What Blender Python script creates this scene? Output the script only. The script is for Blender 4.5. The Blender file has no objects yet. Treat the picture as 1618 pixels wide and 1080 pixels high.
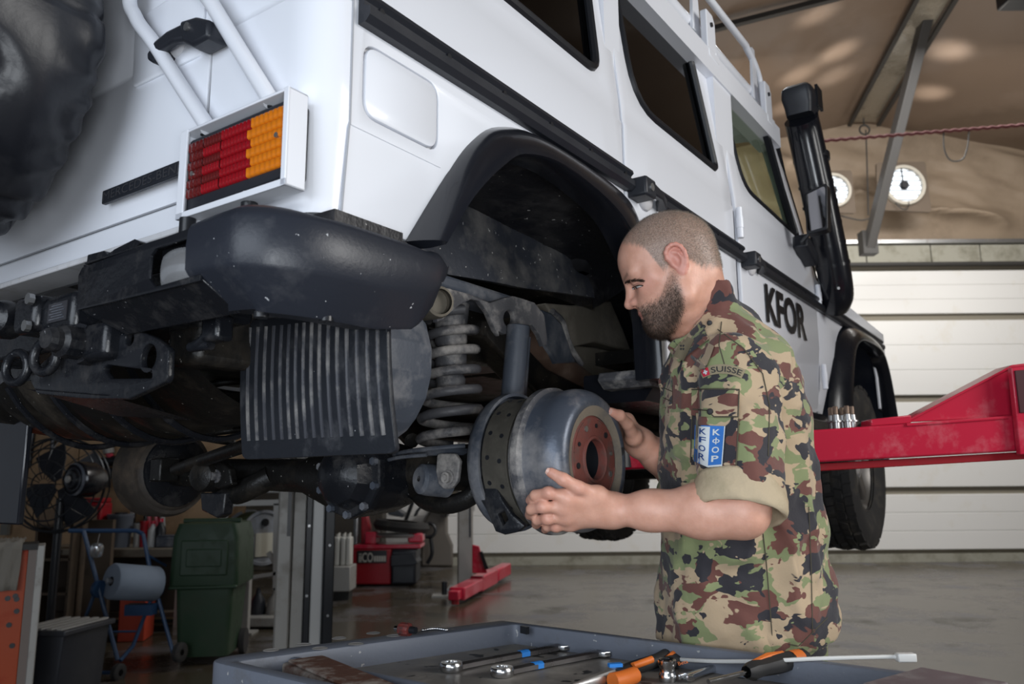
import bpy, bmesh, math, random
import numpy as np
from mathutils import Vector, Matrix, noise as mnoise
random.seed(7); np.random.seed(7)
SC = bpy.context.scene
COL = SC.collection
R_ = math.radians

# ------------------------------------------------------------------ camera
FPX, CX, CY = 1275.0, 809.0, 540.0          # focal length in pixels of the 1618x1080 frame
PITCH, ROLL, CAMH = math.atan(226/1275), -0.008, 1.2
cF = Vector((0, math.cos(PITCH), math.sin(PITCH)))
r0 = Vector((1, 0, 0)); d0 = cF.cross(r0)
cR = (math.cos(ROLL)*r0 - math.sin(ROLL)*d0).normalized()
cD = cF.cross(cR)
CAM = Vector((0, 0, CAMH))
cam = bpy.data.cameras.new('camera'); camo = bpy.data.objects.new('camera', cam); COL.objects.link(camo)
cam.sensor_width = 36; cam.lens = FPX/1618*36; cam.clip_start = 0.05; cam.clip_end = 200
camo.matrix_world = Matrix(((cR.x, -cD.x, -cF.x, CAM.x), (cR.y, -cD.y, -cF.y, CAM.y), (cR.z, -cD.z, -cF.z, CAM.z), (0, 0, 0, 1)))
cam.dof.use_dof = True; cam.dof.focus_distance = 1.6; cam.dof.aperture_fstop = 5.6
SC.camera = camo

# ------------------------------------------------------------------ world, lights, exposure
SC.view_settings.view_transform = 'Standard'; SC.view_settings.look = 'None'
SC.view_settings.exposure = 0.38; SC.view_settings.gamma = 1.0; SC.view_settings.use_curve_mapping = False
wd = bpy.data.worlds.new('world'); SC.world = wd; wd.use_nodes = True
wd.node_tree.nodes['Background'].inputs[0].default_value = (0.80, 0.88, 1.0, 1)
wd.node_tree.nodes['Background'].inputs[1].default_value = 0.14

def area(name, loc, target, sx, sy, power, color=(1, 1, 1), spread=180):
    l = bpy.data.lights.new(name, 'AREA'); l.shape = 'RECTANGLE'; l.size = sx; l.size_y = sy; l.energy = power; l.color = color
    l.spread = R_(spread)
    o = bpy.data.objects.new(name, l); COL.objects.link(o); o.location = loc
    o.rotation_euler = (Vector(target)-Vector(loc)).to_track_quat('-Z', 'Y').to_euler()
    return o
# unseen key, fill and side lights added, and the lamps of the hall
area('key_light', (-1.7, -1.7, 1.85), (-0.1, 1.9, 1.55), 2.6, 2.2, 60, (0.82, 0.90, 1.0))
area('arch_fill', (0.25, -0.7, 0.95), (0.1, 1.9, 1.55), 0.8, 0.6, 19, (0.90, 0.95, 1.0))  # added fill beside the camera, brightens the wheel arch
area('side_light', (3.9, 0.2, 2.5), (0.9, 3.0, 1.6), 2.2, 1.8, 95, (1.0, 0.985, 0.96))
area('ceiling_lamp_row_back', (5.0, 8.6, 6.0), (5.2, 11.9, 1.2), 6.0, 1.0, 300, (1.0, 0.98, 0.95))
area('ceiling_lamp_row_mid', (1.4, 6.4, 5.2), (1.6, 7.0, 0.0), 1.8, 0.8, 60, (0.90, 0.95, 1.0))
area('roof_fill', (4.5, 9.0, 3.2), (5.5, 9.0, 7.0), 4.0, 3.0, 75, (1.0, 0.93, 0.84))  # added unseen light inside the hall, lifts the tent roof
def spot(name, loc, target, power, deg, blend=.6, color=(1, .98, .94), r=.12):
    l = bpy.data.lights.new(name, 'SPOT'); l.energy = power; l.spot_size = R_(deg); l.spot_blend = blend; l.color = color; l.shadow_soft_size = r
    o = bpy.data.objects.new(name, l); COL.objects.link(o); o.location = loc; o.rotation_euler = (Vector(target)-Vector(loc)).to_track_quat('-Z', 'Y').to_euler()
# ------------------------------------------------------------------ pixel rays (the camera's own geometry, used to read real places off the photo)
def ray(px, py):
    return cR*((px-CX)/FPX) + cD*((py-CY)/FPX) + cF
def W(px, py, x=None, y=None, z=None, d=None):
    r = ray(px, py)
    if d is not None: return CAM + r*d
    for i, v in enumerate((x, y, z)):
        if v is not None: return CAM + r*((v-CAM[i])/r[i])
VYAW = math.atan2(0.8184, 0.5746); VO = Vector((-0.2445, 1.107, 0.0))
VM = Matrix.Translation(VO) @ Matrix.Rotation(VYAW, 4, 'Z'); VMI = VM.inverted(); VR = VMI.to_3x3()
VC = VMI @ CAM
def V(px, py, x=None, y=None, z=None):
    r = VR @ ray(px, py)
    for i, v in enumerate((x, y, z)):
        if v is not None: return VC + r*((v-VC[i])/r[i])

# ------------------------------------------------------------------ object helpers
def tag(o, label=None, cat=None, group=None, kind=None):
    if label: o['label'] = label
    if cat: o['category'] = cat
    if group: o['group'] = group
    if kind: o['kind'] = kind
    return o
def empty(name, loc=(0, 0, 0), rz=0.0, label=None, cat=None, group=None):
    o = bpy.data.objects.new(name, None); COL.objects.link(o); o.location = loc; o.rotation_euler = (0, 0, rz); o.empty_display_size = 0.05
    return tag(o, label, cat, group)
def link(name, me, mats=None, parent=None, smooth=38, bevel=0.0, seg=2, subsurf=0):
    if mats is not None:
        for m in (mats if isinstance(mats, (list, tuple)) else [mats]): me.materials.append(m)
    if smooth is not None:
        me.shade_smooth()
        if smooth < 180: me.set_sharp_from_angle(angle=R_(smooth))
    o = bpy.data.objects.new(name, me); COL.objects.link(o)
    if parent is not None: o.parent = parent
    if bevel:
        b = o.modifiers.new('bevel', 'BEVEL'); b.width = bevel; b.segments = seg; b.limit_method = 'ANGLE'; b.angle_limit = R_(40); b.harden_normals = False
    if subsurf:
        s = o.modifiers.new('sub', 'SUBSURF'); s.levels = subsurf; s.render_levels = subsurf
    return o
def frames(path, up=None):
    P = [Vector(p) for p in path]; n = len(P); T = []
    for i in range(n):
        a = P[max(0, i-1)]; b = P[min(n-1, i+1)]; T.append((b-a).normalized())
    u = Vector(up) if up else (Vector((0, 0, 1)) if abs(T[0].z) < .9 else Vector((1, 0, 0)))
    u = (u - T[0]*u.dot(T[0])).normalized(); out = []
    for i in range(n):
        u = (u - T[i]*u.dot(T[i])).normalized(); out.append((P[i], u, T[i].cross(u)))
    return out
def smooth_path(pts, n=6):
    P = [Vector(p) for p in pts]; out = []
    for i in range(len(P)-1):
        p0 = P[max(0, i-1)]; p1 = P[i]; p2 = P[i+1]; p3 = P[min(len(P)-1, i+2)]
        for k in range(n):
            t = k/n
            out.append(0.5*((2*p1)+(p2-p0)*t+(2*p0-5*p1+4*p2-p3)*t*t+(3*p1-p0-3*p2+p3)*t**3))
    out.append(P[-1]); return out
class MB:
    def __init__(s): s.v = []; s.f = []; s.mi = []; s.cur = 0; s.xf = None
    def mat(s, i): s.cur = i; return s
    def add(s, vs, fs):
        b = len(s.v)
        for p in vs:
            p = Vector(p); s.v.append(s.xf @ p if s.xf else p)
        for f in fs: s.f.append([b+i for i in f]); s.mi.append(s.cur)
        return s
    def box(s, lo, hi):
        x0, y0, z0 = lo; x1, y1, z1 = hi
        return s.add([(x0, y0, z0), (x1, y0, z0), (x1, y1, z0), (x0, y1, z0), (x0, y0, z1), (x1, y0, z1), (x1, y1, z1), (x0, y1, z1)],
                     [(3, 2, 1, 0), (4, 5, 6, 7), (0, 1, 5, 4), (1, 2, 6, 5), (2, 3, 7, 6), (3, 0, 4, 7)])
    def obox(s, c, ax, h):
        c = Vector(c); a, b, d = [Vector(q).normalized()*k for q, k in zip(ax, h)]
        return s.add([c-a-b-d, c+a-b-d, c+a+b-d, c-a+b-d, c-a-b+d, c+a-b+d, c+a+b+d, c-a+b+d],
                     [(3, 2, 1, 0), (4, 5, 6, 7), (0, 1, 5, 4), (1, 2, 6, 5), (2, 3, 7, 6), (3, 0, 4, 7)])
    def beam(s, a, b, w, h, up=(0, 0, 1)):
        a = Vector(a); b = Vector(b); t = (b-a).normalized(); u = Vector(up); u = (u-t*u.dot(t)).normalized()
        return s.obox((a+b)/2, (t, t.cross(u), u), ((b-a).length/2, w/2, h/2))
    def loft(s, loops, closed=True, caps=True, ring=False):
        n = len(loops[0]); vs = [p for l in loops for p in l]; fs = []; m = len(loops)
        for i in range(m if ring else m-1):
            j = (i+1) % m
            for k in range(n if closed else n-1):
                l = (k+1) % n; fs.append((i*n+k, i*n+l, j*n+l, j*n+k))
        if caps and closed and not ring:
            fs.append(tuple(range(n-1, -1, -1))); fs.append(tuple((m-1)*n+k for k in range(n)))
        return s.add(vs, fs)
    def tube(s, path, r, n=10, caps=True, up=None, flat=1.0):
        fr = frames(path, up); rr = r if isinstance(r, (list, tuple)) else [r]*len(fr)
        return s.loft([[p+(u*math.cos(2*math.pi*k/n)+w*math.sin(2*math.pi*k/n)*flat)*q for k in range(n)] for (p, u, w), q in zip(fr, rr)], True, caps)
    def lathe(s, prof, c=(0, 0, 0), axis=(0, 0, 1), n=32, close=False, up=None, a0=0, a1=None, fn=None):
        c = Vector(c); t = Vector(axis).normalized(); u = Vector(up) if up else (Vector((0, 0, 1)) if abs(t.z) < .9 else Vector((1, 0, 0)))
        u = (u-t*u.dot(t)).normalized(); w = t.cross(u); full = a1 is None
        ang = [2*math.pi*k/n for k in range(n)] if full else [a0+(a1-a0)*k/n for k in range(n+1)]
        loops = []
        for (r, h) in prof:
            L = []
            for a in ang:
                rr, hh = (fn(r, h, a) if fn else (r, h))
                L.append(c+t*hh+(u*math.cos(a)+w*math.sin(a))*rr)
            loops.append(L)
        return s.loft(loops, full, False, ring=close)
    def cyl(s, a, b, r, n=16, r2=None):
        return s.tube([a, b], [r, r if r2 is None else r2], n)
    def prism(s, poly, fn0, fn1):
        a = [fn0(*p) for p in poly]; b = [fn1(*p) for p in poly]
        return s.loft([a, b])
    def ball(s, c, r, n=12, m=8, sc=(1, 1, 1)):
        c = Vector(c); loops = []
        for i in range(1, m):
            t = math.pi*i/m
            loops.append([c+Vector((math.sin(t)*math.cos(2*math.pi*k/n)*sc[0], math.sin(t)*math.sin(2*math.pi*k/n)*sc[1], math.cos(t)*sc[2]))*r for k in range(n)])
        s.loft(loops[::-1])
        return s
    def mesh(s):
        me = bpy.data.meshes.new('m'); me.from_pydata([tuple(p) for p in s.v], [], s.f)
        if any(s.mi): me.polygons.foreach_set('material_index', s.mi)
        bm = bmesh.new(); bm.from_mesh(me); bmesh.ops.recalc_face_normals(bm, faces=bm.faces); bm.to_mesh(me); bm.free()
        me.update(); return me
    def build(s, name, mats, parent=None, **k): 
        return link(name, s.mesh(), mats, parent, **k)
def rpoly(pts, r, n=5):
    P = [Vector((p[0], p[1])) for p in pts]; out = []
    for i, p in enumerate(P):
        a = P[i-1]; b = P[(i+1) % len(P)]; q = r[i] if isinstance(r, (list, tuple)) else r
        if q <= 0: out.append((p.x, p.y)); continue
        da = (a-p); db = (b-p); ua = da.normalized(); ub = db.normalized(); cosv = max(-1, min(1, ua.dot(ub))); h = math.acos(cosv)/2
        t = min(q/max(1e-4, math.tan(h)), da.length*.49, db.length*.49)
        A = p+ua*t; B = p+ub*t
        for k in range(n+1):
            s = k/n; c = A*(1-s)**2+p*2*s*(1-s)+B*s*s; out.append((c.x, c.y))
    return out
def circ(cx, cy, r, n=20, ry=None): return [(cx+r*math.cos(2*math.pi*k/n), cy+(ry or r)*math.sin(2*math.pi*k/n)) for k in range(n)]
def plate(loops, thick, bev=0.0, fn=None, cuts=(), res=1):
    """filled outline with holes, extruded and bevelled; fn maps (u, v, w) to 3-D"""
    cu = bpy.data.curves.new('c', 'CURVE'); cu.dimensions = '2D'; cu.fill_mode = 'BOTH'
    cu.extrude = max(0.0, thick/2-bev); cu.bevel_depth = bev; cu.bevel_resolution = res; cu.offset = -bev
    for l in loops:
        sp = cu.splines.new('POLY'); sp.points.add(len(l)-1)
        for q, p in zip(sp.points, l): q.co = (p[0], p[1], 0, 1)
        sp.use_cyclic_u = True
    o = bpy.data.objects.new('c', cu); me = bpy.data.meshes.new_from_object(o)
    bpy.data.objects.remove(o); bpy.data.curves.remove(cu)
    bm = bmesh.new(); bm.from_mesh(me); bmesh.ops.remove_doubles(bm, verts=bm.verts, dist=1e-5)
    for (pt, nrm) in cuts:
        bmesh.ops.bisect_plane(bm, geom=bm.verts[:]+bm.edges[:]+bm.faces[:], plane_co=pt, plane_no=nrm, dist=1e-5)
    if fn:
        for v in bm.verts: v.co = fn(v.co.x, v.co.y, v.co.z)
    bmesh.ops.recalc_face_normals(bm, faces=bm.faces)
    me.materials.clear(); bm.to_mesh(me); bm.free(); me.update()
    return me
def text_mesh(body, size=1.0, ext=0.0, fn=None, align='LEFT', spacing=1.0, bold=0.0, box=None):
    cu = bpy.data.curves.new('t', 'FONT'); cu.body = body; cu.size = size; cu.extrude = ext; cu.align_x = align; cu.space_character = spacing; cu.offset = bold; cu.resolution_u = 4
    o = bpy.data.objects.new('t', cu); me = bpy.data.meshes.new_from_object(o); bpy.data.objects.remove(o); bpy.data.curves.remove(cu)
    co = np.array([v.co for v in me.vertices]); lo = co.min(0); hi = co.max(0)
    for v in me.vertices:
        p = v.co.copy()
        if box:  # stretch into box (u0, v0, u1, v1)
            p.x = box[0]+(p.x-lo[0])/(hi[0]-lo[0])*(box[2]-box[0]); p.y = box[1]+(p.y-lo[1])/(hi[1]-lo[1])*(box[3]-box[1])
        v.co = fn(p.x, p.y, p.z) if fn else p
    me.materials.clear(); me.update(); return me
def copy_tree(o, parent=None):
    c = o.copy(); COL.objects.link(c); c.parent = parent
    for ch in o.children: copy_tree(ch, c)
    return c

# ------------------------------------------------------------------ materials (all procedural)
MATS = {}
def mat(name, col, rough=0.5, metal=0.0, dirt=None, dscale=8.0, damt=0.5, bump=0.0, bscale=40.0, coat=0.0, spec=0.5, var=0.0, speck=None, trans=0.0, ior=1.45, emit=None, alpha=1.0, sheen=0.0, rvar=0.0):
    m = bpy.data.materials.new(name); m.use_nodes = True; nt = m.node_tree; N = nt.nodes; L = nt.links
    b = N['Principled BSDF']; I = b.inputs
    I['Base Color'].default_value = (*col, 1); I['Roughness'].default_value = rough; I['Metallic'].default_value = metal
    I['Coat Weight'].default_value = coat; I['Coat Roughness'].default_value = 0.06; I['Specular IOR Level'].default_value = spec
    I['Transmission Weight'].default_value = trans; I['IOR'].default_value = ior; I['Alpha'].default_value = alpha
    if sheen: I['Sheen Weight'].default_value = sheen
    if emit: I['Emission Color'].default_value = (*emit[:3], 1); I['Emission Strength'].default_value = emit[3]
    tc = N.new('ShaderNodeTexCoord'); out = None
    def nz(scale, detail=4, rgh=.6):
        n = N.new('ShaderNodeTexNoise'); n.inputs['Scale'].default_value = scale; n.inputs['Detail'].default_value = detail; n.inputs['Roughness'].default_value = rgh
        L.new(tc.outputs['Object'], n.inputs['Vector']); return n
    def ramp(src, a, c0, c1, b_):
        r = N.new('ShaderNodeValToRGB'); r.color_ramp.elements[0].position = a; r.color_ramp.elements[1].position = b_
        r.color_ramp.elements[0].color = (*c0, 1); r.color_ramp.elements[1].color = (*c1, 1); L.new(src, r.inputs[0]); return r
    def mix(fac, c1, c2):
        x = N.new('ShaderNodeMix'); x.data_type = 'RGBA'
        if hasattr(fac, 'is_linked'): L.new(fac, x.inputs[0])
        else: x.inputs[0].default_value = fac
        for q, i in ((c1, 6), (c2, 7)):
            if isinstance(q, tuple): x.inputs[i].default_value = (*q, 1)
            else: L.new(q, x.inputs[i])
        return x.outputs[2]
    if var:
        n = nz(dscale*.6, 3); r = ramp(n.outputs[0], .3, tuple(c*(1-var) for c in col), tuple(min(1, c*(1+var)) for c in col), .7); out = r.outputs[0]
    if dirt:
        n = nz(dscale, 7, .68); r = ramp(n.outputs[0], .62-.30*damt, (0, 0, 0), (1, 1, 1), .84-.30*damt)
        out = mix(r.outputs[0], out or col, dirt)
        rr = N.new('ShaderNodeMapRange'); rr.inputs[3].default_value = rough; rr.inputs[4].default_value = min(1, rough+.35); L.new(r.outputs[0], rr.inputs[0]); L.new(rr.outputs[0], I['Roughness'])
    elif rvar:
        n = nz(dscale, 5, .6); rr = N.new('ShaderNodeMapRange'); rr.inputs[1].default_value = .3; rr.inputs[2].default_value = .7; rr.inputs[3].default_value = max(.02, rough-rvar); rr.inputs[4].default_value = min(1, rough+rvar); L.new(n.outputs[0], rr.inputs[0]); L.new(rr.outputs[0], I['Roughness'])
    if speck:
        n = nz(speck[3], 2, .5); r = ramp(n.outputs[0], speck[4], (0, 0, 0), (1, 1, 1), speck[4]+.02); out = mix(r.outputs[0], out or col, tuple(speck[:3]))
    if out is not None: L.new(out, I['Base Color'])
    if bump:
        n = nz(bscale, 5, .6); bp = N.new('ShaderNodeBump'); bp.inputs['Strength'].default_value = bump; bp.inputs['Distance'].default_value = 0.01
        L.new(n.outputs[0], bp.inputs['Height']); L.new(bp.outputs[0], I['Normal'])
    MATS[name] = m; m['nodes'] = True
    return m
DUST = (0.30, 0.28, 0.25)
M = {}
M['paint'] = mat('white_paint', (0.77, 0.79, 0.845), .34, coat=.25)
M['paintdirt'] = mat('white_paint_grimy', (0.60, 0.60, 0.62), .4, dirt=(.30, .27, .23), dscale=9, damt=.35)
M['blackp'] = mat('black_plastic', (0.018, 0.020, 0.026), .42, bump=.05, bscale=180, rvar=.1)
M['bumper'] = mat('bumper_plastic', (0.020, 0.023, 0.032), .36, dirt=(.055, .057, .065), dscale=7, damt=.28, bump=.06, bscale=160, speck=(.45, .46, .48, 120, .74))
M['gloss'] = mat('gloss_black', (0.010, 0.011, 0.015), .22, rvar=.08, dscale=5, coat=.2)
M['steelblack'] = mat('black_steel', (0.010, 0.011, 0.014), .26, dirt=(.045, .043, .043), dscale=14, damt=.32, bump=.12, bscale=60, speck=(.32, .32, .33, 150, .75))
M['under'] = mat('underseal', (0.010, 0.0095, 0.009), .36, dirt=(.045, .036, .026), dscale=6, damt=.4, bump=.25, bscale=40, speck=(.40, .38, .34, 110, .74))
M['liner'] = mat('wheelhouse_underseal', (0.014, 0.014, 0.017), .38, dirt=(.09, .085, .085), dscale=5, damt=.36, bump=.3, bscale=26, speck=(.65, .63, .6, 85, .73))
M['beige'] = mat('dusty_underbody', (0.13, 0.115, 0.09), .7, dirt=(.24, .21, .17), dscale=7, damt=.5, bump=.2, bscale=30)
M['dusty'] = mat('dusty_steel', (0.075, 0.075, 0.082), .5, dirt=(.44, .41, .38), dscale=9, damt=.55, bump=.2, bscale=50)
M['dustyblue'] = mat('dusty_blue_grey', (0.06, 0.07, 0.09), .5, dirt=(.20, .20, .21), dscale=8, damt=.5, bump=.12, bscale=60)
M['rust'] = mat('rust_red', (0.16, 0.045, 0.035), .62, dirt=(.10, .06, .05), dscale=30, damt=.5, bump=.15, bscale=90)
M['rustpipe'] = mat('rusty_pipe', (0.10, 0.060, 0.042), .6, dirt=(.17, .12, .09), dscale=14, damt=.5, bump=.15, bscale=60)
M['lining'] = mat('brake_lining', (0.050, 0.045, 0.036), .8, dirt=(.075, .068, .055), dscale=20, damt=.5, bump=.1, bscale=120)
M['drum'] = mat('drum_steel', (0.075, 0.088, 0.115), .34, metal=.35, dirt=(.27, .26, .26), dscale=6, damt=.50, bump=.08, bscale=60, speck=(.04, .04, .045, 16, .68))
M['rubber'] = mat('tyre_rubber', (0.022, 0.021, 0.021), .75, dirt=(.06, .052, .042), dscale=12, damt=.4, bump=.15, bscale=70)
M['gasket'] = mat('gasket_rubber', (0.012, 0.013, 0.016), .35)
M['leather'] = mat('black_leatherette', (0.011, 0.012, 0.016), .36, dirt=(.026, .026, .030), dscale=4, damt=.3, bump=.05, bscale=60, speck=(.25, .25, .26, 170, .78))
M['chrome'] = mat('polished_steel', (0.62, 0.63, 0.64), .18, metal=1.0, rvar=.08, dscale=20)
M['steel'] = mat('bare_steel', (0.42, 0.42, 0.42), .35, metal=.9, rvar=.12, dscale=16, dirt=(.20, .17, .14), damt=.2)
M['alu'] = mat('grey_metal', (0.36, 0.35, 0.33), .5, metal=.3, dirt=(.22, .20, .17), dscale=6, damt=.3)
M['redlens'] = mat('red_lens', (0.26, 0.005, 0.010), .22, coat=.5, bump=.0)
M['redlens2'] = mat('dark_red_lens', (0.11, 0.008, 0.008), .25, coat=.5)
M['amber'] = mat('amber_lens', (0.62, 0.17, 0.008), .22, coat=.5)
M['clearlens'] = mat('clear_lens', (0.62, 0.63, 0.65), .16, metal=.75, coat=.6)
M['redpaint'] = mat('red_lift_paint', (0.48, 0.016, 0.045), .28, dirt=(.56, .16, .19), dscale=4, damt=.36, coat=.25)
M['darkred'] = mat('dark_red_paint', (0.30, 0.010, 0.018), .4, dirt=(.12, .02, .02), dscale=6, damt=.3)
def glass(name, col, rough=0.02, alpha=.35):
    m = bpy.data.materials.new(name); m.use_nodes = True; nt = m.node_tree; N = nt.nodes; L = nt.links; N.remove(N['Principled BSDF'])
    tr = N.new('ShaderNodeBsdfTransparent'); tr.inputs[0].default_value = (*col, 1); gl = N.new('ShaderNodeBsdfGlossy'); gl.inputs['Roughness'].default_value = rough
    fr = N.new('ShaderNodeFresnel'); fr.inputs[0].default_value = 1.5; mx = N.new('ShaderNodeMixShader'); ge = N.new('ShaderNodeNewGeometry'); ma = N.new('ShaderNodeMath'); ma.operation = 'SUBTRACT'; ma.use_clamp = True; L.new(fr.outputs[0], ma.inputs[0]); L.new(ge.outputs['Backfacing'], ma.inputs[1]); L.new(ma.outputs[0], mx.inputs[0]); L.new(tr.outputs[0], mx.inputs[1]); L.new(gl.outputs[0], mx.inputs[2])
    L.new(mx.outputs[0], N['Material Output'].inputs[0]); return m
M['glass'] = glass('tinted_window_glass', (0.80, 0.86, 0.74))
M['glassdark'] = glass('dark_window_glass', (0.05, 0.05, 0.05))
# ================================================================== THE HALL
M['concrete'] = mat('concrete_floor', (0.060, 0.048, 0.032), .20, dirt=(.125, .125, .14), dscale=1.0, damt=.42, bump=.12, bscale=7, spec=.32, speck=(.040, .034, .024, 1.7, .60))  # pale cool patches paint wall and window reflections into the brown floor
M['wallpanel'] = mat('white_wall_panel', (0.70, 0.69, 0.67), .55, dirt=(.62, .58, .50), dscale=1.6, damt=.22)
M['wallseam'] = mat('grey_seam', (0.20, 0.18, 0.14), .7)
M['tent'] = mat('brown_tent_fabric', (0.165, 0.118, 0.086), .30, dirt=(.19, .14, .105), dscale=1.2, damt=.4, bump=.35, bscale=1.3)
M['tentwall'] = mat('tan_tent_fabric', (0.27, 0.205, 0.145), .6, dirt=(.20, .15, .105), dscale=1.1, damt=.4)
M['beamgrey'] = mat('weathered_beam', (0.30, 0.29, 0.24), .7, dirt=(.17, .16, .12), dscale=3, damt=.45)
M['darktrim'] = mat('dark_trim', (0.03, 0.028, 0.026), .6)
M['ply'] = mat('plywood', (0.40, 0.26, 0.145), .6, dirt=(.26, .165, .095), dscale=3, damt=.45)
WY = 12.7
fl = MB().box((-12, -8, -.2), (14, WY+.3, 0)).build('floor', M['concrete']); tag(fl, kind='structure')
# far wall: white sectional panels, each a piece of its own, joints recessed
wb = MB().box((-12, WY+.06, 0), (14, WY+.3, 5.1)).build('wall_back', M['wallseam']); tag(wb, kind='structure')
zs = [0.12, 1.06, 2.49, 3.80, 4.62]
for i in range(4):
    z0, z1 = zs[i]+.06, zs[i+1]-.05
    for (xa, xb) in ((-4.2, 2.6), (2.63, 13.5)):
        mb = MB(); lp = []
        n = 3
        zz = [z0]
        for k in range(n):
            a = z0+(z1-z0)*k/n; b = z0+(z1-z0)*(k+1)/n
            mb.box((xa, WY, a+.003), (xb, WY+.07, b-.003))
            mb.box((xa, WY+.005, a), (xb, WY+.07, b))
        mb.build('panel', M['wallpanel'], wb, bevel=.006)
MB().box((-12, WY-.03, 0), (14, WY+.07, .12)).build('plinth', M['beamgrey'], wb)
# beam of grey blocks above the panels
tb = MB().box((-12, WY-.05, 4.66), (14, WY+.2, 5.06)).build('trim_1', M['darktrim']); tag(tb, kind='structure')
x = -2.0
random.seed(3)
while x < 10:
    w = random.choice((.95, 1.05, .55, .8))
    MB().box((x, WY-.09, 4.69), (x+w-.02, WY-.02, 4.98)).build('block', M['beamgrey'], tb, bevel=.006); x += w
MB().box((-12, WY-.12, 4.64), (14, WY-.02, 4.68)).build('rail', M['darktrim'], tb)
MB().box((-12, WY-.16, 4.99), (14, WY-.02, 5.05)).build('rail', M['steel'], tb)
# gable cloth with sagging folds
apex = W(1360, 190, y=WY)
def gable_top(x): return apex.z - .215*abs(x-apex.x)
nx, nz = 200, 60; lp = []
for j in range(nz+1):
    row = []
    for i in range(nx+1):
        x = -6+20*i/nx; t = j/nz; z = 5.0+(gable_top(x)+.05-5.0)*t
        f = .20*mnoise.fractal(Vector((x*.55+z*.5, z*.9, 1.3)), 1, 2, 4)+.55*(1-abs(math.sin(.75*x+2.2*mnoise.noise(Vector((x*.45, z*.9, 0)))+z*1.9)))**4*math.sin(math.pi*t)
        msk = min(1, max(0, (min(math.hypot(x-6.3, z-5.95), math.hypot(x-5.2, z-5.95))-.4)/.4)); f = f*(.15+.85*msk); row.append((x, WY+.05-f*1.3*math.sin(math.pi*min(1, t*1.02)), z))
    lp.append(row)
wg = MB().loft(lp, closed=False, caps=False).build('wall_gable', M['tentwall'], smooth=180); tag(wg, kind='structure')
# tent roof: two slopes meeting at a ridge
rp = W(1455, 20, z=apex.z); rd = (rp-apex); rd.z = 0; rd = rd/abs(rd.y)
def roof(x, y):
    xr = apex.x+rd.x*(WY-y); return apex.z-.215*abs(x-xr)
lp = []
for j in range(91):
    y = -8+(WY+.1+8)*j/90
    row = []
    for i in range(111):
        x = -12+26*i/110
        row.append((x, y, roof(x, y)+(.14*mnoise.fractal(Vector((x*.3, y*.22, 4)), 1, 2, 3)-.10*(1-abs(math.sin(x*.8+y*.35+2*mnoise.noise(Vector((x*.25, y*.25, 2))))))**3)*min(1, abs(x-apex.x-rd.x*(WY-y)))))
    lp.append(row)
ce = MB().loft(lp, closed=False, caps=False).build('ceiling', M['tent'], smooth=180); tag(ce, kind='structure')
# plywood partition at the left, brick-dark side beyond
PLY = 7.7
wl = MB().box((-9, PLY+.02, 0), (-2.55, PLY+.12, 3.6)).build('wall_left', M['darktrim']); tag(wl, kind='structure')
for i in range(6):
    MB().box((-7.3+i*.8, PLY-.005, .02), (-7.3+i*.8+.79, PLY+.03, 3.4)).build('panel', M['ply'], wl, bevel=.003)
# ridge band, roof straps
rb = MB()
L2 = []
for k in range(40):
    y = WY-.15-(WY+2)*k/39*0.55; xr = apex.x+rd.x*(WY-y); z = roof(xr, y)-.07
    L2.append([(xr-.20, y, z-.03), (xr+.20, y, z-.03), (xr+.20, y, z), (xr-.20, y, z)])
M['foil'] = mat('shiny_ridge_foil', (0.30, 0.27, 0.22), .25, metal=.5, dirt=(.12, .10, .07), dscale=3, damt=.4, bump=.8, bscale=6)
t2 = rb.loft(L2).build('trim_2', M['foil']); tag(t2, kind='structure')
for s in (-1, 1):
    L2 = []
    for k in range(30):
        y = WY-.15-(WY+2)*k/29*.55; xr = apex.x+rd.x*(WY-y)+s*.24; z = roof(xr, y)-.09
        L2.append([(xr-.03, y, z-.04), (xr+.03, y, z-.04), (xr+.03, y, z), (xr-.03, y, z)])
    MB().loft(L2).build('edge_strip', M['darktrim'], t2)
# purlins under the cloth
for s, (p, q) in enumerate((((1215, 40), (1300, 5)), ((1618, 130), (1480, 230)))):
    pass

for px_, py_, pw in ((1325, 86, 150), (1318, 124, 70), (1262, 120, 110), (1243, 172, 80), (1500, 78, 150), (1470, 146, 130), (1290, 20, 90)):
    r = ray(px_, py_); t = 6.0
    while t < 30:
        q = CAM+r*t
        if q.z > roof(q.x, q.y)-.02 or q.y > WY: break
        t += .03
    spot('roof_glow_spot', q+Vector((.15, -.1, -1.5)), q, pw, 24, 1.0)  # added unseen spot, imitates a lamp reflection on the roof cloth

wr_ = MB()
lp = []
for j in range(40):
    y = -8+(WY+8.1)*j/39; row = []
    for i in range(14):
        z = 5.75*i/13; row.append((13.6+.12*mnoise.fractal(Vector((y*.4, z*.5, 9)), 1, 2, 3), y, z))
    lp.append(row)
wr_ = MB().loft(lp, closed=False, caps=False).build('wall_right', M['tentwall'], smooth=180); tag(wr_, kind='structure')
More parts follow.
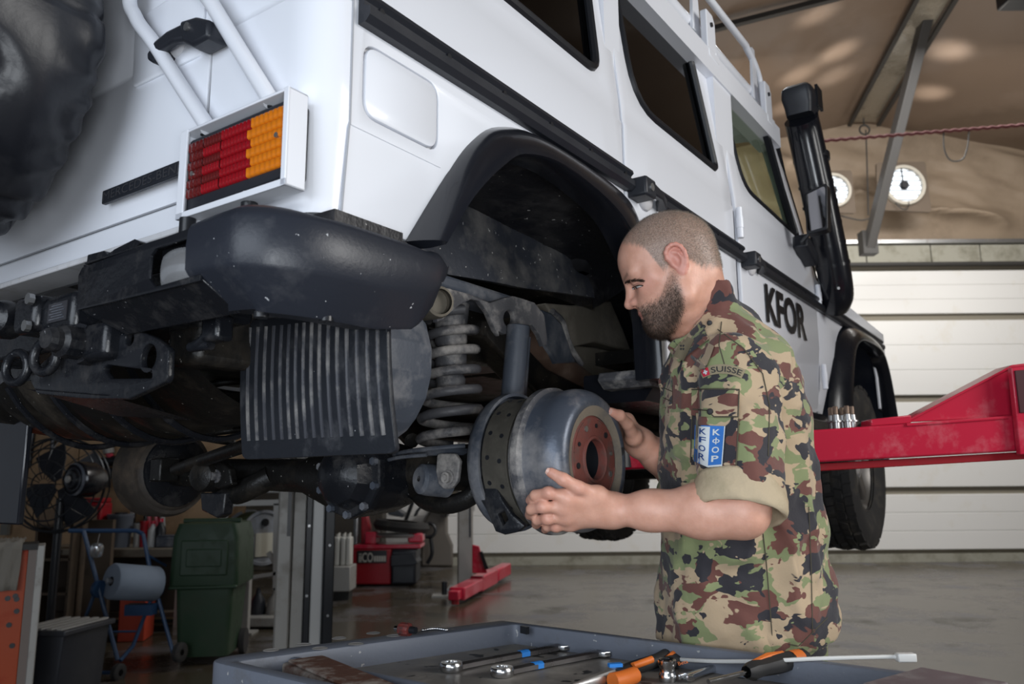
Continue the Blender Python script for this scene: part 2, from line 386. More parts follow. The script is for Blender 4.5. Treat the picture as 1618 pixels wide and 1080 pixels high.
# ================================================================== THE VEHICLE (x forward, y to its left, z up; its right rear corner at the origin)
CAR = empty('offroad_vehicle', VO, VYAW, 'white boxy off-road vehicle raised on the lift, right rear wheel removed', 'vehicle')
def pl(x, xs):
    if x <= xs[0][0]: return xs[0][1]
    for (a, b), (c, d) in zip(xs, xs[1:]):
        if x <= c: return b+(d-b)*(x-a)/(c-a)
    return xs[-1][1]
SYP = [(1.40, .030), (1.60, .012), (1.720, .002), (1.732, 0), (2.065, 0), (2.072, .003), (2.12, .006), (2.60, .055)]
def sy(z): return pl(z, SYP)
ZC = [((0, z, 0), (0, 1, 0)) for z, _ in SYP[1:-1]]
def side(off=0.0): return lambda u, v, w: Vector((u, sy(v)+off-w, v))
XR = -.05
G0 = [(1.588, .016), (1.722, .003), (1.730, 0), (1.925, 0), (1.932, .005), (1.942, .005), (1.952, .001), (2.6, .02)]
M['linerlow'] = mat('wheelhouse_lit_dusty_underseal', (0.055, 0.060, 0.075), .42, dirt=(.22, .21, .20), dscale=6, damt=.5, bump=.25, bscale=26, speck=(.7, .69, .66, 85, .71))  # dusty underseal, lightened to paint in the light on the inner wall
M['seamgrey'] = mat('body_sealer', (.34, .35, .38), .5); TGs = [(1.668, .014), (1.722, .006), (1.735, 0), (2.6, .02)]
# --- right-hand side panels
ARCH = [(.165, 1.586), (.205, 1.66), (.28, 1.76), (.38, 1.832), (.50, 1.858), (.80, 1.850)]
qwin = rpoly([(.02, 2.155), (.795, 2.155), (.80, 2.50), (.02, 2.50)], .05)
flap = rpoly([(.040, 1.842), (.045, 1.752), (.20, 1.745), (.214, 1.768), (.214, 1.850), (.19, 1.872), (.064, 1.872)], .022)
flap = rpoly([(.038, 1.872), (.038, 1.751), (.213, 1.751), (.213, 1.872)], .028)
quarter = [(.012, 1.588)]+ARCH+[(.898, 1.80), (.898, 2.56), (.012, 2.56)]
me = plate([quarter, qwin, flap], .012, .003, side(.006), ZC); body = link('quarter_panel', me, M['paint'], CAR)
fl_ = [(p[0]*.955+.1255*.045, p[1]*.955+1.8115*.045) for p in flap]
link('fuel_flap', plate([fl_], .012, .003, side(.005)), M['paint'], CAR)
MB().prism(rpoly([(.02, 1.73), (.23, 1.73), (.23, 1.89), (.02, 1.89)], .01), lambda u, v: Vector((u, .013, v)), lambda u, v: Vector((u, .016, v))).build('flap_recess', M['paintdirt'], CAR)
rdwin = rpoly([(.955, 2.54), (.985, 2.155), (1.55, 2.16), (1.475, 2.525)], [.03, .13, .02, .05])
rdoor = [(.905, 1.795), (.965, 1.74), (1.01, 1.64), (1.02, 1.465), (1.655, 1.465), (1.655, 2.56), (.905, 2.56)]
link('rear_door', plate([rdoor, rdwin], .012, .003, side(.004), ZC), M['paint'], CAR)
fdwin = rpoly([(1.715, 2.55), (1.80, 2.185), (2.44, 2.165), (2.20, 2.55)], [.02, .12, .02, .03])
fdoor = rpoly([(1.70, 1.465), (2.592, 1.465), (2.592, 2.10), (2.30, 2.575), (1.68, 2.575)], [.01, .07, .01, .02, .01])
link('front_door', plate([fdoor, fdwin], .012, .003, side(.004), ZC), M['paint'], CAR)
fend = [(2.60, 1.47), (2.66, 1.47), (2.76, 1.62), (2.88, 1.80), (3.05, 1.88), (3.50, 1.90), (3.68, 1.80), (3.80, 1.58), (3.98, 1.56), (3.98, 2.0), (2.60, 2.03)]
link('front_fender', plate([fend], .012, .003, side(.006), ZC), M['paint'], CAR)
apil = [(2.598, 2.03), (2.66, 2.03), (2.36, 2.585), (2.302, 2.582)]
link('windscreen_pillar', plate([apil], .05, .004, side(.03)), M['paint'], CAR)
MB().box((2.60, .02, 1.98), (3.98, 1.6, 2.03)).build('bonnet', M['paint'], CAR, bevel=.02)
MB().box((3.96, .03, 1.55), (4.02, 1.6, 2.02)).build('grille_panel', M['paint'], CAR, bevel=.02)
# inner jambs between the doors, sill
jb = MB(); jb.box((.86, .02, 1.85), (.94, .06, 2.56)); jb.box((1.60, .02, 1.48), (1.76, .06, 2.56)); jb.box((2.55, .02, 1.48), (2.64, .06, 2.0)); jb.box((.012, .014, 2.50), (2.3, .10, 2.58)); jb.box((.02, .02, 1.90), (2.6, .05, 2.13))
jb.build('door_jamb', M['paint'], CAR)
MB().prism(rpoly([(.03, 1.40), (-.0, 1.44), (.02, 1.475), (.20, 1.475), (.20, 1.40)], .008), lambda u, v: Vector((1.03, u, v)), lambda u, v: Vector((2.72, u, v))).build('sill', M['gloss'], CAR)
# left side of the body, seen through the windows
lw = plate([[(.0, 1.45), (2.6, 1.45), (2.6, 2.10), (2.3, 2.57), (0, 2.57)], rpoly([(.1, 2.16), (.8, 2.16), (.8, 2.5), (.1, 2.5)], .04), rpoly([(.97, 2.16), (1.55, 2.16), (1.48, 2.52), (.97, 2.52)], .04), rpoly([(1.75, 2.18), (2.42, 2.17), (2.2, 2.53), (1.75, 2.53)], .04)], .02, 0, lambda u, v, w: Vector((u, 1.62-sy(v)-w, v)), ZC)
link('left_body_side', lw, M['paint'], CAR)
# roof
rf = MB(); lp = []
for k in range(13):
    t = k/12; y = .045+(1.575-.045)*t; zz = 2.60+.07*math.sin(math.pi*t)**.5
    lp.append([(-.03, y, zz), (.5, y, zz+.01), (2.0, y, zz+.01), (2.36, y, zz-.02), (2.36, y, zz-.05), (-.03, y, zz-.03)])
rf.loft(lp).build('roof', M['paint'], CAR)
MB().tube([(-.02, .035, 2.578), (2.30, .042, 2.585), (2.45, .055, 2.44), (2.70, .02, 2.03)], .013, 8).build('rain_gutter', M['gasket'], CAR)
# glass and gaskets
for nm, w, mt in (('quarter_window', qwin, 'glassdark'), ('rear_door_window', rdwin, 'glassdark'), ('front_door_window', fdwin, 'glass')):
    g = link(nm, plate([w], .004, 0, side(.010)), M[mt], CAR)
    P3 = [Vector((u, sy(v)-.001, v)) for u, v in w]; P3 = P3+P3[:2]
    MB().tube(P3, .011 if nm != 'front_door_window' else .009, 8, False).build('gasket', M['gasket'], g)
MB().beam((2.16, .03, 2.52), (2.42, .02, 2.17), .02, .028).build('quarter_light_bar', M['gasket'], CAR)
# interior: dark seats and far trim
si = MB()
for x0 in (1.15, 1.95):
    for y0 in (.25, .95): si.box((x0, y0, 1.80 if x0 < 1.5 else 1.62), (x0+.12, y0+.42, 2.28)); si.box((x0, y0, 1.80 if x0 < 1.5 else 1.62), (x0+.5, y0+.42, 1.90))
si.build('seats', mat('seat_cloth', (.03, .03, .035), .8), CAR, bevel=.03)
MB().box((.0, .34, 1.72), (1.35, 1.30, 1.76)).build('load_floor', M['under'], CAR); MB().box((1.40, .06, 1.56), (2.6, 1.58, 1.60)).build('cabin_floor', M['under'], CAR)
# --- rub strips
def strip(x0, x1, screws=0):
    prof = [(0, 1.893), (-.016, 1.893), (-.026, 1.902), (-.026, 1.916), (-.013, 1.922), (-.013, 1.930), (-.020, 1.936), (-.018, 1.944), (0, 1.948)]
    mb = MB(); mb.loft([[Vector((x, y+.001, z)) for y, z in prof] for x in (x0, x1)])
    o = mb.build('rub_strip', M['blackp'], CAR, smooth=25)
    if screws:
        for k in range(screws):
            x = x0+.035+(x1-x0-.07)*k/(screws-1)
            MB().cyl((x, -.012, 1.926), (x, -.0165, 1.926), .0055, 10).build('screw', M['gasket'], o)
strip(.024, .915, 6); strip(1.075, 1.70, 4); strip(1.875, 2.685, 4); strip(2.70, 3.86, 0)
# --- door handles
def door_handle(x0, rear=False):
    def p(u, o, v): return Vector((x0+u, -o, v))
    z = 1.905
    mb = MB(); mb.box(p(-.002, .052, z-.026), p(.055, -.002, z+.022))
    o = mb.build('door_handle', M['blackp'], CAR, bevel=.006)
    MB().loft([[p(.05, .05, z-.012), p(.05, .02, z-.012), p(.05, .02, z+.018), p(.05, .05, z+.018)], [p(.11, .046, z-.008), p(.11, .03, z-.008), p(.11, .03, z+.012), p(.11, .046, z+.012)],
               [p(.165, .03, z-.016), p(.165, -.002, z-.016), p(.165, -.002, z+.014), p(.165, .03, z+.014)]]).build('grip', M['blackp'], o, bevel=.004)
    MB().cyl(p(.027, .05, z-.002), p(.027, .055, z-.002), .010, 12).build('lock', M['steel'], o)
    MB().ball(p(.085, .004, z-.006), .030, sc=(1.2, .55, 1)).build('finger_recess', M['paintdirt'], o)
door_handle(.915); door_handle(1.70)
# --- door hinges, indicator
for x, z in ((1.682, 2.02), (2.598, 1.95), (2.598, 1.62)):
    MB().cyl((x, -.012, z-.05), (x, -.012, z+.05), .011, 10).cyl((x, -.012, z-.018), (x, -.012, z+.018), .013, 10).build('hinge', M['paint'], CAR)
MB().box((2.70, -.028, 1.965), (2.80, .0, 2.0)).build('side_indicator', M['amber'] if 0 else mat('orange_marker', (.55, .08, .03), .25, coat=.4), CAR, bevel=.006)
# --- lettering on the front door
k0 = [V(1210, 447, y=0), V(1274, 541, y=0)]
link('door_lettering', text_mesh('KFOR', 1, 0.0, lambda u, v, w: Vector((u, sy(v)-.0075-w, v)), box=(1.915, 1.735, 2.40, 1.872), bold=.03), mat('black_lettering', (.012, .012, .014), .4), CAR)
MB().tube([(.0125, sy(z)-.0002, z) for z in (1.59, 1.65, 1.72, 1.73, 1.8, 1.9, 2.0, 2.1, 2.3, 2.5)], .0022, 6).build('corner_seam', M['seamgrey'], CAR)
MB().tube([(XR+pl(z, TGs)-.001, .2625, z) for z in (1.60, 1.668, 1.73, 1.8, 1.9, 1.94, 2.0, 2.3, 2.5)], .0022, 6).build('corner_seam', M['seamgrey'], CAR)
MB().tube([(x, sy(1.7275)-.0003, 1.7275) for x in (.015, .22)], .0012, 6).build('swage_line', M['paint'], CAR)
# --- wheel-arch flares
def flare(outer, inner, name='wheel_arch_flare', depth=.06):
    A = smooth_path([Vector((x, 0, z)) for x, z in outer], 5); B = smooth_path([Vector((x, 0, z)) for x, z in inner], 5)
    mb = MB(); loops = []
    for a, b in zip(A, B):
        n = 9; L = []
        for k in range(n+1):
            t = k/n; q = a.lerp(b, t); yy = sy(q.z)*(1-t)-depth*(math.sin(t*math.pi/2)**.8); L.append(Vector((q.x, yy-.001, q.z)))
        c = b+(b-a).normalized()*.004; L.append(Vector((c.x, -depth+.006, c.z))); L.append(Vector((c.x, -.02, c.z)))
        L.append(Vector((b.x, .01, b.z))); L.append(Vector((a.x, .012, a.z)))
        loops.append(L)
    mb.loft(loops); return mb.build(name, M['gloss'], CAR, smooth=50)
y_ = -.06
inn = [V(*p, y=y_) for p in ((707, 382), (748, 312), (795, 262), (832, 243), (895, 262), (972, 326), (1006, 382))]
flare([(.150, 1.583), (.238, 1.722), (.305, 1.805), (.385, 1.862), (.53, 1.892), (.87, 1.882), (.972, 1.812), (1.075, 1.68), (1.125, 1.44)],
      [(p.x, p.z) for p in inn]+[(.925, 1.63), (.945, 1.44)])
flare([(2.72, 1.50), (2.79, 1.66), (2.90, 1.82), (3.05, 1.90), (3.25, 1.925), (3.58, 1.925), (3.75, 1.86), (3.86, 1.72), (3.95, 1.50)],
      [(2.83, 1.50), (2.89, 1.64), (2.98, 1.77), (3.10, 1.83), (3.26, 1.85), (3.54, 1.85), (3.67, 1.80), (3.77, 1.68), (3.85, 1.50)])
# --- wheelhouse linings
def house(x0, x1, zt, y1, nm, mt, zb):
    mb = MB(); arc = []
    for k in range(17):
        a = math.pi*(1-k/16); arc.append(((x0+x1)/2+(x1-x0)/2*math.copysign(abs(math.cos(a))**.7, math.cos(a)), zb+(zt-zb)*math.sin(a)**.6))
    rows = [[Vector((x+.01*mnoise.noise(Vector((x*9, y*9, z*9))), y, z+.012*mnoise.noise(Vector((x*7, y*7, z*7+3))))) for x, z in arc] for y in [.012+(y1-.012)*j/8 for j in range(9)]]
    mb.loft(rows, closed=False, caps=False)
    return mb.build(nm, mt, CAR, smooth=60)
rows_ = []
for j in range(11):
    t = j/10; y = .012+.29*t; x0 = .14-.02*t; x1 = 1.0+.27*t**.8; zb0 = 1.44+.16*t; zb1 = 1.42+.29*min(1, t*2.5); row = []
    for k in range(25):
        a = math.pi*(1-k/24); c_ = math.cos(a); zb_ = zb0 if k < 12 else zb1; zt_h = 1.868-.02*t
        x = (x0+x1)/2+(x1-x0)/2*math.copysign(abs(c_)**.62, c_); z = zb_+(zt_h-zb_)*math.sin(a)**.5
        n3 = Vector((x*9, y*9, z*9)); row.append(Vector((x+.012*mnoise.noise(n3), y, z+.010*mnoise.noise(n3+Vector((3, 1, 5))))))
    rows_.append(row)
MB().loft(rows_, closed=False, caps=False).build('wheelhouse', M['liner'], CAR, smooth=60)
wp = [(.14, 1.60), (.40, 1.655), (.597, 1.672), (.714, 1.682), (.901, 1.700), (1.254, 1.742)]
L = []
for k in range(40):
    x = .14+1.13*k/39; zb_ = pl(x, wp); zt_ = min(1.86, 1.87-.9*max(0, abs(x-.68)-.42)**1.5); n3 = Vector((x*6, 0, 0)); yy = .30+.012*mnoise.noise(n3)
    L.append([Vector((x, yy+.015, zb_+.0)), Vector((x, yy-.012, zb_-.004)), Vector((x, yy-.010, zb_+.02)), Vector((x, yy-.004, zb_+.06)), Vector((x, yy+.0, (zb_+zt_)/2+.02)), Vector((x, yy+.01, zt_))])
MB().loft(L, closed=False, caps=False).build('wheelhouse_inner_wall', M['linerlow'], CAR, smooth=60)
house(2.76, 3.90, 1.88, .45, 'front_wheelhouse', mat('front_wheelhouse_blue', (.018, .024, .042), .5, dirt=(.05, .055, .07), dscale=6, damt=.4, bump=.2, bscale=30), 1.30)
# --- door sill front corner seen past the arch: bracket and jacking rail
MB().box((1.005, .0, 1.43), (1.06, .05, 1.82)).build('sill_end', M['liner'], CAR, bevel=.015)
MB().prism(rpoly([(.99, 1.43), (1.12, 1.43), (1.14, 1.455), (1.14, 1.47), (.97, 1.47), (.96, 1.45)], .008), lambda u, v: Vector((u, -.01, v)), lambda u, v: Vector((u, .12, v))).build('jacking_bracket', M['dusty'], CAR)
# --- beige floor structure ahead of the axle
def pxprism(pts, y0, y1, name, mt, bv=.006):
    a = [V(*q, y=y0) for q in pts]; return MB().loft([a, [Vector((p.x, y1, p.z)) for p in a]]).build(name, mt, CAR, bevel=bv)
pxprism([(862, 478), (905, 482), (965, 474), (985, 520), (1000, 560), (985, 552), (940, 540), (905, 548), (885, 520)], .34, .60, 'floor_box', M['beige'])
pxprism([(900, 545), (940, 548), (1000, 562), (1016, 640), (960, 618), (930, 622), (905, 590)], .37, .62, 'floor_box', M['beige'])
pxprism([(856, 488), (872, 494), (888, 510), (905, 560), (912, 572), (880, 574), (858, 545)], .30, .36, 'gusset_plate', M['dustyblue'])
MB().tube(smooth_path([V(*q, y=.335) for q in ((872, 492), (888, 508), (896, 535), (905, 555), (918, 575))], 4), .010, 8).build('gusset_edge', M['dusty'], CAR)
# --- underbody
ub = MB(); ub.box((.02, .38, 1.50), (1.0, 1.28, 1.58)); ub.box((1.0, .50, 1.50), (1.6, 1.2, 1.58)); ub.box((1.6, .10, 1.46), (2.75, 1.55, 1.56)); ub.box((2.75, .46, 1.30), (3.9, 1.2, 1.6)); ub.build('underbody', M['under'], CAR, bevel=.02)
for y in (.36, 1.18):
    rp_ = [(-.02, y, 1.52), (.25, y, 1.54), (.42, y, 1.60), (.78, y, 1.60), (1.05, y, 1.46), (1.3, y, 1.42), (3.8, y, 1.42)]
    mb = MB(); mb.loft([[Vector(p)+Vector((0, a*.035, b*.05)) for a, b in ((-1, -1), (1, -1), (1, 1), (-1, 1))] for p in rp_]); mb.build('chassis_rail', M['under'], CAR, bevel=.008)
MB().box((-.03, .25, 1.46), (.05, 1.35, 1.56)).build('rear_crossmember', M['steelblack'], CAR, bevel=.01)
# --- rear corner post and tailgate
plan = [(.012, 0.0)]
for k in range(1, 9):
    a = math.pi/2*k/9; plan.append((.012-.062*math.sin(a)*1.0, .068*(1-math.cos(a))))
plan += [(XR, .068), (XR, .15), (XR, .2585)]
def inset(i, d):
    a = Vector(plan[max(0, i-1)]); b = Vector(plan[min(len(plan)-1, i+1)]); t = (b-a).normalized(); n = Vector((-t.y, t.x))
    if n.dot(Vector((.1, .1))-Vector(plan[i])) < 0: n = -n
    return Vector(plan[i])+n*d
zl = [1.588, 1.60, 1.66, 1.722, 1.730, 1.80, 1.925, 1.930, 1.935, 1.942, 1.950, 2.06, 2.3, 2.58]
lp = []
for z in zl:
    g = pl(z, G0); row = [Vector((*inset(i, g), z)) for i in range(len(plan))]; lp.append(row)
mb = MB(); mb.loft(lp, closed=False, caps=False)
bt = [Vector((*inset(i, .016), 1.588)) for i in range(len(plan))]+[Vector((.012, .2585, 1.588))]; mb.add(bt, [tuple(range(len(bt)))])
mb.build('corner_post', M['paint'], CAR, smooth=30)
TG = [(1.668, .014), (1.722, .006), (1.735, 0), (1.925, 0), (1.932, .005), (1.942, .005), (1.952, .001), (2.6, .02)]
tc_ = [((0, z, 0), (0, 1, 0)) for z, _ in TG[1:-1]]
tailg = link('tailgate', plate([[(.266, 1.668), (1.38, 1.668), (1.38, 2.56), (.266, 2.56)]], .014, .004, lambda u, v, w: Vector((XR+pl(v, TG)+.006-w, u, v)), tc_), M['paint'], CAR)
MB().box((XR+.02, .255, 1.60), (XR+.03, 1.6, 2.5)).build('tailgate_seal', M['gasket'], CAR)
MB().box((XR-.004, .20, 1.605), (.03, 1.60, 1.655)).build('rear_sill', M['paint'], CAR, bevel=.006)
MB().box((XR-.02, .24, 1.595), (-.0, 1.6, 1.606)).build('rear_sill_lip', M['paintdirt'], CAR, bevel=.003)
MB().box((XR, 1.38, 1.60), (.03, 1.62, 2.56)).build('left_corner_post', M['paint'], CAR, bevel=.02)
# badge with raised letters
bd = MB().box((XR-.011, .318, 1.699), (XR-.002, .552, 1.724)).build('badge', M['blackp'], tailg, bevel=.002)
link('badge_lettering', text_mesh('MERCEDES-BENZ', 1, .0, lambda u, v, w: Vector((XR-.0117-w, -u, v)), box=(-.546, 1.7035, -.300, 1.7195)), mat('badge_letters', (.045, .045, .05), .3), bd)
# tailgate handle on its raised plate
me = plate([rpoly([(.283, 1.902), (.490, 1.905), (.500, 2.04), (.285, 2.05)], .012)], .006, .0025, lambda u, v, w: Vector((XR-.002-w, u, v))); hp = link('handle_plate', me, M['paint'], tailg)
hx = XR-.042
def hpoly(pts, x0, x1, name, mt, bv=.004):
    a = [V(*q, x=x0) for q in pts]; return MB().loft([a, [p+Vector((x1-x0, 0, 0)) for p in a]]).build(name, mt, tailg, bevel=bv)
hpoly([(282, 33), (308, 25), (329, 30), (328, 57), (302, 72), (286, 66)], hx, XR-.004, 'handle_lock_block', M['blackp'], .006)
hpoly([(240, 66), (262, 48), (290, 34), (292, 62), (270, 66), (250, 80), (238, 84)], hx+.002, hx+.020, 'handle_grip', M['blackp'], .006)
hpoly([(231, 84), (246, 66), (252, 80), (240, 99), (232, 94)], hx+.006, XR-.004, 'handle_foot', M['blackp'], .004)
c_ = V(297, 43, x=hx); MB().cyl(c_, c_-Vector((.004, 0, 0)), .007, 14).build('lock_cylinder', M['steel'], tailg)
c_ = V(276, 78, x=XR-.006); MB().ball(c_, .026, sc=(.3, 1.2, .7)).build('finger_recess', M['paintdirt'], tailg)
# --- tail lamp with its guard frame
gl_ = M['paint']
GX0, GX1 = -.0885, -.054; gy0, gy1, gz0, gz1 = .014, .270, 1.605, 1.749
gd = MB().box((GX0, gy0, gz1-.004), (GX1, gy1, gz1)).build('lamp_guard', gl_, CAR, bevel=.0015)
MB().box((GX0, gy0, gz0), (GX1, gy0+.004, gz1)).build('side_plate', gl_, gd, bevel=.0015)
MB().box((GX0, gy1-.004, gz0), (GX1, gy1, gz1)).build('side_plate', gl_, gd, bevel=.0015)
MB().box((GX0, gy0, gz0), (GX1, gy1, gz0+.004)).build('bottom_plate', gl_, gd, bevel=.0015)
MB().box((GX0-.001, gy1-.018, gz0), (GX0+.003, gy1, gz1)).box((GX0-.001, gy0, gz0), (GX0+.003, gy0+.010, gz1)).box((GX0-.001, gy0, gz0), (GX0+.003, gy1, gz0+.010)).build('front_rim', gl_, gd, bevel=.001)
for y in (.24, .078): MB().cyl((GX0+.018, y, gz1-.0045), (GX0+.018, y, gz1-.0065), .004, 10).build('bolt_hole', M['gasket'], gd)
MB().cyl((-.08, .110, 1.607), (-.08, .110, 1.618), .005, 10).build('drain_stub', gl_, gd)
hs_ = MB().prism(rpoly([(.021, 1.622), (.257, 1.616), (.258, 1.734), (.020, 1.736)], .008), lambda u, v: Vector((-.0815, u, v)), lambda u, v: Vector((-.045, u, v))).build('tail_lamp', M['blackp'], CAR, bevel=.003)
# ribbed lens blocks: red to the inside, amber at the outer end
def lens(y0, y1, z0, z1, mt, x=-.0832, ribs=10, nm='lens'):
    n = ribs*4; f = []; rows = []
    for z in (z0, z0+.002, z1-.002, z1):
        e = .0 if z in (z0, z1) else .0025
        rows.append([Vector((x-e-.0011*(0.5+.5*math.cos(2*math.pi*k/4.0)), y0+(y1-y0)*k/n, z)) for k in range(n+1)])
    b = [[Vector((x+.003, p.y, p.z)) for p in rows[0]]]; t = [[Vector((x+.003, p.y, p.z)) for p in rows[-1]]]
    return MB().loft(b+rows+t, closed=False, caps=False).build(nm, mt, hs_, smooth=60)
zr = [1.636, 1.652, 1.666, 1.681, 1.695, 1.710, 1.727]
ed = [.104, .096, .106, .097, .106, .098]
for i in range(6):
    a, b = zr[i]+.0001, zr[i+1]-.0001
    lens(.027, ed[i]-.0002, a, b, M['amber'], ribs=7)
    lens(ed[i]+.0002, .168, a, b, M['redlens'] if i in (0, 1, 2) else M['redlens'], ribs=8, x=-.0832 if i % 2 else -.0824)
    lens(.169, .212, a, b, M['redlens2'] if i in (1, 3, 5) else M['redlens'], ribs=6, x=-.0824 if i % 2 else -.0832)
    lens(.213, .251-.004*(i in (2, 4)), a, b, M['redlens2'], ribs=4, x=-.0826)
for y, z in ((.238, 1.674), (.040, 1.684)): MB().cyl((-.084, y, z), (-.088, y, z), .004, 8).build('lens_screw', M['steel'], hs_)
# --- ladder tubes
ld = MB().tube(smooth_path([(-.072, .224, 1.7495), (-.075, .30, 1.84), (-.08, .385, 1.945), (-.085, .44, 2.01), (-.09, .462, 2.08), (-.09, .462, 2.35)], 6), .0125, 14).build('ladder_tube', M['paint'], CAR)
MB().tube(smooth_path([(-.072, .073, 1.7495), (-.078, .145, 1.85), (-.085, .222, 1.96), (-.09, .30, 2.07), (-.09, .30, 2.35)], 6), .0125, 14).build('ladder_tube', M['paint'], CAR)
# --- spare wheel under its cover: gathered hem towards the body, wrinkled band
cyS, czS, rS = .765, 1.99, .345
def wr(r, h, a):
    p = Vector((math.cos(a)*2.2, math.sin(a)*2.2, h*7))
    w = .016*mnoise.fractal(p*.8, 1, 2, 1)+.008*math.sin(a*30+7*mnoise.noise(p))*max(0, (.10-h)/.10)
    e = abs(mnoise.noise(Vector((math.cos(a)*3.1, math.sin(a)*3.1, h*5+7))))
    return r+w-.010*max(0, .12-e)/.12*(r > .2), h
prof = [(.02, .0), (.18, -.004), (.255, .0), (.30, .008), (.325, .022), (.338, .045), (rS, .075), (rS+.006, .11), (rS+.006, .15), (rS+.003, .19), (rS-.002, .225), (rS-.012, .255), (rS-.035, .278), (rS-.08, .29), (.12, .295), (.01, .296)]
pp = []
for (a, b), (c, d) in zip(prof, prof[1:]):
    for k in range(3): pp.append((a+(c-a)*k/3, b+(d-b)*k/3))
pp.append(prof[-1])
spare = MB().lathe(pp, (-.115, cyS, czS), (-1, 0, 0), 220, fn=wr).build('spare_wheel_cover', M['leather'], CAR, smooth=180)
MB().lathe([(rS-.004, .244), (rS+.001, .247), (rS-.001, .252), (rS-.007, .252)], (-.115, cyS, czS), (-1, 0, 0), 160, close=True, fn=wr).build('cover_seam', M['gasket'], spare)
MB().cyl((XR, cyS, czS), (-.12, cyS, czS), .10, 20).build('spare_wheel_carrier', M['steelblack'], CAR)
# --- rear bumper: steel middle section with the reversing lamp, moulded corner
XB = -.15
def bsec(o, z, k=1.0): return (o, z)
mid = MB()
sec = [(-.10, 1.545), (-.012, 1.548), (0, 1.540), (.002, 1.484), (-.055, 1.440), (-.10, 1.436)]   # (outward, z)
out1 = plate([rpoly([(.100, 1.536), (.212, 1.534), (.2225, 1.526), (.2225, 1.492), (.206, 1.4775), (.100, 1.480), (.100, 1.470), (.418, 1.472), (.424, 1.528), (.414, 1.540), (.100, 1.550)], .003)], .005, .001, lambda u, v, w: Vector((XB-w, u, v)))
bm_o = link('bumper', out1, M['steelblack'], CAR)
MB().add([(XB, .100, 1.473), (XB, .419, 1.474), (XB+.055, .372, 1.436), (XB+.055, .09, 1.434), (XB+.004, .100, 1.475), (XB+.004, .419, 1.476), (XB+.06, .372, 1.440), (XB+.06, .09, 1.438)],
         [(0, 1, 2, 3), (7, 6, 5, 4), (0, 4, 5, 1), (1, 5, 6, 2), (2, 6, 7, 3), (3, 7, 4, 0)]).build('lower_plate', M['steelblack'], bm_o, bevel=.002)
MB().box((XB, .100, 1.545), (XB+.08, .414, 1.549)).build('top_plate', M['steelblack'], bm_o, bevel=.002)
MB().add([(XB, .419, 1.474), (XB, .414, 1.545), (XB+.08, .41, 1.54), (XB+.08, .37, 1.44), (XB+.055, .372, 1.44)], [(0, 1, 2, 3, 4)]).build('end_plate', M['steelblack'], bm_o)
MB().prism(rpoly([(.30, 1.548), (.425, 1.548), (.425, 1.565), (.375, 1.563), (.365, 1.555), (.345, 1.560), (.29, 1.566), (.27, 1.558)], .003), lambda u, v: Vector((XB+.01, u, v)), lambda u, v: Vector((XB+.10, u, v))).build('mounting_lug', M['steelblack'], bm_o)
rl = []
for j in range(7):
    t = j/6; row = []
    for i in range(33):
        s = i/32; y = .212-.084*s; z = 1.481+.044*t+.003*math.sin(math.pi*s)*(2*t-1)
        row.append(Vector((XB+.016-.020*math.sin(math.pi*min(1, s*.75+.1))*math.sin(math.pi*(t*.8+.1))**.5-.0022*(i % 2), y, z)))
    rl.append(row)
MB().loft(rl, closed=False, caps=False).build('reversing_lamp', M['clearlens'], CAR, smooth=180)
MB().box((XB+.02, .125, 1.472), (XB+.06, .23, 1.540)).build('lamp_housing', M['gasket'], CAR)
path = [(XB-.006, .128), (XB-.007, .085), (XB-.006, .045), (XB+.001, .020), (-.128, -.008), (-.095, -.030), (-.055, -.044), (-.01, -.050), (.06, -.052), (.120, -.050), (.172, -.042), (.222, -.016)]
path = [tuple(p)[:2] for p in smooth_path([(a, b, 0) for a, b in path], 3)]
cs = []
for i, (px_, py_) in enumerate(path):
    a = Vector(path[max(0, i-1)]); b = Vector(path[min(len(path)-1, i+1)]); t = (b-a).normalized(); n = Vector((t.y, -t.x))
    if n.dot(Vector((px_, py_))-Vector((.1, .3))) < 0: n = -n
    f = i/(len(path)-1); e = max(0, (f-.82)/.18); q0 = max(0, 1-f/.25)
    dome = .008*math.sin(math.pi*min(1, max(0, (f-.02)/.5)))
    zt = 1.558+.006*(f > .9); zb = pl(f, [(0, 1.440), (.35, 1.428), (.72, 1.424), (.86, 1.436), (.94, 1.475), (1, 1.535)])
    zm = max(zb+.012, pl(f, [(0, 1.486), (.4, 1.478), (.7, 1.476), (.9, 1.50), (1, 1.545)]))
    slant = pl(f, [(0, .05), (.5, .045), (.8, .030), (1, .012)])
    prof = [(-.085, zt+dome+.002), (-.045, zt+dome+.003), (-.016, zt+dome*.9), (-.005, zt+dome*.5-.004), (0, zt-.013), (.002, (zt+zm)/2), (.001, zm+.003), (-.004, zm-.004), (-slant, zb+.005), (-slant-.006, zb), (-slant-.05, zb+.004)]
    cs.append([Vector((px_+n.x*o, py_+n.y*o, z)) for o, z in prof])
MB().loft(cs).build('bumper_corner', M['bumper'], CAR, smooth=42)
for bx0, by0 in ((-.02, -.0), (-.09, .05)): MB().cyl((bx0, by0, 1.432), (bx0, by0, 1.424), .010, 12).build('bumper_bolt', M['steelblack'], CAR)
MB().box((-.02, -.01, 1.545), (.12, .05, 1.585)).build('bumper_bracket', M['liner'], CAR)
for p, q in (((-.09, .235, 1.60), (-.09, .235, 1.565)), ((-.07, .115, 1.605), (-.07, .115, 1.572))):
    MB().cyl(p, q, .012, 12).build('bumper_mount', M['gasket'], CAR)
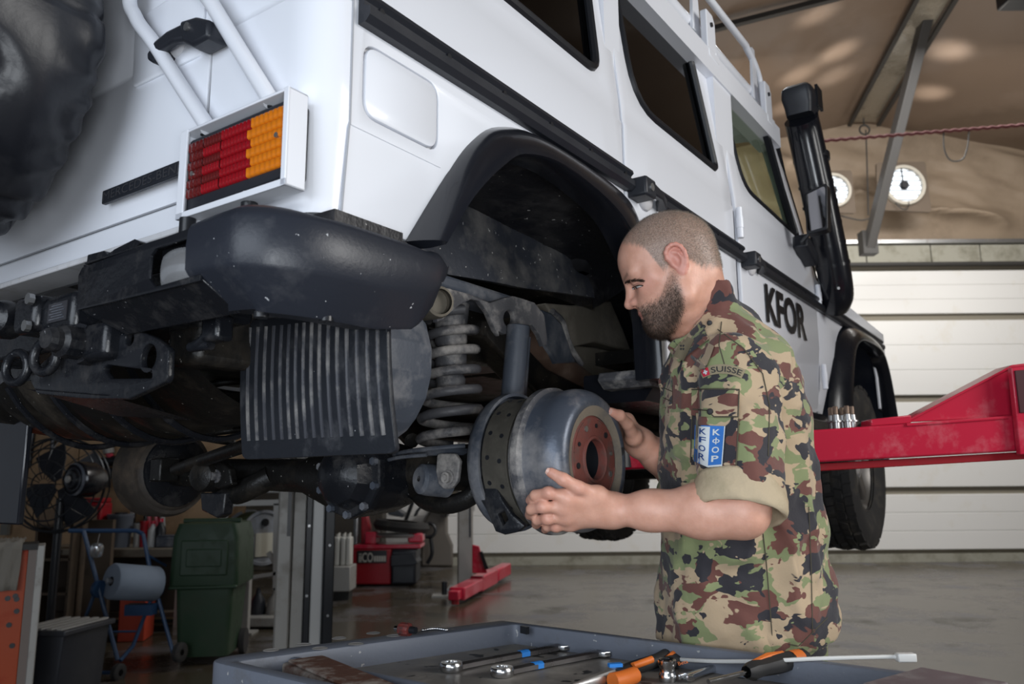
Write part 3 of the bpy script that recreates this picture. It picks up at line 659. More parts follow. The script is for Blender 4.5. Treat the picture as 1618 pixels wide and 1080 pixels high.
# --- ribbed mud flap
FQ = [V(386, 726, x=.135), V(628, 716, x=.135), V(613, 497, x=.105), V(388, 506, x=.105)]
def fq(u, v, w=0.0):
    p = FQ[0]*((1-u)*(1-v))+FQ[1]*(u*(1-v))+FQ[2]*(u*v)+FQ[3]*((1-u)*v); return p+Vector((-w-.006*math.sin(v*3.14)+.004*math.sin(u*7), 0, 0))
mf = link('mud_flap', plate([rpoly([(0, 0), (1, 0), (1, .96), (.93, 1.0), (.6, .985), (.3, 1.01), (0, 1.0)], [.05, .05, .02, .02, 0, 0, .02])], .010, .003, lambda u, v, w: fq(u, v, w), [((k/10, 0, 0), (1, 0, 0)) for k in range(1, 10)]+[((0, k/8, 0), (0, 1, 0)) for k in range(1, 8)]), mat('flap_rubber', (.016, .018, .023), .36, dirt=(.07, .072, .08), dscale=8, damt=.3, bump=.1, bscale=50, speck=(.5, .5, .52, 90, .77)), CAR)
mat('flap_rib', (.035, .037, .046), .38, dirt=(.24, .23, .22), dscale=10, damt=.48)
for k in range(16):
    u = .055+.89*k/15.0
    L = [fq(u, v, .0035) for v in [.135+(.83-.02*abs(k-8)/8)*j/8 for j in range(9)]]
    MB().tube(L, .0046, 8).build('rib', MATS['flap_rib'], mf)
mx = .12
MB().beam((mx+.005, .03, 1.475), (mx+.005, .40, 1.50), .02, .02).build('flap_rail', M['dusty'], CAR)
# --- moulded tank end beside the flap
fo_ = rpoly([(596, 468), (640, 474), (664, 500), (674, 545), (673, 590), (664, 632), (646, 668), (628, 692), (596, 700)], 14, 3)
fa = [V(*q, x=.34) for q in fo_]; fcn = sum(fa, Vector())/len(fa)
def grow(k, x): return [Vector((x, fcn.y+(p.y-fcn.y)*k, fcn.z+(p.z-fcn.z)*k)) for p in fa]
MB().loft([grow(.85, .232), grow(.95, .240), grow(1.0, .262), grow(1.0, .34), grow(.9, .36)]).build('filler_box', M['dustyblue'], CAR, smooth=60)
# --- fuel tank across the rear: ribbed belly
lp = []
for i in range(25):
    y = .40+(1.30-.40)*i/24; row = []
    e = .5*(1-math.cos(2*math.pi*i/24)); dz = 0
    for j in range(15):
        t = j/14; x = .02+.40*t; z = 1.50-(.165+.035*e**.5)*math.sin(math.pi*(.06+.88*t))**.55 + .012*(i in (5, 9, 13, 17, 21))
        row.append(Vector((x, y, z)))
    lp.append(row)
MB().loft(lp, closed=False, caps=False).build('fuel_tank', M['under'], CAR, smooth=60)
for y in (.55, .70, .86, 1.02):
    MB().tube([(.012+.40*t, y+.05*t, 1.492-.198*math.sin(math.pi*(.06+.88*t))**.55) for t in [k/14 for k in range(15)]], .007, 6).build('tank_rib', M['steelblack'], CAR)
MB().box((.0, .33, 1.40), (.30, .42, 1.50)).build('tank_bracket', M['under'], CAR, bevel=.015)
MB().tube([(.02, .44, 1.455), (.1, .40, 1.43), (.22, .37, 1.36)], .008, 8).tube([(.05, .43, 1.45), (.15, .39, 1.42), (.25, .37, 1.35)], .005, 8).build('brake_pipe', M['dusty'], CAR)
# --- towing gear: carrier plate with holes, sockets, rings, shackle, hook coupling
tx = -.085
plate_o = rpoly([(.260, 1.355), (.262, 1.405), (.300, 1.425), (.345, 1.440), (.470, 1.445), (.61, 1.435), (.70, 1.40), (.66, 1.365), (.50, 1.345), (.36, 1.335)], .012)
tp = link('tow_carrier', plate([plate_o, circ(.315, 1.396, .0205), circ(.372, 1.432, .012), rpoly([(.300, 1.363), (.42, 1.372), (.445, 1.39), (.43, 1.395), (.37, 1.385), (.305, 1.375)], .004)], .012, .003, lambda u, v, w: Vector((tx-w, u, v))), M['steelblack'], CAR)
MB().add([(tx-.01, .42, 1.345), (tx-.01, .69, 1.375), (.06, .66, 1.335), (.06, .42, 1.315)], [(0, 1, 2, 3)]).build('carrier_floor', M['steelblack'], tp)
for y, z in ((.700, 1.412), (.598, 1.422)):
    MB().lathe([(.027+.008*math.cos(a), .008*math.sin(a)) for a in [2*math.pi*k/10 for k in range(10)]], (tx-.025, y, z), (-1, -.25, 0), 24, close=True).build('tow_ring', M['steelblack'], CAR)
MB().lathe([(.0, .085), (.016, .085), (.020, .075), (.020, .066), (.027, .060), (.027, .03), (.034, .03), (.034, .0)], (tx+.0, .487, 1.432), (-1, -.15, .0), 12).build('trailer_socket', M['steelblack'], CAR, smooth=20)
MB().box((tx-.03, .400, 1.402), (tx+.01, .475, 1.462)).build('socket_box', M['steelblack'], CAR, bevel=.01)
sh = []
for k in range(13):
    a = math.pi*.5+math.pi*k/12; sh.append((-.05, .27+.045*math.cos(a), 1.438+.026*math.sin(a)))
MB().tube([(-.045, .225, 1.464)]+sh+[(-.045, .225, 1.412)], .008, 10).build('shackle', M['steelblack'], CAR)
MB().box((-.06, .190, 1.415), (-.03, .232, 1.455)).build('shackle_lug', M['steelblack'], CAR, bevel=.006)
hk = MB().box((-.12, .50, 1.455), (-.02, .62, 1.525)).box((-.135, .60, 1.465), (-.03, .68, 1.53)).build('tow_hook', M['steelblack'], CAR, bevel=.012)
MB().lathe([(.034, .0), (.036, .02), (.030, .04), (.012, .05), (0, .05)], (-.10, .76, 1.505), (-1, -.4, 0), 20).build('hook_mouth', M['steelblack'], hk)
MB().tube([(-.155, .76+.048*math.cos(a), 1.505+.052*math.sin(a)) for a in [2.9-.3*k for k in range(13)]], .0035, 8).build('hook_wire', M['chrome'], hk)
for y, z in ((.603, 1.518), (.606, 1.472)): MB().cyl((-.137, y, z), (-.146, y, z), .010, 8).build('bolt', M['steel'], hk)
MB().box((-.1205, .515, 1.475), (-.1220, .578, 1.508)).build('type_plate', mat('type_plate', (.07, .07, .08), .35, metal=.5), hk)
for k in range(6): MB().box((-.1222, .522+.004*(k % 3), 1.4795+.0045*k), (-.1226, .572-.006*(k % 2), 1.4812+.0045*k)).build('plate_line', M['dustyblue'], hk)
# --- rear axle, differential, springs, damper, brake
AX_, AZ = .60, 1.247
ax = MB().tube([(AX_, .10, AZ-.005), (AX_, .30, AZ-.01), (AX_, .40, AZ-.02), (AX_, .60, AZ-.03), (AX_, .75, AZ-.02), (AX_, 1.40, AZ)], [.046, .050, .055, .085, .042, .038], 18).build('rear_axle', M['under'], CAR)
oc = [(.094*math.cos(a+.26), .092*math.sin(a+.26)) for a in [2*math.pi*k/10 for k in range(10)]]
cover = []
for r, d in ((1.0, .0), (1.0, -.014), (.97, -.018), (.80, -.020), (.66, -.050), (.35, -.066), (.05, -.07)):
    cover.append([Vector((.475+d, .450+u*r, 1.222+v*r*.98)) for u, v in oc])
df = MB().loft(cover).build('differential_cover', M['steelblack'], CAR, smooth=30)
MB().loft([[Vector((x, .450+u*r, 1.222+v*r)) for u, v in oc] for x, r in ((.475, .96), (.52, .93), (.60, .85), (.70, .5))]).build('differential_housing', M['steelblack'], CAR, smooth=60)
for u, v in oc: MB().cyl((.458, .450+u*.90, 1.222+v*.88), (.446, .450+u*.90, 1.222+v*.88), .0085, 6).build('bolt', M['dustyblue'], df, smooth=20)
def coil(cx, cy, z0, z1, r0, r1, turns, wire, n=22):
    P = []
    N_ = int(turns*n)
    for k in range(N_+1):
        t = k/N_; a = 2*math.pi*turns*t+.6; r = r0+(r1-r0)*t
        e = min(1, min(t, 1-t)*turns*1.2); z = z0+(z1-z0)*t
        P.append((cx+r*math.cos(a), cy+r*math.sin(a), z))
    return MB().tube(P, wire, 10)
SX, SY = .60, .288
coil(SX, SY, 1.288, 1.578, .066, .052, 6.6, .0108).build('coil_spring', M['dusty'], CAR)
MB().lathe([(.0, 0), (.082, .0), (.088, .006), (.082, .014), (.05, .018), (0, .018)], (SX, SY, 1.262), (0, 0, 1), 28).build('spring_seat', M['dustyblue'], CAR)
MB().lathe([(.030, -.09), (.033, -.07), (.026, -.055), (.034, -.04), (.036, -.01), (.028, .0), (.036, .012), (.036, .05), (.042, .10)], (SX, SY, 1.50), (0, 0, 1), 20).build('bump_stop', M['dusty'], CAR)
# spring perch and shock bracket hanging from the rail: arched plate with two holes
bpx = [(676, 466), (690, 452), (720, 454), (748, 463), (773, 478), (788, 472), (800, 469), (830, 480), (850, 499), (857, 535), (855, 547), (848, 548), (838, 530), (826, 516), (815, 515), (803, 524), (790, 529), (783, 524), (784, 531), (779, 522), (770, 493), (760, 475), (750, 472), (735, 480), (704, 505), (695, 508), (693, 500), (680, 496)]
bo = [(p.x, p.z) for p in [V(*q, y=.19) for q in bpx]]
hl_ = [(p.x, p.z) for p in [V(795+6.5*math.cos(a), 504+13*math.sin(a), y=.19) for a in [2*math.pi*k/16 for k in range(16)]]]
def brk(u, v, w): return Vector((u, .19-w+.02*math.sin((u-.4)*14), v))
link('spring_bracket', plate([bo, hl_], .014, .003, brk, [((x, 0, 0), (1, 0, 0)) for x in (.45, .5, .55, .6, .65, .7, .75, .8)]), M['dusty'], CAR, smooth=30)
c0 = V(685, 478, y=.185)
MB().lathe([(.025, .03), (.030, .028), (.033, .018), (.033, -.10), (.026, -.10), (.025, .02)], c0, (-.35, -.9, -.1), 22).build('rail_tube_end', M['beige'], CAR)
MB().lathe([(.0005, .01), (.026, .01)], c0, (-.35, -.9, -.1), 22).build('tube_mud', M['beige'], CAR)
MB().box((.42, .20, 1.598), (.80, .30, 1.63)).build('bracket_top', M['dustyblue'], CAR, bevel=.01)
# damper
s0, s1 = Vector((.665, .150, 1.535)), Vector((.66, .165, 1.385)); s2 = Vector((.655, .18, 1.27))
dm = MB().cyl(s0+Vector((0, 0, .01)), s1, .0255, 24).build('damper', M['dustyblue'], CAR, bevel=.003)
MB().cyl(s1, s2, .019, 18).build('damper_rod', M['dusty'], dm)
MB().cyl((.72, .17, 1.53), (.735, .20, 1.33), .013, 12).build('brake_hose', M['dustyblue'], CAR)
# exhaust pipe, small gearbox lump, inner links
MB().tube(smooth_path([(.95, .34, 1.60), (1.03, .34, 1.555), (1.27, .35, 1.50), (1.6, .38, 1.43), (2.4, .5, 1.40)], 5), .036, 16).build('exhaust_pipe', M['rustpipe'], CAR)
MB().tube(smooth_path([(.9, .33, 1.30), (1.5, .32, 1.33), (1.9, .34, 1.36)], 4), .034, 14).build('trailing_arm', M['under'], CAR)
MB().tube([(.65, .30, 1.22), (1.2, .33, 1.31), (1.7, .34, 1.36)], .026, 12).build('trailing_arm', M['under'], CAR)
MB().box((1.15, .36, 1.44), (1.23, .42, 1.51)).box((1.16, .37, 1.50), (1.21, .41, 1.53)).build('brake_valve', M['dustyblue'], CAR, bevel=.008)
MB().tube([(.60, .40, 1.30), (.9, .9, 1.50)], .018, 10).build('panhard_rod', M['under'], CAR)
MB().tube([(.52, .35, 1.52), (.60, .75, 1.36), (.62, 1.2, 1.28)], .014, 10).build('stabiliser_bar', M['under'], CAR)
# lower spring link on the axle: clamp with eye bolt
cpx = [(690, 716), (718, 716), (726, 728), (722, 760), (712, 772), (700, 772), (692, 764), (688, 745)]
a_ = [V(*q, x=.515) for q in rpoly(cpx, 5, 3)]; MB().loft([a_, [p+Vector((.012, 0, 0)) for p in a_]]).build('axle_clamp', M['dusty'], CAR, bevel=.003)
cb = V(707, 754, x=.512); MB().lathe([(.0005, .012), (.006, .012), (.007, .008), (.011, .008), (.011, 0), (.015, 0), (.015, -.004)], cb, (-1, 0, 0), 14).build('clamp_bolt', M['dusty'], CAR)
cb = V(681, 758, x=.53); MB().lathe([(.006, .030), (.024, .030), (.031, .024), (.033, .010), (.033, -.04)], cb, (-1, .3, .1), 26).build('link_bush', M['dustyblue'], CAR)
MB().tube(smooth_path([V(650, 765, x=.62), V(672, 790, x=.60), V(705, 797, x=.58), V(742, 785, x=.58), V(765, 755, x=.59)], 4), .020, 12).build('axle_saddle', M['under'], CAR)
cb = V(327, 752, x=.50); MB().lathe([(.0005, .03), (.022, .030), (.036, .024), (.040, .010), (.040, -.04)], cb, (-1, -.2, 0), 22).build('link_bush', M['under'], CAR)
a_ = [V(*q, x=.50) for q in rpoly([(322, 732), (350, 730), (362, 740), (366, 765), (345, 772), (325, 765)], 4, 3)]; MB().loft([a_, [p+Vector((.02, 0, 0)) for p in a_]]).build('axle_clamp', M['under'], CAR, bevel=.004)
cb = V(341, 752, x=.497); MB().lathe([(.0005, .012), (.010, .012), (.011, .0), (.017, 0), (.017, -.004)], cb, (-1, 0, 0), 12).build('clamp_bolt', M['dusty'], CAR)
MB().tube([V(278, 742, x=.52), V(300, 734, x=.50), V(390, 703, x=.42), V(430, 690, x=.40)], .017, 10).build('track_rod', M['under'], CAR)
cb = V(260, 742, x=.53); MB().obox(cb, ((1, 0, 0), (0, 1, 0), (0, 0, 1)), (.03, .025, .032)).build('rod_clevis', M['under'], CAR, bevel=.005)
MB().tube(smooth_path([V(350, 770, x=.56), V(375, 778, x=.56), V(400, 768, x=.56), V(430, 752, x=.58)], 4), .03, 12).build('axle_saddle', M['under'], CAR)
a_ = [V(*q, x=.52) for q in ((316, 778), (356, 778), (352, 812), (342, 818), (330, 812), (318, 806))]; MB().loft([a_, [p+Vector((.03, 0, 0)) for p in a_]]).build('link_bracket', M['steelblack'], CAR, bevel=.004)
MB().tube(smooth_path([(.53, .40, 1.262), (.5, .33, 1.27), (.5, .25, 1.275), (.54, .20, 1.28)], 5), .005, 8).tube(smooth_path([(.51, .41, 1.25), (.48, .33, 1.258), (.49, .26, 1.262)], 5), .004, 8).build('brake_line', M['dustyblue'], CAR)
# backing plate, shoes with linings (rivet holes), hub
by = .128
bp = MB().lathe([(.03, .02), (.06, .022), (.115, .018), (.132, .010), (.139, -.004), (.139, -.022), (.133, -.022), (.130, -.006), (.10, -.002), (.03, -.002)], (AX_, by, AZ), (0, 1, 0), 48).build('brake_backing_plate', M['dustyblue'], CAR, smooth=40)
for a0, a1 in ((R_(14), R_(166)), (R_(194), R_(346))):
    L = []
    for k in range(25):
        a = a0+(a1-a0)*k/24; u, v = math.sin(a), math.cos(a)
        L.append([Vector((AX_-u*r, y, AZ+v*r)) for r, y in ((.110, by-.020), (.122, by-.020), (.122, by-.082), (.110, by-.082))])
    shoe = MB().loft(L).build('brake_shoe', M['dusty'], CAR, bevel=.001)
    L = []
    for k in range(25):
        a = a0+.06+(a1-a0-.12)*k/24; u, v = math.sin(a), math.cos(a)
        L.append([Vector((AX_-u*r, y, AZ+v*r)) for r, y in ((.1222, by-.022), (.1285, by-.022), (.1285, by-.080), (.1222, by-.080))])
    ln = MB().loft(L).build('lining', M['lining'], shoe, bevel=.001)
    for k in range(7):
        for q in (0, 1):
            a = a0+.16+(a1-a0-.32)*(k+.15*q)/6.2; u, v = math.sin(a), math.cos(a); y = by-.036-.028*q
            MB().cyl((AX_-u*.128, y, AZ+v*.128), (AX_-u*.1289, y, AZ+v*.1289), .0048, 8).build('rivet_hole', M['gasket'], ln)
MB().lathe([(.0, -.115), (.022, -.115), (.040, -.11), (.042, -.09), (.042, -.085), (.055, -.083), (.055, -.02)], (AX_, by, AZ), (0, 1, 0), 28).build('wheel_hub', M['rust'], CAR)
# lower bracket of the hub carrier
lbp = [(748, 765), (768, 752), (784, 760), (797, 790), (812, 812), (832, 830), (822, 839), (800, 844), (786, 839), (772, 806)]
hb0 = [(p.y, p.z) for p in [V(*q, x=.49) for q in lbp]]; hb1 = [(p.y, p.z) for p in [V(*q, x=.49) for q in ((790, 812), (800, 806), (806, 820), (798, 830))]]
link('hub_bracket', plate([hb0, hb1], .014, .003, lambda u, v, w: Vector((.49-w, u, v))), M['steelblack'], CAR)
# left brake drum, seen from the inside under the car
LDc = V(275, 744, y=1.33); LY = 1.33
ld_ = MB().lathe([(.03, -.02), (.08, -.022), (.105, -.012), (.112, .0), (.122, .0), (.130, .02), (.130, .10), (.10, .112), (.02, .112)], (LDc.x, LY, LDc.z), (0, 1, 0), 44).build('left_brake_drum', mat('rusty_drum', (.05, .042, .036), .6, dirt=(.13, .10, .075), dscale=9, damt=.45, bump=.2, bscale=50), CAR)
MB().lathe([(.03, -.028), (.07, -.028), (.10, -.018), (.104, -.01)], (LDc.x, LY, LDc.z), (0, 1, 0), 36).build('left_backing_plate', M['steelblack'], CAR)
coil(.66, 1.16, 1.33, 1.56, .062, .055, 5, .011).build('left_coil_spring', M['under'], CAR)
# --- front wheel
FXc, FZc, FR = 3.38, 1.275, .385
def tyre(parent, c, ay):
    o = empty('front_wheel', c); o.parent = parent
    prof = [(.20, .075), (.25, .100), (.30, .112), (.345, .110), (.368, .098), (.374, .06), (.374, -.06), (.368, -.098), (.345, -.110), (.30, -.112), (.25, -.100), (.20, -.075)]
    MB().lathe(prof, (0, 0, 0), (0, ay, 0), 56).build('tyre', M['rubber'], o, smooth=40)
    tb = MB(); N_ = 46
    for k in range(N_):
        for r_, off in enumerate((-.082, -.042, 0, .042, .082)):
            a = 2*math.pi*(k+(.5 if r_ % 2 else 0)+.15*math.sin(k*3))/N_; u, v = math.cos(a), math.sin(a); t = Vector((-v, 0, u)); n_ = Vector((u, 0, v)); w_ = .017 if abs(off) > .06 else .0155
            rr = .3785 if abs(off) < .06 else .374
            tb.obox(n_*rr+Vector((0, off, 0)), (t, n_, Vector((0, 1, .18*(1 if r_ % 2 else -1)))), (.019, .008, w_))
    tb.build('tread_blocks', M['rubber'], o, smooth=20)['kind'] = 'stuff'
    MB().lathe([(.205, .085), (.215, .078), (.19, .05), (.175, -.02), (.19, -.06), (.21, -.085)], (0, 0, 0), (0, ay, 0), 40).build('rim', mat('alloy_rim', (.16, .15, .14), .4, metal=.6, dirt=(.10, .085, .07), dscale=10, damt=.4), o)
    for k in range(5):
        a = 2*math.pi*k/5+.4; u, v = math.cos(a), math.sin(a)
        MB().obox((u*.11, -.045*ay*-1, v*.11), ((u, 0, v), (-v, 0, u), (0, 1, 0)), (.085, .028, .012)).build('spoke', MATS['alloy_rim'], o, bevel=.006)
    MB().lathe([(0, .07), (.03, .07), (.055, .058), (.06, .03)], (0, 0, 0), (0, ay, 0), 20).build('hub_cap', M['dusty'], o)
    return o
tyre(CAR, (FXc, .115, FZc), -1); tyre(CAR, (FXc, 1.43, FZc), 1)
MB().tube([(FXc, .2, FZc), (FXc, 1.4, FZc)], .05, 12).build('front_axle', M['under'], CAR)
MB().box((2.5, .20, 1.25), (2.75, .5, 1.40)).build('gearbox', M['under'], CAR, bevel=.03)
# --- snorkel up the windscreen pillar
sp = [V(*p, y=q) for p, q in (((1318, 478), -.045), ((1322, 462), -.07), ((1316, 420), -.075), ((1301, 345), -.07), ((1283, 262), -.06), ((1271, 208), -.055), ((1266, 188), -.055))]
sn = MB().tube(smooth_path(sp, 5), .066, 20).build('snorkel', M['gloss'], CAR)
for q in range(5):
    a = sp[2].lerp(sp[4], q/5.0); b = a+(sp[4]-sp[2]).normalized()*.012
    MB().cyl(a, b, .069, 20).build('collar', M['gloss'], sn)
MB().cyl(sp[4]+Vector((0, 0, .02)), sp[4]+Vector((0, 0, .045)), .071, 20).build('clamp', M['gasket'], sn)
h0 = V(1267, 186, y=-.055); h1 = V(1262, 140, y=-.055)
hd = []
for t, w_, l_ in ((0, .05, .05), (.3, .055, .062), (.55, .06, .082), (.85, .058, .088), (1.0, .045, .07)):
    c = h0.lerp(h1, t)+Vector((.028*t, 0, 0)); hd.append([c+Vector((l_*u, w_*v, 0)) for u, v in rpoly([(-1, -1), (1, -1), (1, 1), (-1, 1)], .35, 3)])
MB().loft(hd).build('snorkel_head', M['blackp'], sn, smooth=45)
c = h0.lerp(h1, .72)
for k in range(5): MB().box((c.x+.02+.016*k, c.y-.0655, c.z-.045), (c.x+.028+.016*k, c.y-.055, c.z+.045)).build('head_slat', M['gasket'], sn)
a = V(1262, 225, y=-.03); MB().cyl(a, sp[4], .02, 10).build('bracket', M['gloss'], sn)
MB().cyl(V(1306, 458, y=-.005), V(1325, 455, y=-.10), .006, 8).build('stay_bolt', M['steel'], sn)
# --- door mirror
mo = rpoly([(1270.5, 305), (1307, 287), (1308, 362), (1274, 371)], 5, 3)
mx_ = 2.22
mm = [V(*p, x=mx_) for p in mo]
mi = MB().loft([mm, [p+Vector((.05, 0, 0)) for p in mm]]).build('door_mirror', M['gasket'], CAR, bevel=.006)
mm2 = [Vector((mx_-.002, p.y, p.z)) for p in [V(*q, x=mx_) for q in rpoly([(1274, 308), (1304, 293), (1304.5, 358), (1277, 366)], 4, 3)]]
MB().loft([mm2, [p+Vector((.004, 0, 0)) for p in mm2]]).build('mirror_glass', mat('mirror_glass', (.30, .30, .32), .04, metal=1), mi)
MB().tube([V(1278, 370, x=mx_+.03), V(1268, 380, x=mx_+.03), V(1266, 388, y=-.01)], .008, 8).build('mirror_arm', M['gasket'], mi)
a = V(1259, 385, y=-.02); MB().obox(V(1273, 396, y=-.025), (Vector((1, 0, -.35)), Vector((0, 1, 0)), Vector((.35, 0, 1))), (.075, .028, .030)).build('mirror_foot', M['blackp'], mi, bevel=.008)
# --- roof rack rails and brackets
for x in (1.02, 1.60, 2.19):
    b = MB().prism(rpoly([(x-.035, 2.57), (x+.04, 2.57), (x+.04, 2.70), (x+.02, 2.725), (x-.035, 2.725)], .008), lambda u, v: Vector((u, .018, v)), lambda u, v: Vector((u, .040, v))).build('rack_bracket', M['paint'], CAR, bevel=.003)
    MB().box((x-.04, .012, 2.555), (x+.045, .05, 2.585)).build('clamp', M['paint'], b, bevel=.003)
    MB().cyl((x, .018, 2.68), (x, .012, 2.68), .008, 8).build('bolt', M['gasket'], b)
    MB().add([(x-.05, .06, 2.66), (x+.02, .06, 2.66), (x-.0, .06, 2.88), (x-.03, .06, 2.88), (x-.05, .07, 2.66), (x+.02, .07, 2.66), (x-.0, .07, 2.88), (x-.03, .07, 2.88)], [(0, 1, 2, 3), (7, 6, 5, 4), (0, 4, 5, 1), (1, 5, 6, 2), (2, 6, 7, 3), (3, 7, 4, 0)]).build('gusset', M['paint'], b)
MB().tube([(.3, .09, 2.70), (2.22, .09, 2.70)], .024, 14).build('rack_rail', M['paint'], CAR)
MB().tube(smooth_path([(.3, .065, 2.86), (1.9, .065, 2.86), (2.12, .065, 2.85), (2.24, .065, 2.79), (2.27, .065, 2.68)], 5), .013, 12).build('rack_rail', M['paint'], CAR)
for k in range(8): MB().cyl((.3+.27*k, .09, 2.70), (.3+.27*k, 1.5, 2.70), .012, 8).build('rack_bar', M['paint'], CAR)
# ================================================================== distance-field modelling (used for the man and his clothes)
def sdf_mesh(fn, lo, hi, res):
    lo = np.array(lo, float); hi = np.array(hi, float); n = np.ceil((hi-lo)/res).astype(int)+1
    ax = [lo[i]+res*np.arange(n[i]) for i in range(3)]
    G = np.stack(np.meshgrid(*ax, indexing='ij'), -1).reshape(-1, 3)
    K = 4; ci = [np.unique(np.append(np.arange(0, n[i], K), n[i]-1)) for i in range(3)]     # coarse pass, then only the cells near the surface
    Gc = np.stack(np.meshgrid(*[ax[i][ci[i]] for i in range(3)], indexing='ij'), -1); vc = fn(Gc.reshape(-1, 3)).reshape(Gc.shape[:3])
    near = [np.minimum((np.arange(n[i])+K//2)//K, len(ci[i])-1) for i in range(3)]
    v = vc[np.ix_(*near)].ravel().copy(); todo = np.flatnonzero(np.abs(v) < res*K*2.2); S = 400000
    for i in range(0, len(todo), S): v[todo[i:i+S]] = fn(G[todo[i:i+S]])
    v = v.reshape(n); s = v < 0
    c = np.zeros(n-1, int); cells = [(i, j, k) for i in (0, 1) for j in (0, 1) for k in (0, 1)]
    for i, j, k in cells: c += s[i:n[0]-1+i, j:n[1]-1+j, k:n[2]-1+k]
    act = (c > 0) & (c < 8); idx = np.argwhere(act); vid = -np.ones(n-1, int); vid[act] = np.arange(len(idx))
    acc = np.zeros((len(idx), 3)); cnt = np.zeros(len(idx))
    for a in range(3):
        for d1 in (0, 1):
            for d2 in (0, 1):
                o = [0, 0, 0]; b, e = [q for q in range(3) if q != a]; o[b] = d1; o[e] = d2; p0 = idx+np.array(o); p1 = p0.copy(); p1[:, a] += 1
                v0 = v[tuple(p0.T)]; v1 = v[tuple(p1.T)]; m = (v0 < 0) != (v1 < 0); t = np.where(m, v0/np.where(m, v0-v1, 1), 0)
                q = p0.astype(float); q[:, a] += t; acc[m] += q[m]; cnt[m] += 1
    V_ = lo+res*acc/np.maximum(cnt, 1)[:, None]; F = []
    for a in range(3):
        b, e = (a+1) % 3, (a+2) % 3
        sl0 = [slice(0, n[i]) for i in range(3)]; sl1 = list(sl0); sl0[a] = slice(0, n[a]-1); sl1[a] = slice(1, n[a])
        for q in (b, e): sl0[q] = slice(1, n[q]-1); sl1[q] = slice(1, n[q]-1)
        m0 = s[tuple(sl0)]; m1 = s[tuple(sl1)]; E_ = np.argwhere(m0 != m1); inside0 = m0[tuple(E_.T)]
        base = E_.copy(); base[:, b] += 1; base[:, e] += 1
        def cell(db, de):
            r = base.copy(); r[:, b] -= db; r[:, e] -= de; return vid[tuple(r.T)]
        q = np.stack([cell(1, 1), cell(0, 1), cell(0, 0), cell(1, 0)], 1)
        q[~inside0] = q[~inside0][:, ::-1]; F.append(q)
    return V_, np.concatenate(F)
def np_mesh(V_, F):
    me = bpy.data.meshes.new('m'); me.vertices.add(len(V_)); me.vertices.foreach_set('co', V_.astype(np.float32).ravel())
    me.loops.add(F.size); me.loops.foreach_set('vertex_index', F.astype(np.int32).ravel()); me.polygons.add(len(F))
    me.polygons.foreach_set('loop_start', np.arange(0, F.size, F.shape[1], dtype=np.int32)); me.update(calc_edges=True); me.validate(); return me
A_ = lambda p: np.array(p, float)
def rcone(P, a, b, r1, r2):
    a = A_(a); b = A_(b); ba = b-a; t = np.clip(((P-a)@ba)/max(1e-12, ba@ba), 0, 1)
    return np.linalg.norm(P-a-t[:, None]*ba, axis=1)-(r1+(r2-r1)*t)
def ell(P, c, r, R=None):
    q = P-A_(c)
    if R is not None: q = q@R
    r = A_(r); k0 = np.linalg.norm(q/r, axis=1); k1 = np.linalg.norm(q/(r*r), axis=1)
    return np.where(k1 > 1e-9, k0*(k0-1)/np.maximum(k1, 1e-9), -r.min())
def su(a, b, k):
    h = np.clip(.5+.5*(b-a)/k, 0, 1); return b*(1-h)+a*h-k*h*(1-h)
def ss(a, b, k):  # subtract b from a
    h = np.clip(.5-.5*(a+b)/k, 0, 1); return a*(1-h)-b*h+k*h*(1-h)
rng = np.random.default_rng(5)
class Waves:
    def __init__(s, n, f0, f1, stretch=(1, 1, 1)):
        d = rng.normal(size=(n, 3)); d /= np.linalg.norm(d, axis=1)[:, None]; f = rng.uniform(f0, f1, n)
        s.k = d*f[:, None]*A_(stretch); s.p = rng.uniform(0, 6.28, n); s.a = (f0/f); s.a /= np.sqrt((s.a**2).sum()/2)
    def __call__(s, P): return np.sin(P@s.k.T+s.p)@s.a
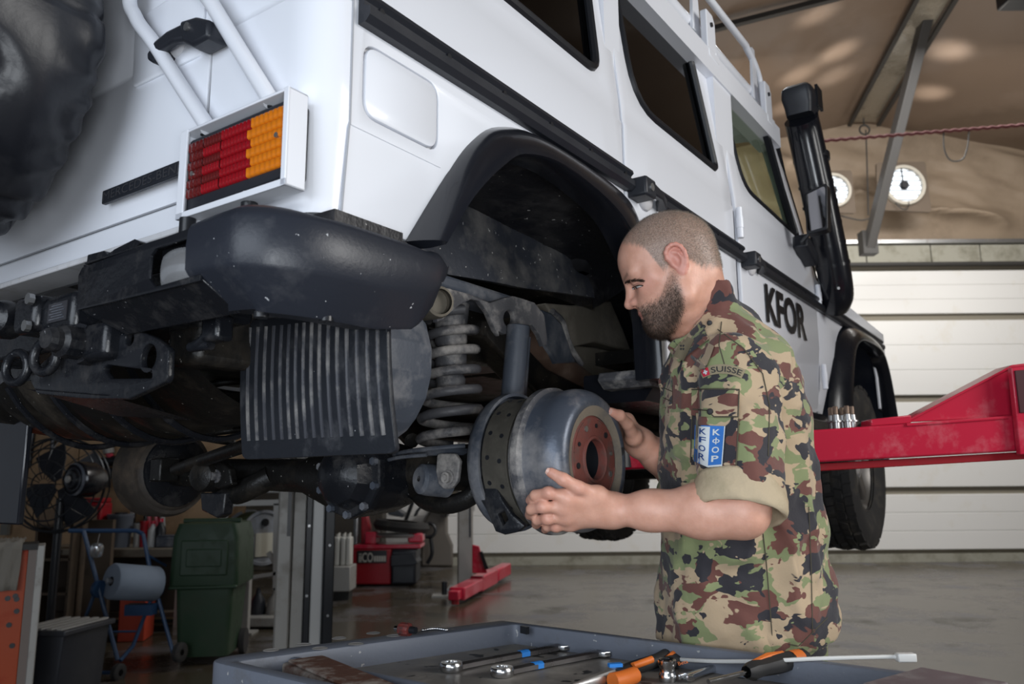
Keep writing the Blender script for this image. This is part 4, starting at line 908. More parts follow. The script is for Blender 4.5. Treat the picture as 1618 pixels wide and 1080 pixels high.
# ================================================================== THE MAN
def skin_material():
    m = bpy.data.materials.new('skin'); m.use_nodes = True; nt = m.node_tree; N = nt.nodes; L = nt.links; b = N['Principled BSDF']
    at = N.new('ShaderNodeAttribute'); at.attribute_name = 'tint'; sp = N.new('ShaderNodeSeparateColor'); L.new(at.outputs['Color'], sp.inputs[0])
    tc = N.new('ShaderNodeTexCoord')
    def nz(s, d=4):
        n = N.new('ShaderNodeTexNoise'); n.inputs['Scale'].default_value = s; n.inputs['Detail'].default_value = d; L.new(tc.outputs['Object'], n.inputs['Vector']); return n.outputs[0]
    def mix(f, a, c):
        x = N.new('ShaderNodeMix'); x.data_type = 'RGBA'
        if isinstance(f, float): x.inputs[0].default_value = f
        else: L.new(f, x.inputs[0])
        for q, i in ((a, 6), (c, 7)):
            if isinstance(q, tuple): x.inputs[i].default_value = (*q, 1)
            else: L.new(q, x.inputs[i])
        return x.outputs[2]
    r = N.new('ShaderNodeValToRGB'); r.color_ramp.elements[0].position = .35; r.color_ramp.elements[1].position = .7
    r.color_ramp.elements[0].color = (.60, .315, .225, 1); r.color_ramp.elements[1].color = (.70, .385, .285, 1); L.new(nz(40), r.inputs[0])
    c = mix(sp.outputs[1], r.outputs[0], (.56, .20, .17))
    hn = N.new('ShaderNodeValToRGB'); hn.color_ramp.elements[0].position = .35; hn.color_ramp.elements[1].position = .65
    hn.color_ramp.elements[0].color = (.14, .105, .080, 1); hn.color_ramp.elements[1].color = (.29, .235, .19, 1); L.new(nz(420, 2), hn.inputs[0])
    c = mix(sp.outputs[0], c, hn.outputs[0]); c = mix(sp.outputs[2], c, (.05, .035, .028))
    L.new(c, b.inputs['Base Color']); b.inputs['Roughness'].default_value = .46; b.inputs['Subsurface Weight'].default_value = .12; b.inputs['Subsurface Radius'].default_value = (.01, .004, .002); b.inputs['Subsurface Scale'].default_value = .5
    bp = N.new('ShaderNodeBump'); bp.inputs['Strength'].default_value = .18; bp.inputs['Distance'].default_value = .002; L.new(nz(260, 3), bp.inputs['Height']); L.new(bp.outputs[0], b.inputs['Normal'])
    return m
def camo_material(name='camouflage_cloth', off=(0, 0, 0)):
    m = bpy.data.materials.new(name); m.use_nodes = True; nt = m.node_tree; N = nt.nodes; L = nt.links; b = N['Principled BSDF']
    tc = N.new('ShaderNodeTexCoord'); col = None; cur = (.45, .335, .215)
    def layer(scale, o, thr, c, sc=(1, 1, 1.5)):
        nonlocal cur
        mp = N.new('ShaderNodeMapping'); mp.inputs['Location'].default_value = (o+off[0], o*1.7+off[1], o*.6+off[2]); mp.inputs['Scale'].default_value = sc; L.new(tc.outputs['Object'], mp.inputs[0])
        n = N.new('ShaderNodeTexNoise'); n.inputs['Scale'].default_value = scale; n.inputs['Detail'].default_value = 3.2; n.inputs['Roughness'].default_value = .52; n.inputs['Distortion'].default_value = .35; L.new(mp.outputs[0], n.inputs['Vector'])
        r = N.new('ShaderNodeValToRGB'); r.color_ramp.elements[0].position = thr; r.color_ramp.elements[1].position = thr+.006; L.new(n.outputs[0], r.inputs[0])
        x = N.new('ShaderNodeMix'); x.data_type = 'RGBA'; L.new(r.outputs[0], x.inputs[0])
        if isinstance(cur, tuple): x.inputs[6].default_value = (*cur, 1)
        else: L.new(cur, x.inputs[6])
        x.inputs[7].default_value = (*c, 1); cur = x.outputs[2]
    layer(12, 3.1, .530, (.215, .245, .115)); layer(13, 9.4, .53, (.140, .052, .040)); layer(13, 21.3, .54, (.026, .024, .030))
    layer(15, 33.0, .63, (.45, .335, .215)); layer(16, 41.0, .645, (.235, .262, .125))
    L.new(cur, b.inputs['Base Color']); b.inputs['Roughness'].default_value = .85; b.inputs['Sheen Weight'].default_value = .15
    n = N.new('ShaderNodeTexNoise'); n.inputs['Scale'].default_value = 60; n.inputs['Detail'].default_value = 6; L.new(tc.outputs['Object'], n.inputs['Vector'])
    bp = N.new('ShaderNodeBump'); bp.inputs['Strength'].default_value = .25; bp.inputs['Distance'].default_value = .006; L.new(n.outputs[0], bp.inputs['Height']); L.new(bp.outputs[0], b.inputs['Normal'])
    return m
M['skin'] = skin_material(); M['camo'] = camo_material()
M['tancloth'] = mat('tan_cloth', (.46, .37, .25), .85, dirt=(.36, .30, .19), dscale=14, damt=.4, bump=.2, bscale=60)
MAN_LOC = Vector((.47, 1.70, 0))
MAN = empty('person', MAN_LOC, 0, 'man in camouflage jacket with rolled sleeves and shaved head gripping the brake drum', 'person')
def wn(v): return np.array(v, float)
def wlink(name, V_, F, mats, parent=None, smooth=180):
    return link(name, np_mesh(V_-wn(MAN_LOC), F), mats, parent or MAN, smooth)
# ---- head frame
HO = wn(W(1069, 427, d=1.66)); az = np.array([-.975, .22, 0]); az /= np.linalg.norm(az); th = R_(25)
hf = az*math.cos(th)-np.array([0, 0, 1])*math.sin(th); hu = az*math.sin(th)+np.array([0, 0, 1])*math.cos(th); hl = np.cross(hu, hf); HR = np.stack([hf, hl, hu], 1)
neckbase = wn(W(1117, 512, d=1.69))
def hl2w(p): return HO+HR@A_(p)
nb = (neckbase-HO)@HR
def head_sdf(Pw, ears_only=False):
    P = (Pw-HO)@HR; Q = P.copy(); Q[:, 1] = np.abs(P[:, 1])
    d = ell(P, (.003, 0, .044), (.094, .075, .084)); d = su(d, ell(P, (-.030, 0, .030), (.062, .066, .066)), .03)
    d = su(d, ell(Q, (.050, 0, .045), (.047, .058, .050)), .03)
    d = su(d, ell(Q, (.046, 0, -.030), (.053, .054, .072)), .035)
    d = su(d, rcone(Q, (.004, .056, -.030), (.012, .055, -.066), .016, .015), .03)
    d = su(d, rcone(Q, (.012, .052, -.060), (.082, .012, -.084), .018, .018), .03)
    d = su(d, ell(P, (.082, 0, -.082), (.023, .026, .022)), .022)
    d = su(d, rcone(Q, (.050, .050, -.004), (.072, .040, -.014), .016, .014), .025)          # cheekbone
    d = su(d, ell(P, (.083, 0, -.045), (.022, .030, .030)), .025)                              # muzzle
    d = ss(d, ell(Q, (.104, .033, .008), (.018, .021, .014)), .016)                            # eye sockets
    d = su(d, rcone(Q, (.0915, .010, .0285), (.081, .047, .027), .0105, .0085), .016)         # brows
    d = su(d, rcone(P, (.097, 0, .018), (.1175, 0, -.017), .0075, .0088), .014)              # nose bridge
    d = su(d, ell(P, (.1165, 0, -.0195), (.0105, .0098, .0088)), .008); d = su(d, ell(Q, (.1045, .0125, -.0225), (.0105, .0072, .0075)), .007)
    d = ss(d, ell(Q, (.107, .0065, -.0305), (.005, .0032, .0035)), .003)
    d = su(d, ell(Q, (.0800, .032, .0125), (.0150, .0162, .0112)), .006)                       # upper lids
    d = su(d, ell(Q, (.0795, .032, .0010), (.0138, .0155, .0072)), .007)                       # lower lids
    d = su(d, ell(P, (.1005, 0, -.0470), (.0095, .0225, .0058)), .007); d = su(d, ell(P, (.0990, 0, -.0605), (.0098, .0200, .0068)), .007)
    d = ss(d, rcone(Q, (.1105, 0, -.0535), (.094, .024, -.0545), .0016, .0012), .003)         # mouth line
    # beard thickness
    d = su(d, rcone(Q, (.026, .054, -.046), (.080, .020, -.082), .014, .021), .02)
    # neck
    d = su(d, rcone(P, (-.024, 0, -.030), nb, .056, .062), .035); d = su(d, rcone(P, (.028, 0, -.075), nb+A_((.035, 0, .01)), .030, .045), .035)
    d = su(d, rcone(Q, (-.012, .052, -.020), nb+A_((.05, .03, -.0)), .013, .016), .02)
    # ears
    e = ell(Q, (-.006, .0765, .000), (.0165, .0060, .0285)); e = ss(e, ell(Q, (-.002, .084, -.003), (.0095, .0075, .0155)), .005)
    hx = [(.009, .073, .000), (.012, .0755, .012), (.010, .079, .022), (.003, .082, .0285), (-.006, .084, .0305), (-.015, .085, .0275), (-.021, .085, .019), (-.023, .0845, .008), (-.021, .0825, -.004), (-.015, .0795, -.016), (-.005, .0755, -.026)]
    for a, b in zip(hx, hx[1:]): e = su(e, rcone(Q, a, b, .0042, .0042), .003)
    e = su(e, ell(Q, (-.001, .0745, -.026), (.0075, .0045, .0090)), .006)
    ah = [(-.002, .080, .018), (-.011, .0815, .010), (-.013, .081, -.004), (-.005, .079, -.015)]
    for a, b in zip(ah, ah[1:]): e = su(e, rcone(Q, a, b, .0030, .0030), .003)
    e = su(e, ell(Q, (.0085, .0755, -.004), (.0038, .0045, .0060)), .004)
    if ears_only: return e-d
    return su(d, e, .006)
lo = np.minimum(HO-.17, neckbase-.10); hi = HO+np.array([.17, .15, .19]); hi = np.maximum(hi, neckbase+.09)
HV, HF = sdf_mesh(head_sdf, lo, hi, .0024)
# ---- arms and hands
def D(px, py, d): return wn(W(px, py, d=d))
def hand_arm(sh, el, wr_, palm, mcps, fingers, thumb, rr):
    prims = [(sh, el, .050, .043, .03), (el, el+(wr_-el)*.28, .044, .0445, .03), (el+(wr_-el)*.28, el+(wr_-el)*.7, .0445, .0315, .03), (el+(wr_-el)*.7, wr_, .0315, .0250, .03)]
    for mc in mcps: prims.append((wr_, mc, .021, .0135, .018))
    prims.append((wr_, palm, .026, .022, .02))
    for f, r in zip(fingers, rr):
        for i in range(len(f)-1):
            k = len(f)-1; prims.append((f[i], f[i+1], r*(1.05-.14*i/k), r*(1.05-.14*(i+1)/k), .004))
    prims.append((wr_+(palm-wr_)*.2, thumb[0], .020, .0165, .02))
    prims.append((thumb[0], mcps[0], .013, .011, .02))
    for i in range(len(thumb)-1): prims.append((thumb[i], thumb[i+1], [.0150, .0118, .0112][i], [.0120, .0112, .0092][i], .006))
    for f in fingers:
        prims.append((f[0], f[0]+(f[1]-f[0])*.12, .0140, .0120, .010)); prims.append((f[1], f[1]+(f[2]-f[1])*.05, .0112, .0108, .005))
        q = f[0]+(wr_-f[0])*.45; prims.append((f[0], q, .0132, .0120, .006))
    return prims
def arm_fn(prims):
    def fn(P):
        d = np.full(len(P), 9.)
        for a, b, r1, r2, k in prims: d = su(d, rcone(P, a, b, r1, r2), k)
        return d
    return fn
def arm_box(prims, pad=.03):
    A = np.array([q for p in prims for q in ((p[0]-p[2]), (p[0]+p[2]), (p[1]-p[3]), (p[1]+p[3]))]); return A.min(0)-pad, A.max(0)+pad
Lsh, Lel, Lwr = D(1160, 590, 1.53), D(1172, 806, 1.405), D(968, 806, 1.475)
mc = [D(896, 786, 1.440), D(891, 802, 1.443), D(893, 816, 1.452), D(900, 826, 1.466)]
Lf = [[mc[0], D(867, 778, 1.432), D(846, 782, 1.447), D(838, 790, 1.478)], [mc[1], D(858, 800, 1.436), D(840, 804, 1.456), D(837, 813, 1.488)],
      [mc[2], D(865, 819, 1.447), D(849, 821, 1.470), D(847, 828, 1.498)], [mc[3], D(879, 831, 1.462), D(865, 832, 1.482), D(861, 836, 1.506)]]
Lth = [D(944, 783, 1.452), D(914, 770, 1.430), D(890, 757, 1.424), D(870, 746, 1.432)]
Lprims = hand_arm(Lsh, Lel, Lwr, D(925, 800, 1.470), mc, Lf, Lth, [.0102, .0106, .0100, .0088])
Rsh, Rel, Rwr = D(1130, 575, 1.83), D(1098, 762, 1.80), D(1012, 700, 1.745)
mr = [D(990, 664, 1.745), D(992, 676, 1.765), D(993, 688, 1.775), D(994, 700, 1.78)]
Rf = [[mr[0], D(968, 655, 1.775), D(950, 655, 1.79)], [mr[1], D(968, 668, 1.80), D(948, 668, 1.815)], [mr[2], D(970, 684, 1.81), D(950, 684, 1.825)], [mr[3], D(974, 700, 1.81), D(955, 700, 1.825)]]
Rth = [D(1001, 690, 1.695), D(991, 669, 1.652), D(979, 656, 1.622), D(964, 650, 1.606)]
Rprims = hand_arm(Rsh, Rel, Rwr, D(996, 690, 1.755), mr, Rf, Rth, [.0100, .0104, .0098, .0088])
LV, LF = sdf_mesh(arm_fn(Lprims), *arm_box(Lprims), .0030)
RV, RF = sdf_mesh(arm_fn(Rprims), *arm_box(Rprims), .0034)
# ---- torso silhouette, read at the middle plane of the body
DT = 1.68
fr_ = [(545, 1062), (600, 1050), (700, 1045), (850, 1047), (940, 1044), (1005, 1041)]
bk_ = [(470, 1150), (500, 1185), (540, 1222), (600, 1248), (700, 1266), (800, 1283), (900, 1300), (985, 1316), (1030, 1318)]
zz = np.linspace(.70, 1.56, 60); rows = []
for py in range(475, 1045, 10):
    xf_ = pl(py, [(470, 1092), (520, 1075)]+fr_+[(1045, 1040)]); xb_ = pl(py, bk_)
    a = wn(W(xf_, py, d=DT)); b = wn(W(xb_, py, d=DT)); rows.append((a[2], a[0], b[0], (a[1]+b[1])/2))
rows = np.array(sorted(rows)); 
def torso_sdf(P, grow=0.0):
    z = P[:, 2]; xf_ = np.interp(z, rows[:, 0], rows[:, 1]); xb_ = np.interp(z, rows[:, 0], rows[:, 2]); yc = np.interp(z, rows[:, 0], rows[:, 3])
    cx = (xf_+xb_)/2; rx = (xb_-xf_)/2+grow; ry = np.interp(z, [.8, 1.0, 1.2, 1.35, 1.45, 1.50, 1.54], [.175, .180, .190, .19, .17, .12, .08])+grow
    k = (np.abs((P[:, 0]-cx)/rx)**2.3+np.abs((P[:, 1]-yc)/ry)**2.3)**(1/2.3)
    return (k-1)*np.minimum(rx, ry)
Wv1 = Waves(26, 40, 95); Wv2 = Waves(22, 120, 230); Wv3 = Waves(16, 34, 70, (1, 1, .45))
cuff_c = Lsh+(Lel-Lsh)*.89
def jacket_sdf(P):
    d = torso_sdf(P); d = su(d, rcone(P, neckbase+A_((.02, 0, -.03)), Lsh+A_((0, .02, .005)), .055, .060), .05); d = su(d, rcone(P, neckbase+A_((.02, 0, -.03)), Rsh+A_((0, -.02, .005)), .055, .060), .05)
    sl = rcone(P, Lsh, Lsh+(Lel-Lsh)*.5, .076, .074); sl = su(sl, rcone(P, Lsh+(Lel-Lsh)*.5, Lsh+(Lel-Lsh)*.9, .074, .070), .02); d = su(d, sl, .007)
    sr = rcone(P, Rsh, Rsh+(Rel-Rsh)*.5, .074, .068); sr = su(sr, rcone(P, Rsh+(Rel-Rsh)*.5, Rel, .068, .064), .02); d = su(d, sr, .010)
    nb_ = np.abs(d) < .05; q = P[nb_]; w = np.zeros(len(P))
    u = q+.006*np.stack([Wv1(q), Wv1(q+3), Wv1(q+7)], 1)
    w[nb_] = .0030*Wv1(u)+.0075*(np.abs(Wv3(u))-.8)+.0010*Wv2(q)
    d = d+w
    d = np.maximum(d, .835+.05*0-P[:, 2]) if False else d
    # hem: cut along a slightly slanted plane, hollow inside below
    hem = (zhem(P[:, 0])-P[:, 2])
    d = np.maximum(d, hem)
    hollow = torso_sdf(P, -.012)+w; hollow = np.maximum(hollow, P[:, 2]-(zhem(P[:, 0])+.10))
    d = np.maximum(d, -hollow)
    # neck opening
    d = np.maximum(d, -rcone(P, neckbase-A_((0, 0, .05)), HO+A_((-.01, 0, 0)), .060, .066))
    # sleeve end plane of the near arm
    ax_ = (Lel-Lsh)/np.linalg.norm(Lel-Lsh); t = (P-cuff_c)@ax_; near = np.linalg.norm(P-cuff_c-t[:, None]*ax_, axis=1) < .1
    return np.where(near & (t > -.02), np.maximum(d, np.where(t < .09, t-.0, d)), d)
hz0 = W(1042, 1012, d=DT); hzm = W(1180, 1030, d=DT-.16); hz1 = W(1275, 1032, d=DT-.15); hz2 = W(1314, 988, d=DT-.02)
def zhem(x): return np.interp(x, [hz0.x, hzm.x, hz1.x, hz2.x], [hz0.z, hzm.z, hz1.z, hz2.z])
JV, JF = sdf_mesh(jacket_sdf, (rows[:, 1].min()-.06, 1.36, .80), (rows[:, 2].max()+.06, 2.02, 1.60), .0052)
# legs, boots (behind the cart)
def legs_sdf(P):
    d = np.full(len(P), 9.)
    for s in (-1, 1):
        hip = A_((.50, 1.78+s*.09, .90)); kn = A_((.47, 1.80+s*.11, .48)); an = A_((.52, 1.80+s*.12, .10))
        d = su(d, rcone(P, hip, kn, .105, .078), .03); d = su(d, rcone(P, kn, an, .078, .065), .03)
    d = su(d, ell(P, (.50, 1.77, .92), (.14, .17, .12)), .05)
    return np.maximum(d+.005*Wv1(P), .09-P[:, 2])
TV, TF = sdf_mesh(legs_sdf, (.28, 1.48, .06), (.72, 2.08, 1.05), .012)
def boots_sdf(P):
    d = np.full(len(P), 9.)
    for s in (-1, 1):
        y = 1.80+s*.12; d = su(d, rcone(P, (.53, y, .20), (.53, y, .06), .055, .048), .03); d = su(d, rcone(P, (.54, y, .045), (.36, y, .035), .045, .040), .03)
    return np.maximum(d, .002-P[:, 2])
BV, BF = sdf_mesh(boots_sdf, (.28, 1.58, -.01), (.64, 2.02, .28), .01)
# ---- body mesh = head + arms in one object, tints per vertex
def tints():
    out = []
    P = (HV-HO)@HR; f, l, u = P[:, 0], np.abs(P[:, 1]), P[:, 2]
    t = np.zeros((len(P), 4)); t[:, 3] = 1
    jit = .006*np.sin(f*900+u*700)*np.cos(l*800)
    hlh = np.interp(f, [-.11, -.075, -.04, -.022, .012, .030, .040, .052, .066, .080, .095], [-.052, -.050, -.040, -.012, -.010, -.010, .045, .062, .078, .105, .130])
    hair = np.clip((u+jit-hlh)/.016, 0, 1)*np.clip(1.12-np.clip((f-.015)/.07, 0, 1)*.75*np.clip((u-.06)/.05, 0, 1), 0, 1)
    ear = (head_sdf(HV, True) < -.0005) & (l > .06); hair[ear] = 0
    bt = np.interp(f, [-.01, .004, .020, .036, .050, .070, .088, .100], [-.055, -.012, .000, -.020, -.036, -.044, -.036, -.0315])
    bb = np.interp(f, [0, .02, .05, .09], [-.062, -.088, -.112, -.125])
    beard = np.clip((bt-u+jit)/.014, 0, 1)*np.clip((u-bb)/.014, 0, 1)*np.clip((f-.006-.25*np.clip(-.03-u, 0, .1))/.012, 0, 1)
    lips = np.exp(-(((u+.0535)/.0095)**2))*(f > .088)*(l < .022)
    beard = beard*(1-np.clip(lips*1.8, 0, 1)); soul = 1-.45*np.exp(-((u+.02)/.02)**2)
    beard *= np.clip(.35+.65*np.clip((-.012-u)/.04, 0, 1), 0, 1)
    t[:, 0] = np.clip(np.maximum(hair*.80, beard*.62), 0, 1); t[:, 2] = np.clip(beard*np.clip((-.03-u)/.05, 0, 1)*.62, 0, 1)
    brow = np.exp(-(((u-.0285-.05*(l-.03))/.0038)**2))*(l > .012)*(l < .048)*(f > .07); t[:, 2] = np.maximum(t[:, 2], brow*.55)
    t[:, 1] = np.clip(lips*.8+ear*.55+.25*np.exp(-(((f-.07)/.03)**2+((u+.012)/.02)**2))+.3*np.exp(-(((f-.115)/.012)**2+((u+.02)/.012)**2)), 0, 1)
    lash = np.exp(-(((u-.0050)/.0016)**2))*(l > .019)*(l < .046)*(f > .086)*.0; t[:, 2] = np.maximum(t[:, 2], lash)
    out.append(t)
    for Vx, wr_, tips in ((LV, Lwr, [g[-1] for g in Lf]+[Lth[-1], Lth[1], Lth[2]]+[g[1] for g in Lf]+[g[0] for g in Lf]), (RV, Rwr, [g[-1] for g in Rf]+[Rth[-1]])):
        t = np.zeros((len(Vx), 4)); t[:, 3] = 1
        for q in tips: t[:, 1] = np.maximum(t[:, 1], .38*np.exp(-(np.linalg.norm(Vx-q, axis=1)/.015)**2))
        out.append(t)
    return np.concatenate(out), hair, beard
TT, hairm, beardm = tints()
bv = np.concatenate([HV, LV, RV]); bf = np.concatenate([HF, LF+len(HV), RF+len(HV)+len(LV)])
BODY = wlink('body', bv, bf, M['skin'])
ca = BODY.data.color_attributes.new('tint', 'FLOAT_COLOR', 'POINT'); ca.data.foreach_set('color', TT.astype(np.float32).ravel())
sm = BODY.modifiers.new('smooth', 'SMOOTH'); sm.iterations = 3; sm.factor = .5
JK = wlink('jacket', JV, JF, M['camo']); sm = JK.modifiers.new('smooth', 'SMOOTH'); sm.iterations = 3
wlink('trousers', TV, TF, M['camo']); wlink('boots', BV, BF, M['blackp'])
# ---- hair and beard: short strands standing on the skin
def strands(name, mask, n, length, wid, lean, mt, hue):
    tri = HF; w = mask[tri].mean(1); a = np.cross(HV[tri[:, 1]]-HV[tri[:, 0]], HV[tri[:, 3]]-HV[tri[:, 0]]); ar = np.linalg.norm(a, axis=1); nr = a/np.maximum(ar, 1e-12)[:, None]
    p = ar*np.clip(w, 0, 1); p /= p.sum(); pick = rng.choice(len(tri), n, p=p); u, v = rng.random((2, n))
    q = HV[tri[pick]]; pos = (q[:, 0]*((1-u)*(1-v))[:, None]+q[:, 1]*(u*(1-v))[:, None]+q[:, 2]*(u*v)[:, None]+q[:, 3]*((1-u)*v)[:, None])
    N_ = nr[pick]; c = pos.mean(0)
    d = N_+A_(lean)+rng.normal(size=(n, 3))*.28; d /= np.linalg.norm(d, axis=1)[:, None]
    s = np.cross(d, rng.normal(size=(n, 3))); s /= np.linalg.norm(s, axis=1)[:, None]; s2 = np.cross(d, s)
    L_ = length*rng.uniform(.6, 1.15, n)*(.5+.5*w[pick]); 
    A = pos-N_*.001+s*wid; B = pos-N_*.001-s*wid*.5+s2*wid*.87; C_ = pos-N_*.001-s*wid*.5-s2*wid*.87; T = pos+d*L_[:, None]
    V_ = np.stack([A, B, C_, T], 1).reshape(-1, 3); b = np.arange(n)[:, None]*4; F = np.concatenate([b+[0, 1, 3], b+[1, 2, 3], b+[2, 0, 3]])
    o = wlink(name, V_, F, mt, None, None); o['kind'] = 'stuff'; return o
down = -hu*.9-hf*.1
M['hairm'] = mat('cropped_hair', (.17, .138, .11), .5, var=.5, dscale=260)
M['beardm'] = mat('beard_hair', (.060, .040, .030), .5, var=.6, dscale=300)
strands('cropped_hair', hairm**1.5, 12000, .0042, .00028, tuple(-hf*.5+hu*.1), M['hairm'], 0)
strands('beard', beardm**1.3, 9000, .0085, .00030, tuple(down), M['beardm'], 0)
# ---- things sewn on: laid over the jacket surface
from mathutils.bvhtree import BVHTree
dg = bpy.context.evaluated_depsgraph_get()
def bvh_of(o):
    me = o.evaluated_get(bpy.context.evaluated_depsgraph_get()).to_mesh(); vs = [v.co+MAN_LOC for v in me.vertices]; fs = [tuple(p.vertices) for p in me.polygons]; return BVHTree.FromPolygons(vs, fs)
JB = bvh_of(JK)
def hit(px, py, h=0.0, B=None):
    r = ray(px, py).normalized(); loc, nrm, i, d = (B or JB).ray_cast(CAM, r)
    if loc is None: loc, nrm, i, d = (B or JB).find_nearest(CAM+r*1.5)
    return loc-MAN_LOC-r*h
def sew(name, fn, nu, nv, h, mt, parent=None, edge=True):
    """a patch: fn(u, v) gives pixels, the grid is dropped onto the cloth and raised by h"""
    top = [[hit(*fn(i/nu, j/nv), h) for i in range(nu+1)] for j in range(nv+1)]
    mb = MB(); mb.loft(top, closed=False, caps=False)
    if edge:
        ring = [top[0][i] for i in range(nu+1)]+[top[j][nu] for j in range(1, nv+1)]+[top[nv][i] for i in range(nu-1, -1, -1)]+[top[j][0] for j in range(nv-1, 0, -1)]
        ringp = [fn(i/nu, 0) for i in range(nu+1)]+[fn(1, j/nv) for j in range(1, nv+1)]+[fn(i/nu, 1) for i in range(nu-1, -1, -1)]+[fn(0, j/nv) for j in range(nv-1, 0, -1)]
        mb.loft([ring, [hit(*p, -.003) for p in ringp]], closed=True, caps=False)
    return mb.build(name, mt, parent or MAN, smooth=60)
def quad(a, b, c, d):
    return lambda u, v: (a[0]*(1-u)*(1-v)+b[0]*u*(1-v)+c[0]*u*v+d[0]*(1-u)*v, a[1]*(1-u)*(1-v)+b[1]*u*(1-v)+c[1]*u*v+d[1]*(1-u)*v)
def sew_text(name, body, fn, mt, h, parent, bold=.0):
    me = text_mesh(body, 1, 0, box=(0, 0, 1, 1), bold=bold)
    bm = bmesh.new(); bm.from_mesh(me); bmesh.ops.triangulate(bm, faces=bm.faces); bmesh.ops.subdivide_edges(bm, edges=[e for e in bm.edges if e.calc_length() > .12], cuts=1); 
    for v in bm.verts: v.co = hit(*fn(v.co.x, 1-v.co.y), h)
    bm.to_mesh(me); bm.free(); return link(name, me, mt, parent, None)
M['black_thread'] = mat('black_thread', (.03, .03, .032), .8); M['olive'] = mat('olive_patch', (.27, .225, .145), .85, bump=.1, bscale=200)
M['bluepatch'] = mat('blue_patch', (.035, .17, .52), .8, bump=.1, bscale=300); M['whitepatch'] = mat('white_patch', (.62, .66, .68), .8, bump=.1, bscale=300); M['bluedark'] = mat('navy_thread', (.02, .06, .22), .8); M['redpatch'] = mat('red_patch', (.55, .03, .06), .8)
# near eye and brow, laid on the face
BB = bvh_of(BODY)
ey = MB(); NE = 12; up_ = [(999.0+17*k/NE, 457.2-5.2*math.sin(math.pi*(.14+.60*k/NE))-.20*k) for k in range(NE+1)]; lo_ = [(999.0+17*k/NE, 457.2+.4*math.sin(math.pi*k/NE)-.50*k) for k in range(NE+1)]
ey.loft([[hit(x, y, .0009, BB) for x, y in up_], [hit((a[0]+b[0])/2, (a[1]+b[1])/2, .0016, BB) for a, b in zip(up_, lo_)], [hit(x, y, .0009, BB) for x, y in lo_]], closed=False, caps=False)
EYE = ey.build('eye_white', mat('eye_wet', (.60, .56, .53), .12), MAN, smooth=180)
MB().loft([[hit(1001.8+4.6*k/6, y, .0022, BB) for k in range(7)] for y in (453.4, 455.0, 456.8)], closed=False, caps=False).build('iris', mat('iris_grey', (.05, .06, .065), .1), EYE, smooth=180)
MB().tube([hit(x, y, .0014, BB) for x, y in up_], .0014, 6).build('upper_lashes', M['beardm'], EYE)
MB().tube([hit(x, y+.4, .0008, BB) for x, y in lo_], .00055, 6).build('lower_lashes', mat('lid_edge', (.32, .15, .12), .5), EYE)
MB().tube([hit(x+.5, y-3.2, .0004, BB) for x, y in up_[1:]], .0006, 6).build('lid_crease', MATS['lid_edge'], EYE)
bw = MB()
for k in range(650):
    t = rng.random(); x = 986.5+30*t; y = 449.0-6.0*math.sin(math.pi*min(1, .10+.60*t))+rng.normal()*1.5*(1-.35*t)
    a = hit(x, y, .0002, BB); b = hit(x+2.8+1.5*rng.random(), y-.6+1.6*rng.normal()*.5-1.0*(1-t), .0022, BB); sdv = Vector(rng.normal(size=3)).normalized()*.00028
    bw.add([a-sdv, a+sdv, b], [(0, 1, 2)])
o = bw.build('eyebrow', M['beardm'], MAN, smooth=None); o['kind'] = 'stuff'
# arched tape with the flag
def arc(u, v):
    a = R_(-118+56*u); cx_, cy_, r = 1141, 655, 80-15*v
    return (cx_+math.cos(a)*r*1.0, cy_+math.sin(a)*r+(0))
tape = sew('shoulder_tape', arc, 24, 4, .0025, M['olive'])
sew('flag', lambda u, v: arc(.03+u*.17, .10+v*.80), 4, 3, .0033, M['redpatch'], tape)
sew('cross', lambda u, v: arc(.095+u*.04, .25+v*.5), 2, 3, .0038, M['whitepatch'], tape, False); sew('cross', lambda u, v: arc(.065+u*.10, .42+v*.16), 3, 1, .0038, M['whitepatch'], tape, False)
sew_text('tape_lettering', 'SUISSE', lambda u, v: arc(.25+.70*u, .20+.60*v), M['black_thread'], .0034, tape, .01)
# two-tone shield with the letters in columns
sq = quad((1098, 671), (1146, 673), (1141, 736), (1096, 728))
def shield(u, v):
    x, y = sq(u, v); return (x, y+6*(1-abs(2*u-1))*v)
sd = sew('shoulder_patch', shield, 10, 12, .0085, M['bluepatch'])
sew('patch_half', lambda u, v: shield(.04+.46*u, .03+.94*v), 5, 12, .0092, M['whitepatch'], sd)
sew('patch_edge', lambda u, v: shield(.965+.035*u, v), 1, 12, .0094, M['whitepatch'], sd, False); sew('patch_edge', lambda u, v: shield(u, .955+.045*v), 8, 1, .0094, M['whitepatch'], sd, False)
for i, ch in enumerate('KFOR'): sew_text('patch_letter', ch, lambda u, v, i=i: shield(.15+.23*u, .08+i*.215+.150*v), M['bluedark'], .0103, sd, .015)
sew('patch_letter', lambda u, v: shield(.705+.04*u, .285+.165*v), 1, 4, .0099, M['whitepatch'], sd, False)
for i, ch in enumerate('KOOP'): sew_text('patch_letter', ch, lambda u, v, i=i: shield(.60+.25*u, .08+i*.215+(.150*v if i != 1 else .025+.10*v)), M['whitepatch'], .0096, sd, .02)
# sleeve pocket with flap
pk = sew('sleeve_pocket', quad((1094, 640), (1167, 640), (1164, 738), (1092, 734)), 14, 16, .0035, camo_material('pocket_cloth', (3, 1, 2)))
fp = sew('pocket_flap', lambda u, v: (1093+75*u+(-1)*v, 614+(44+4*math.sin(math.pi*u)*0-10*max(0, .25-u))*v-1.5*u*0), 14, 8, .0075, camo_material('flap_cloth', (5, 4, 7)), pk)
c = hit(1122, 650, .009); MB().ball(c, .006, 10, 8).build('button', M['black_thread'], pk)
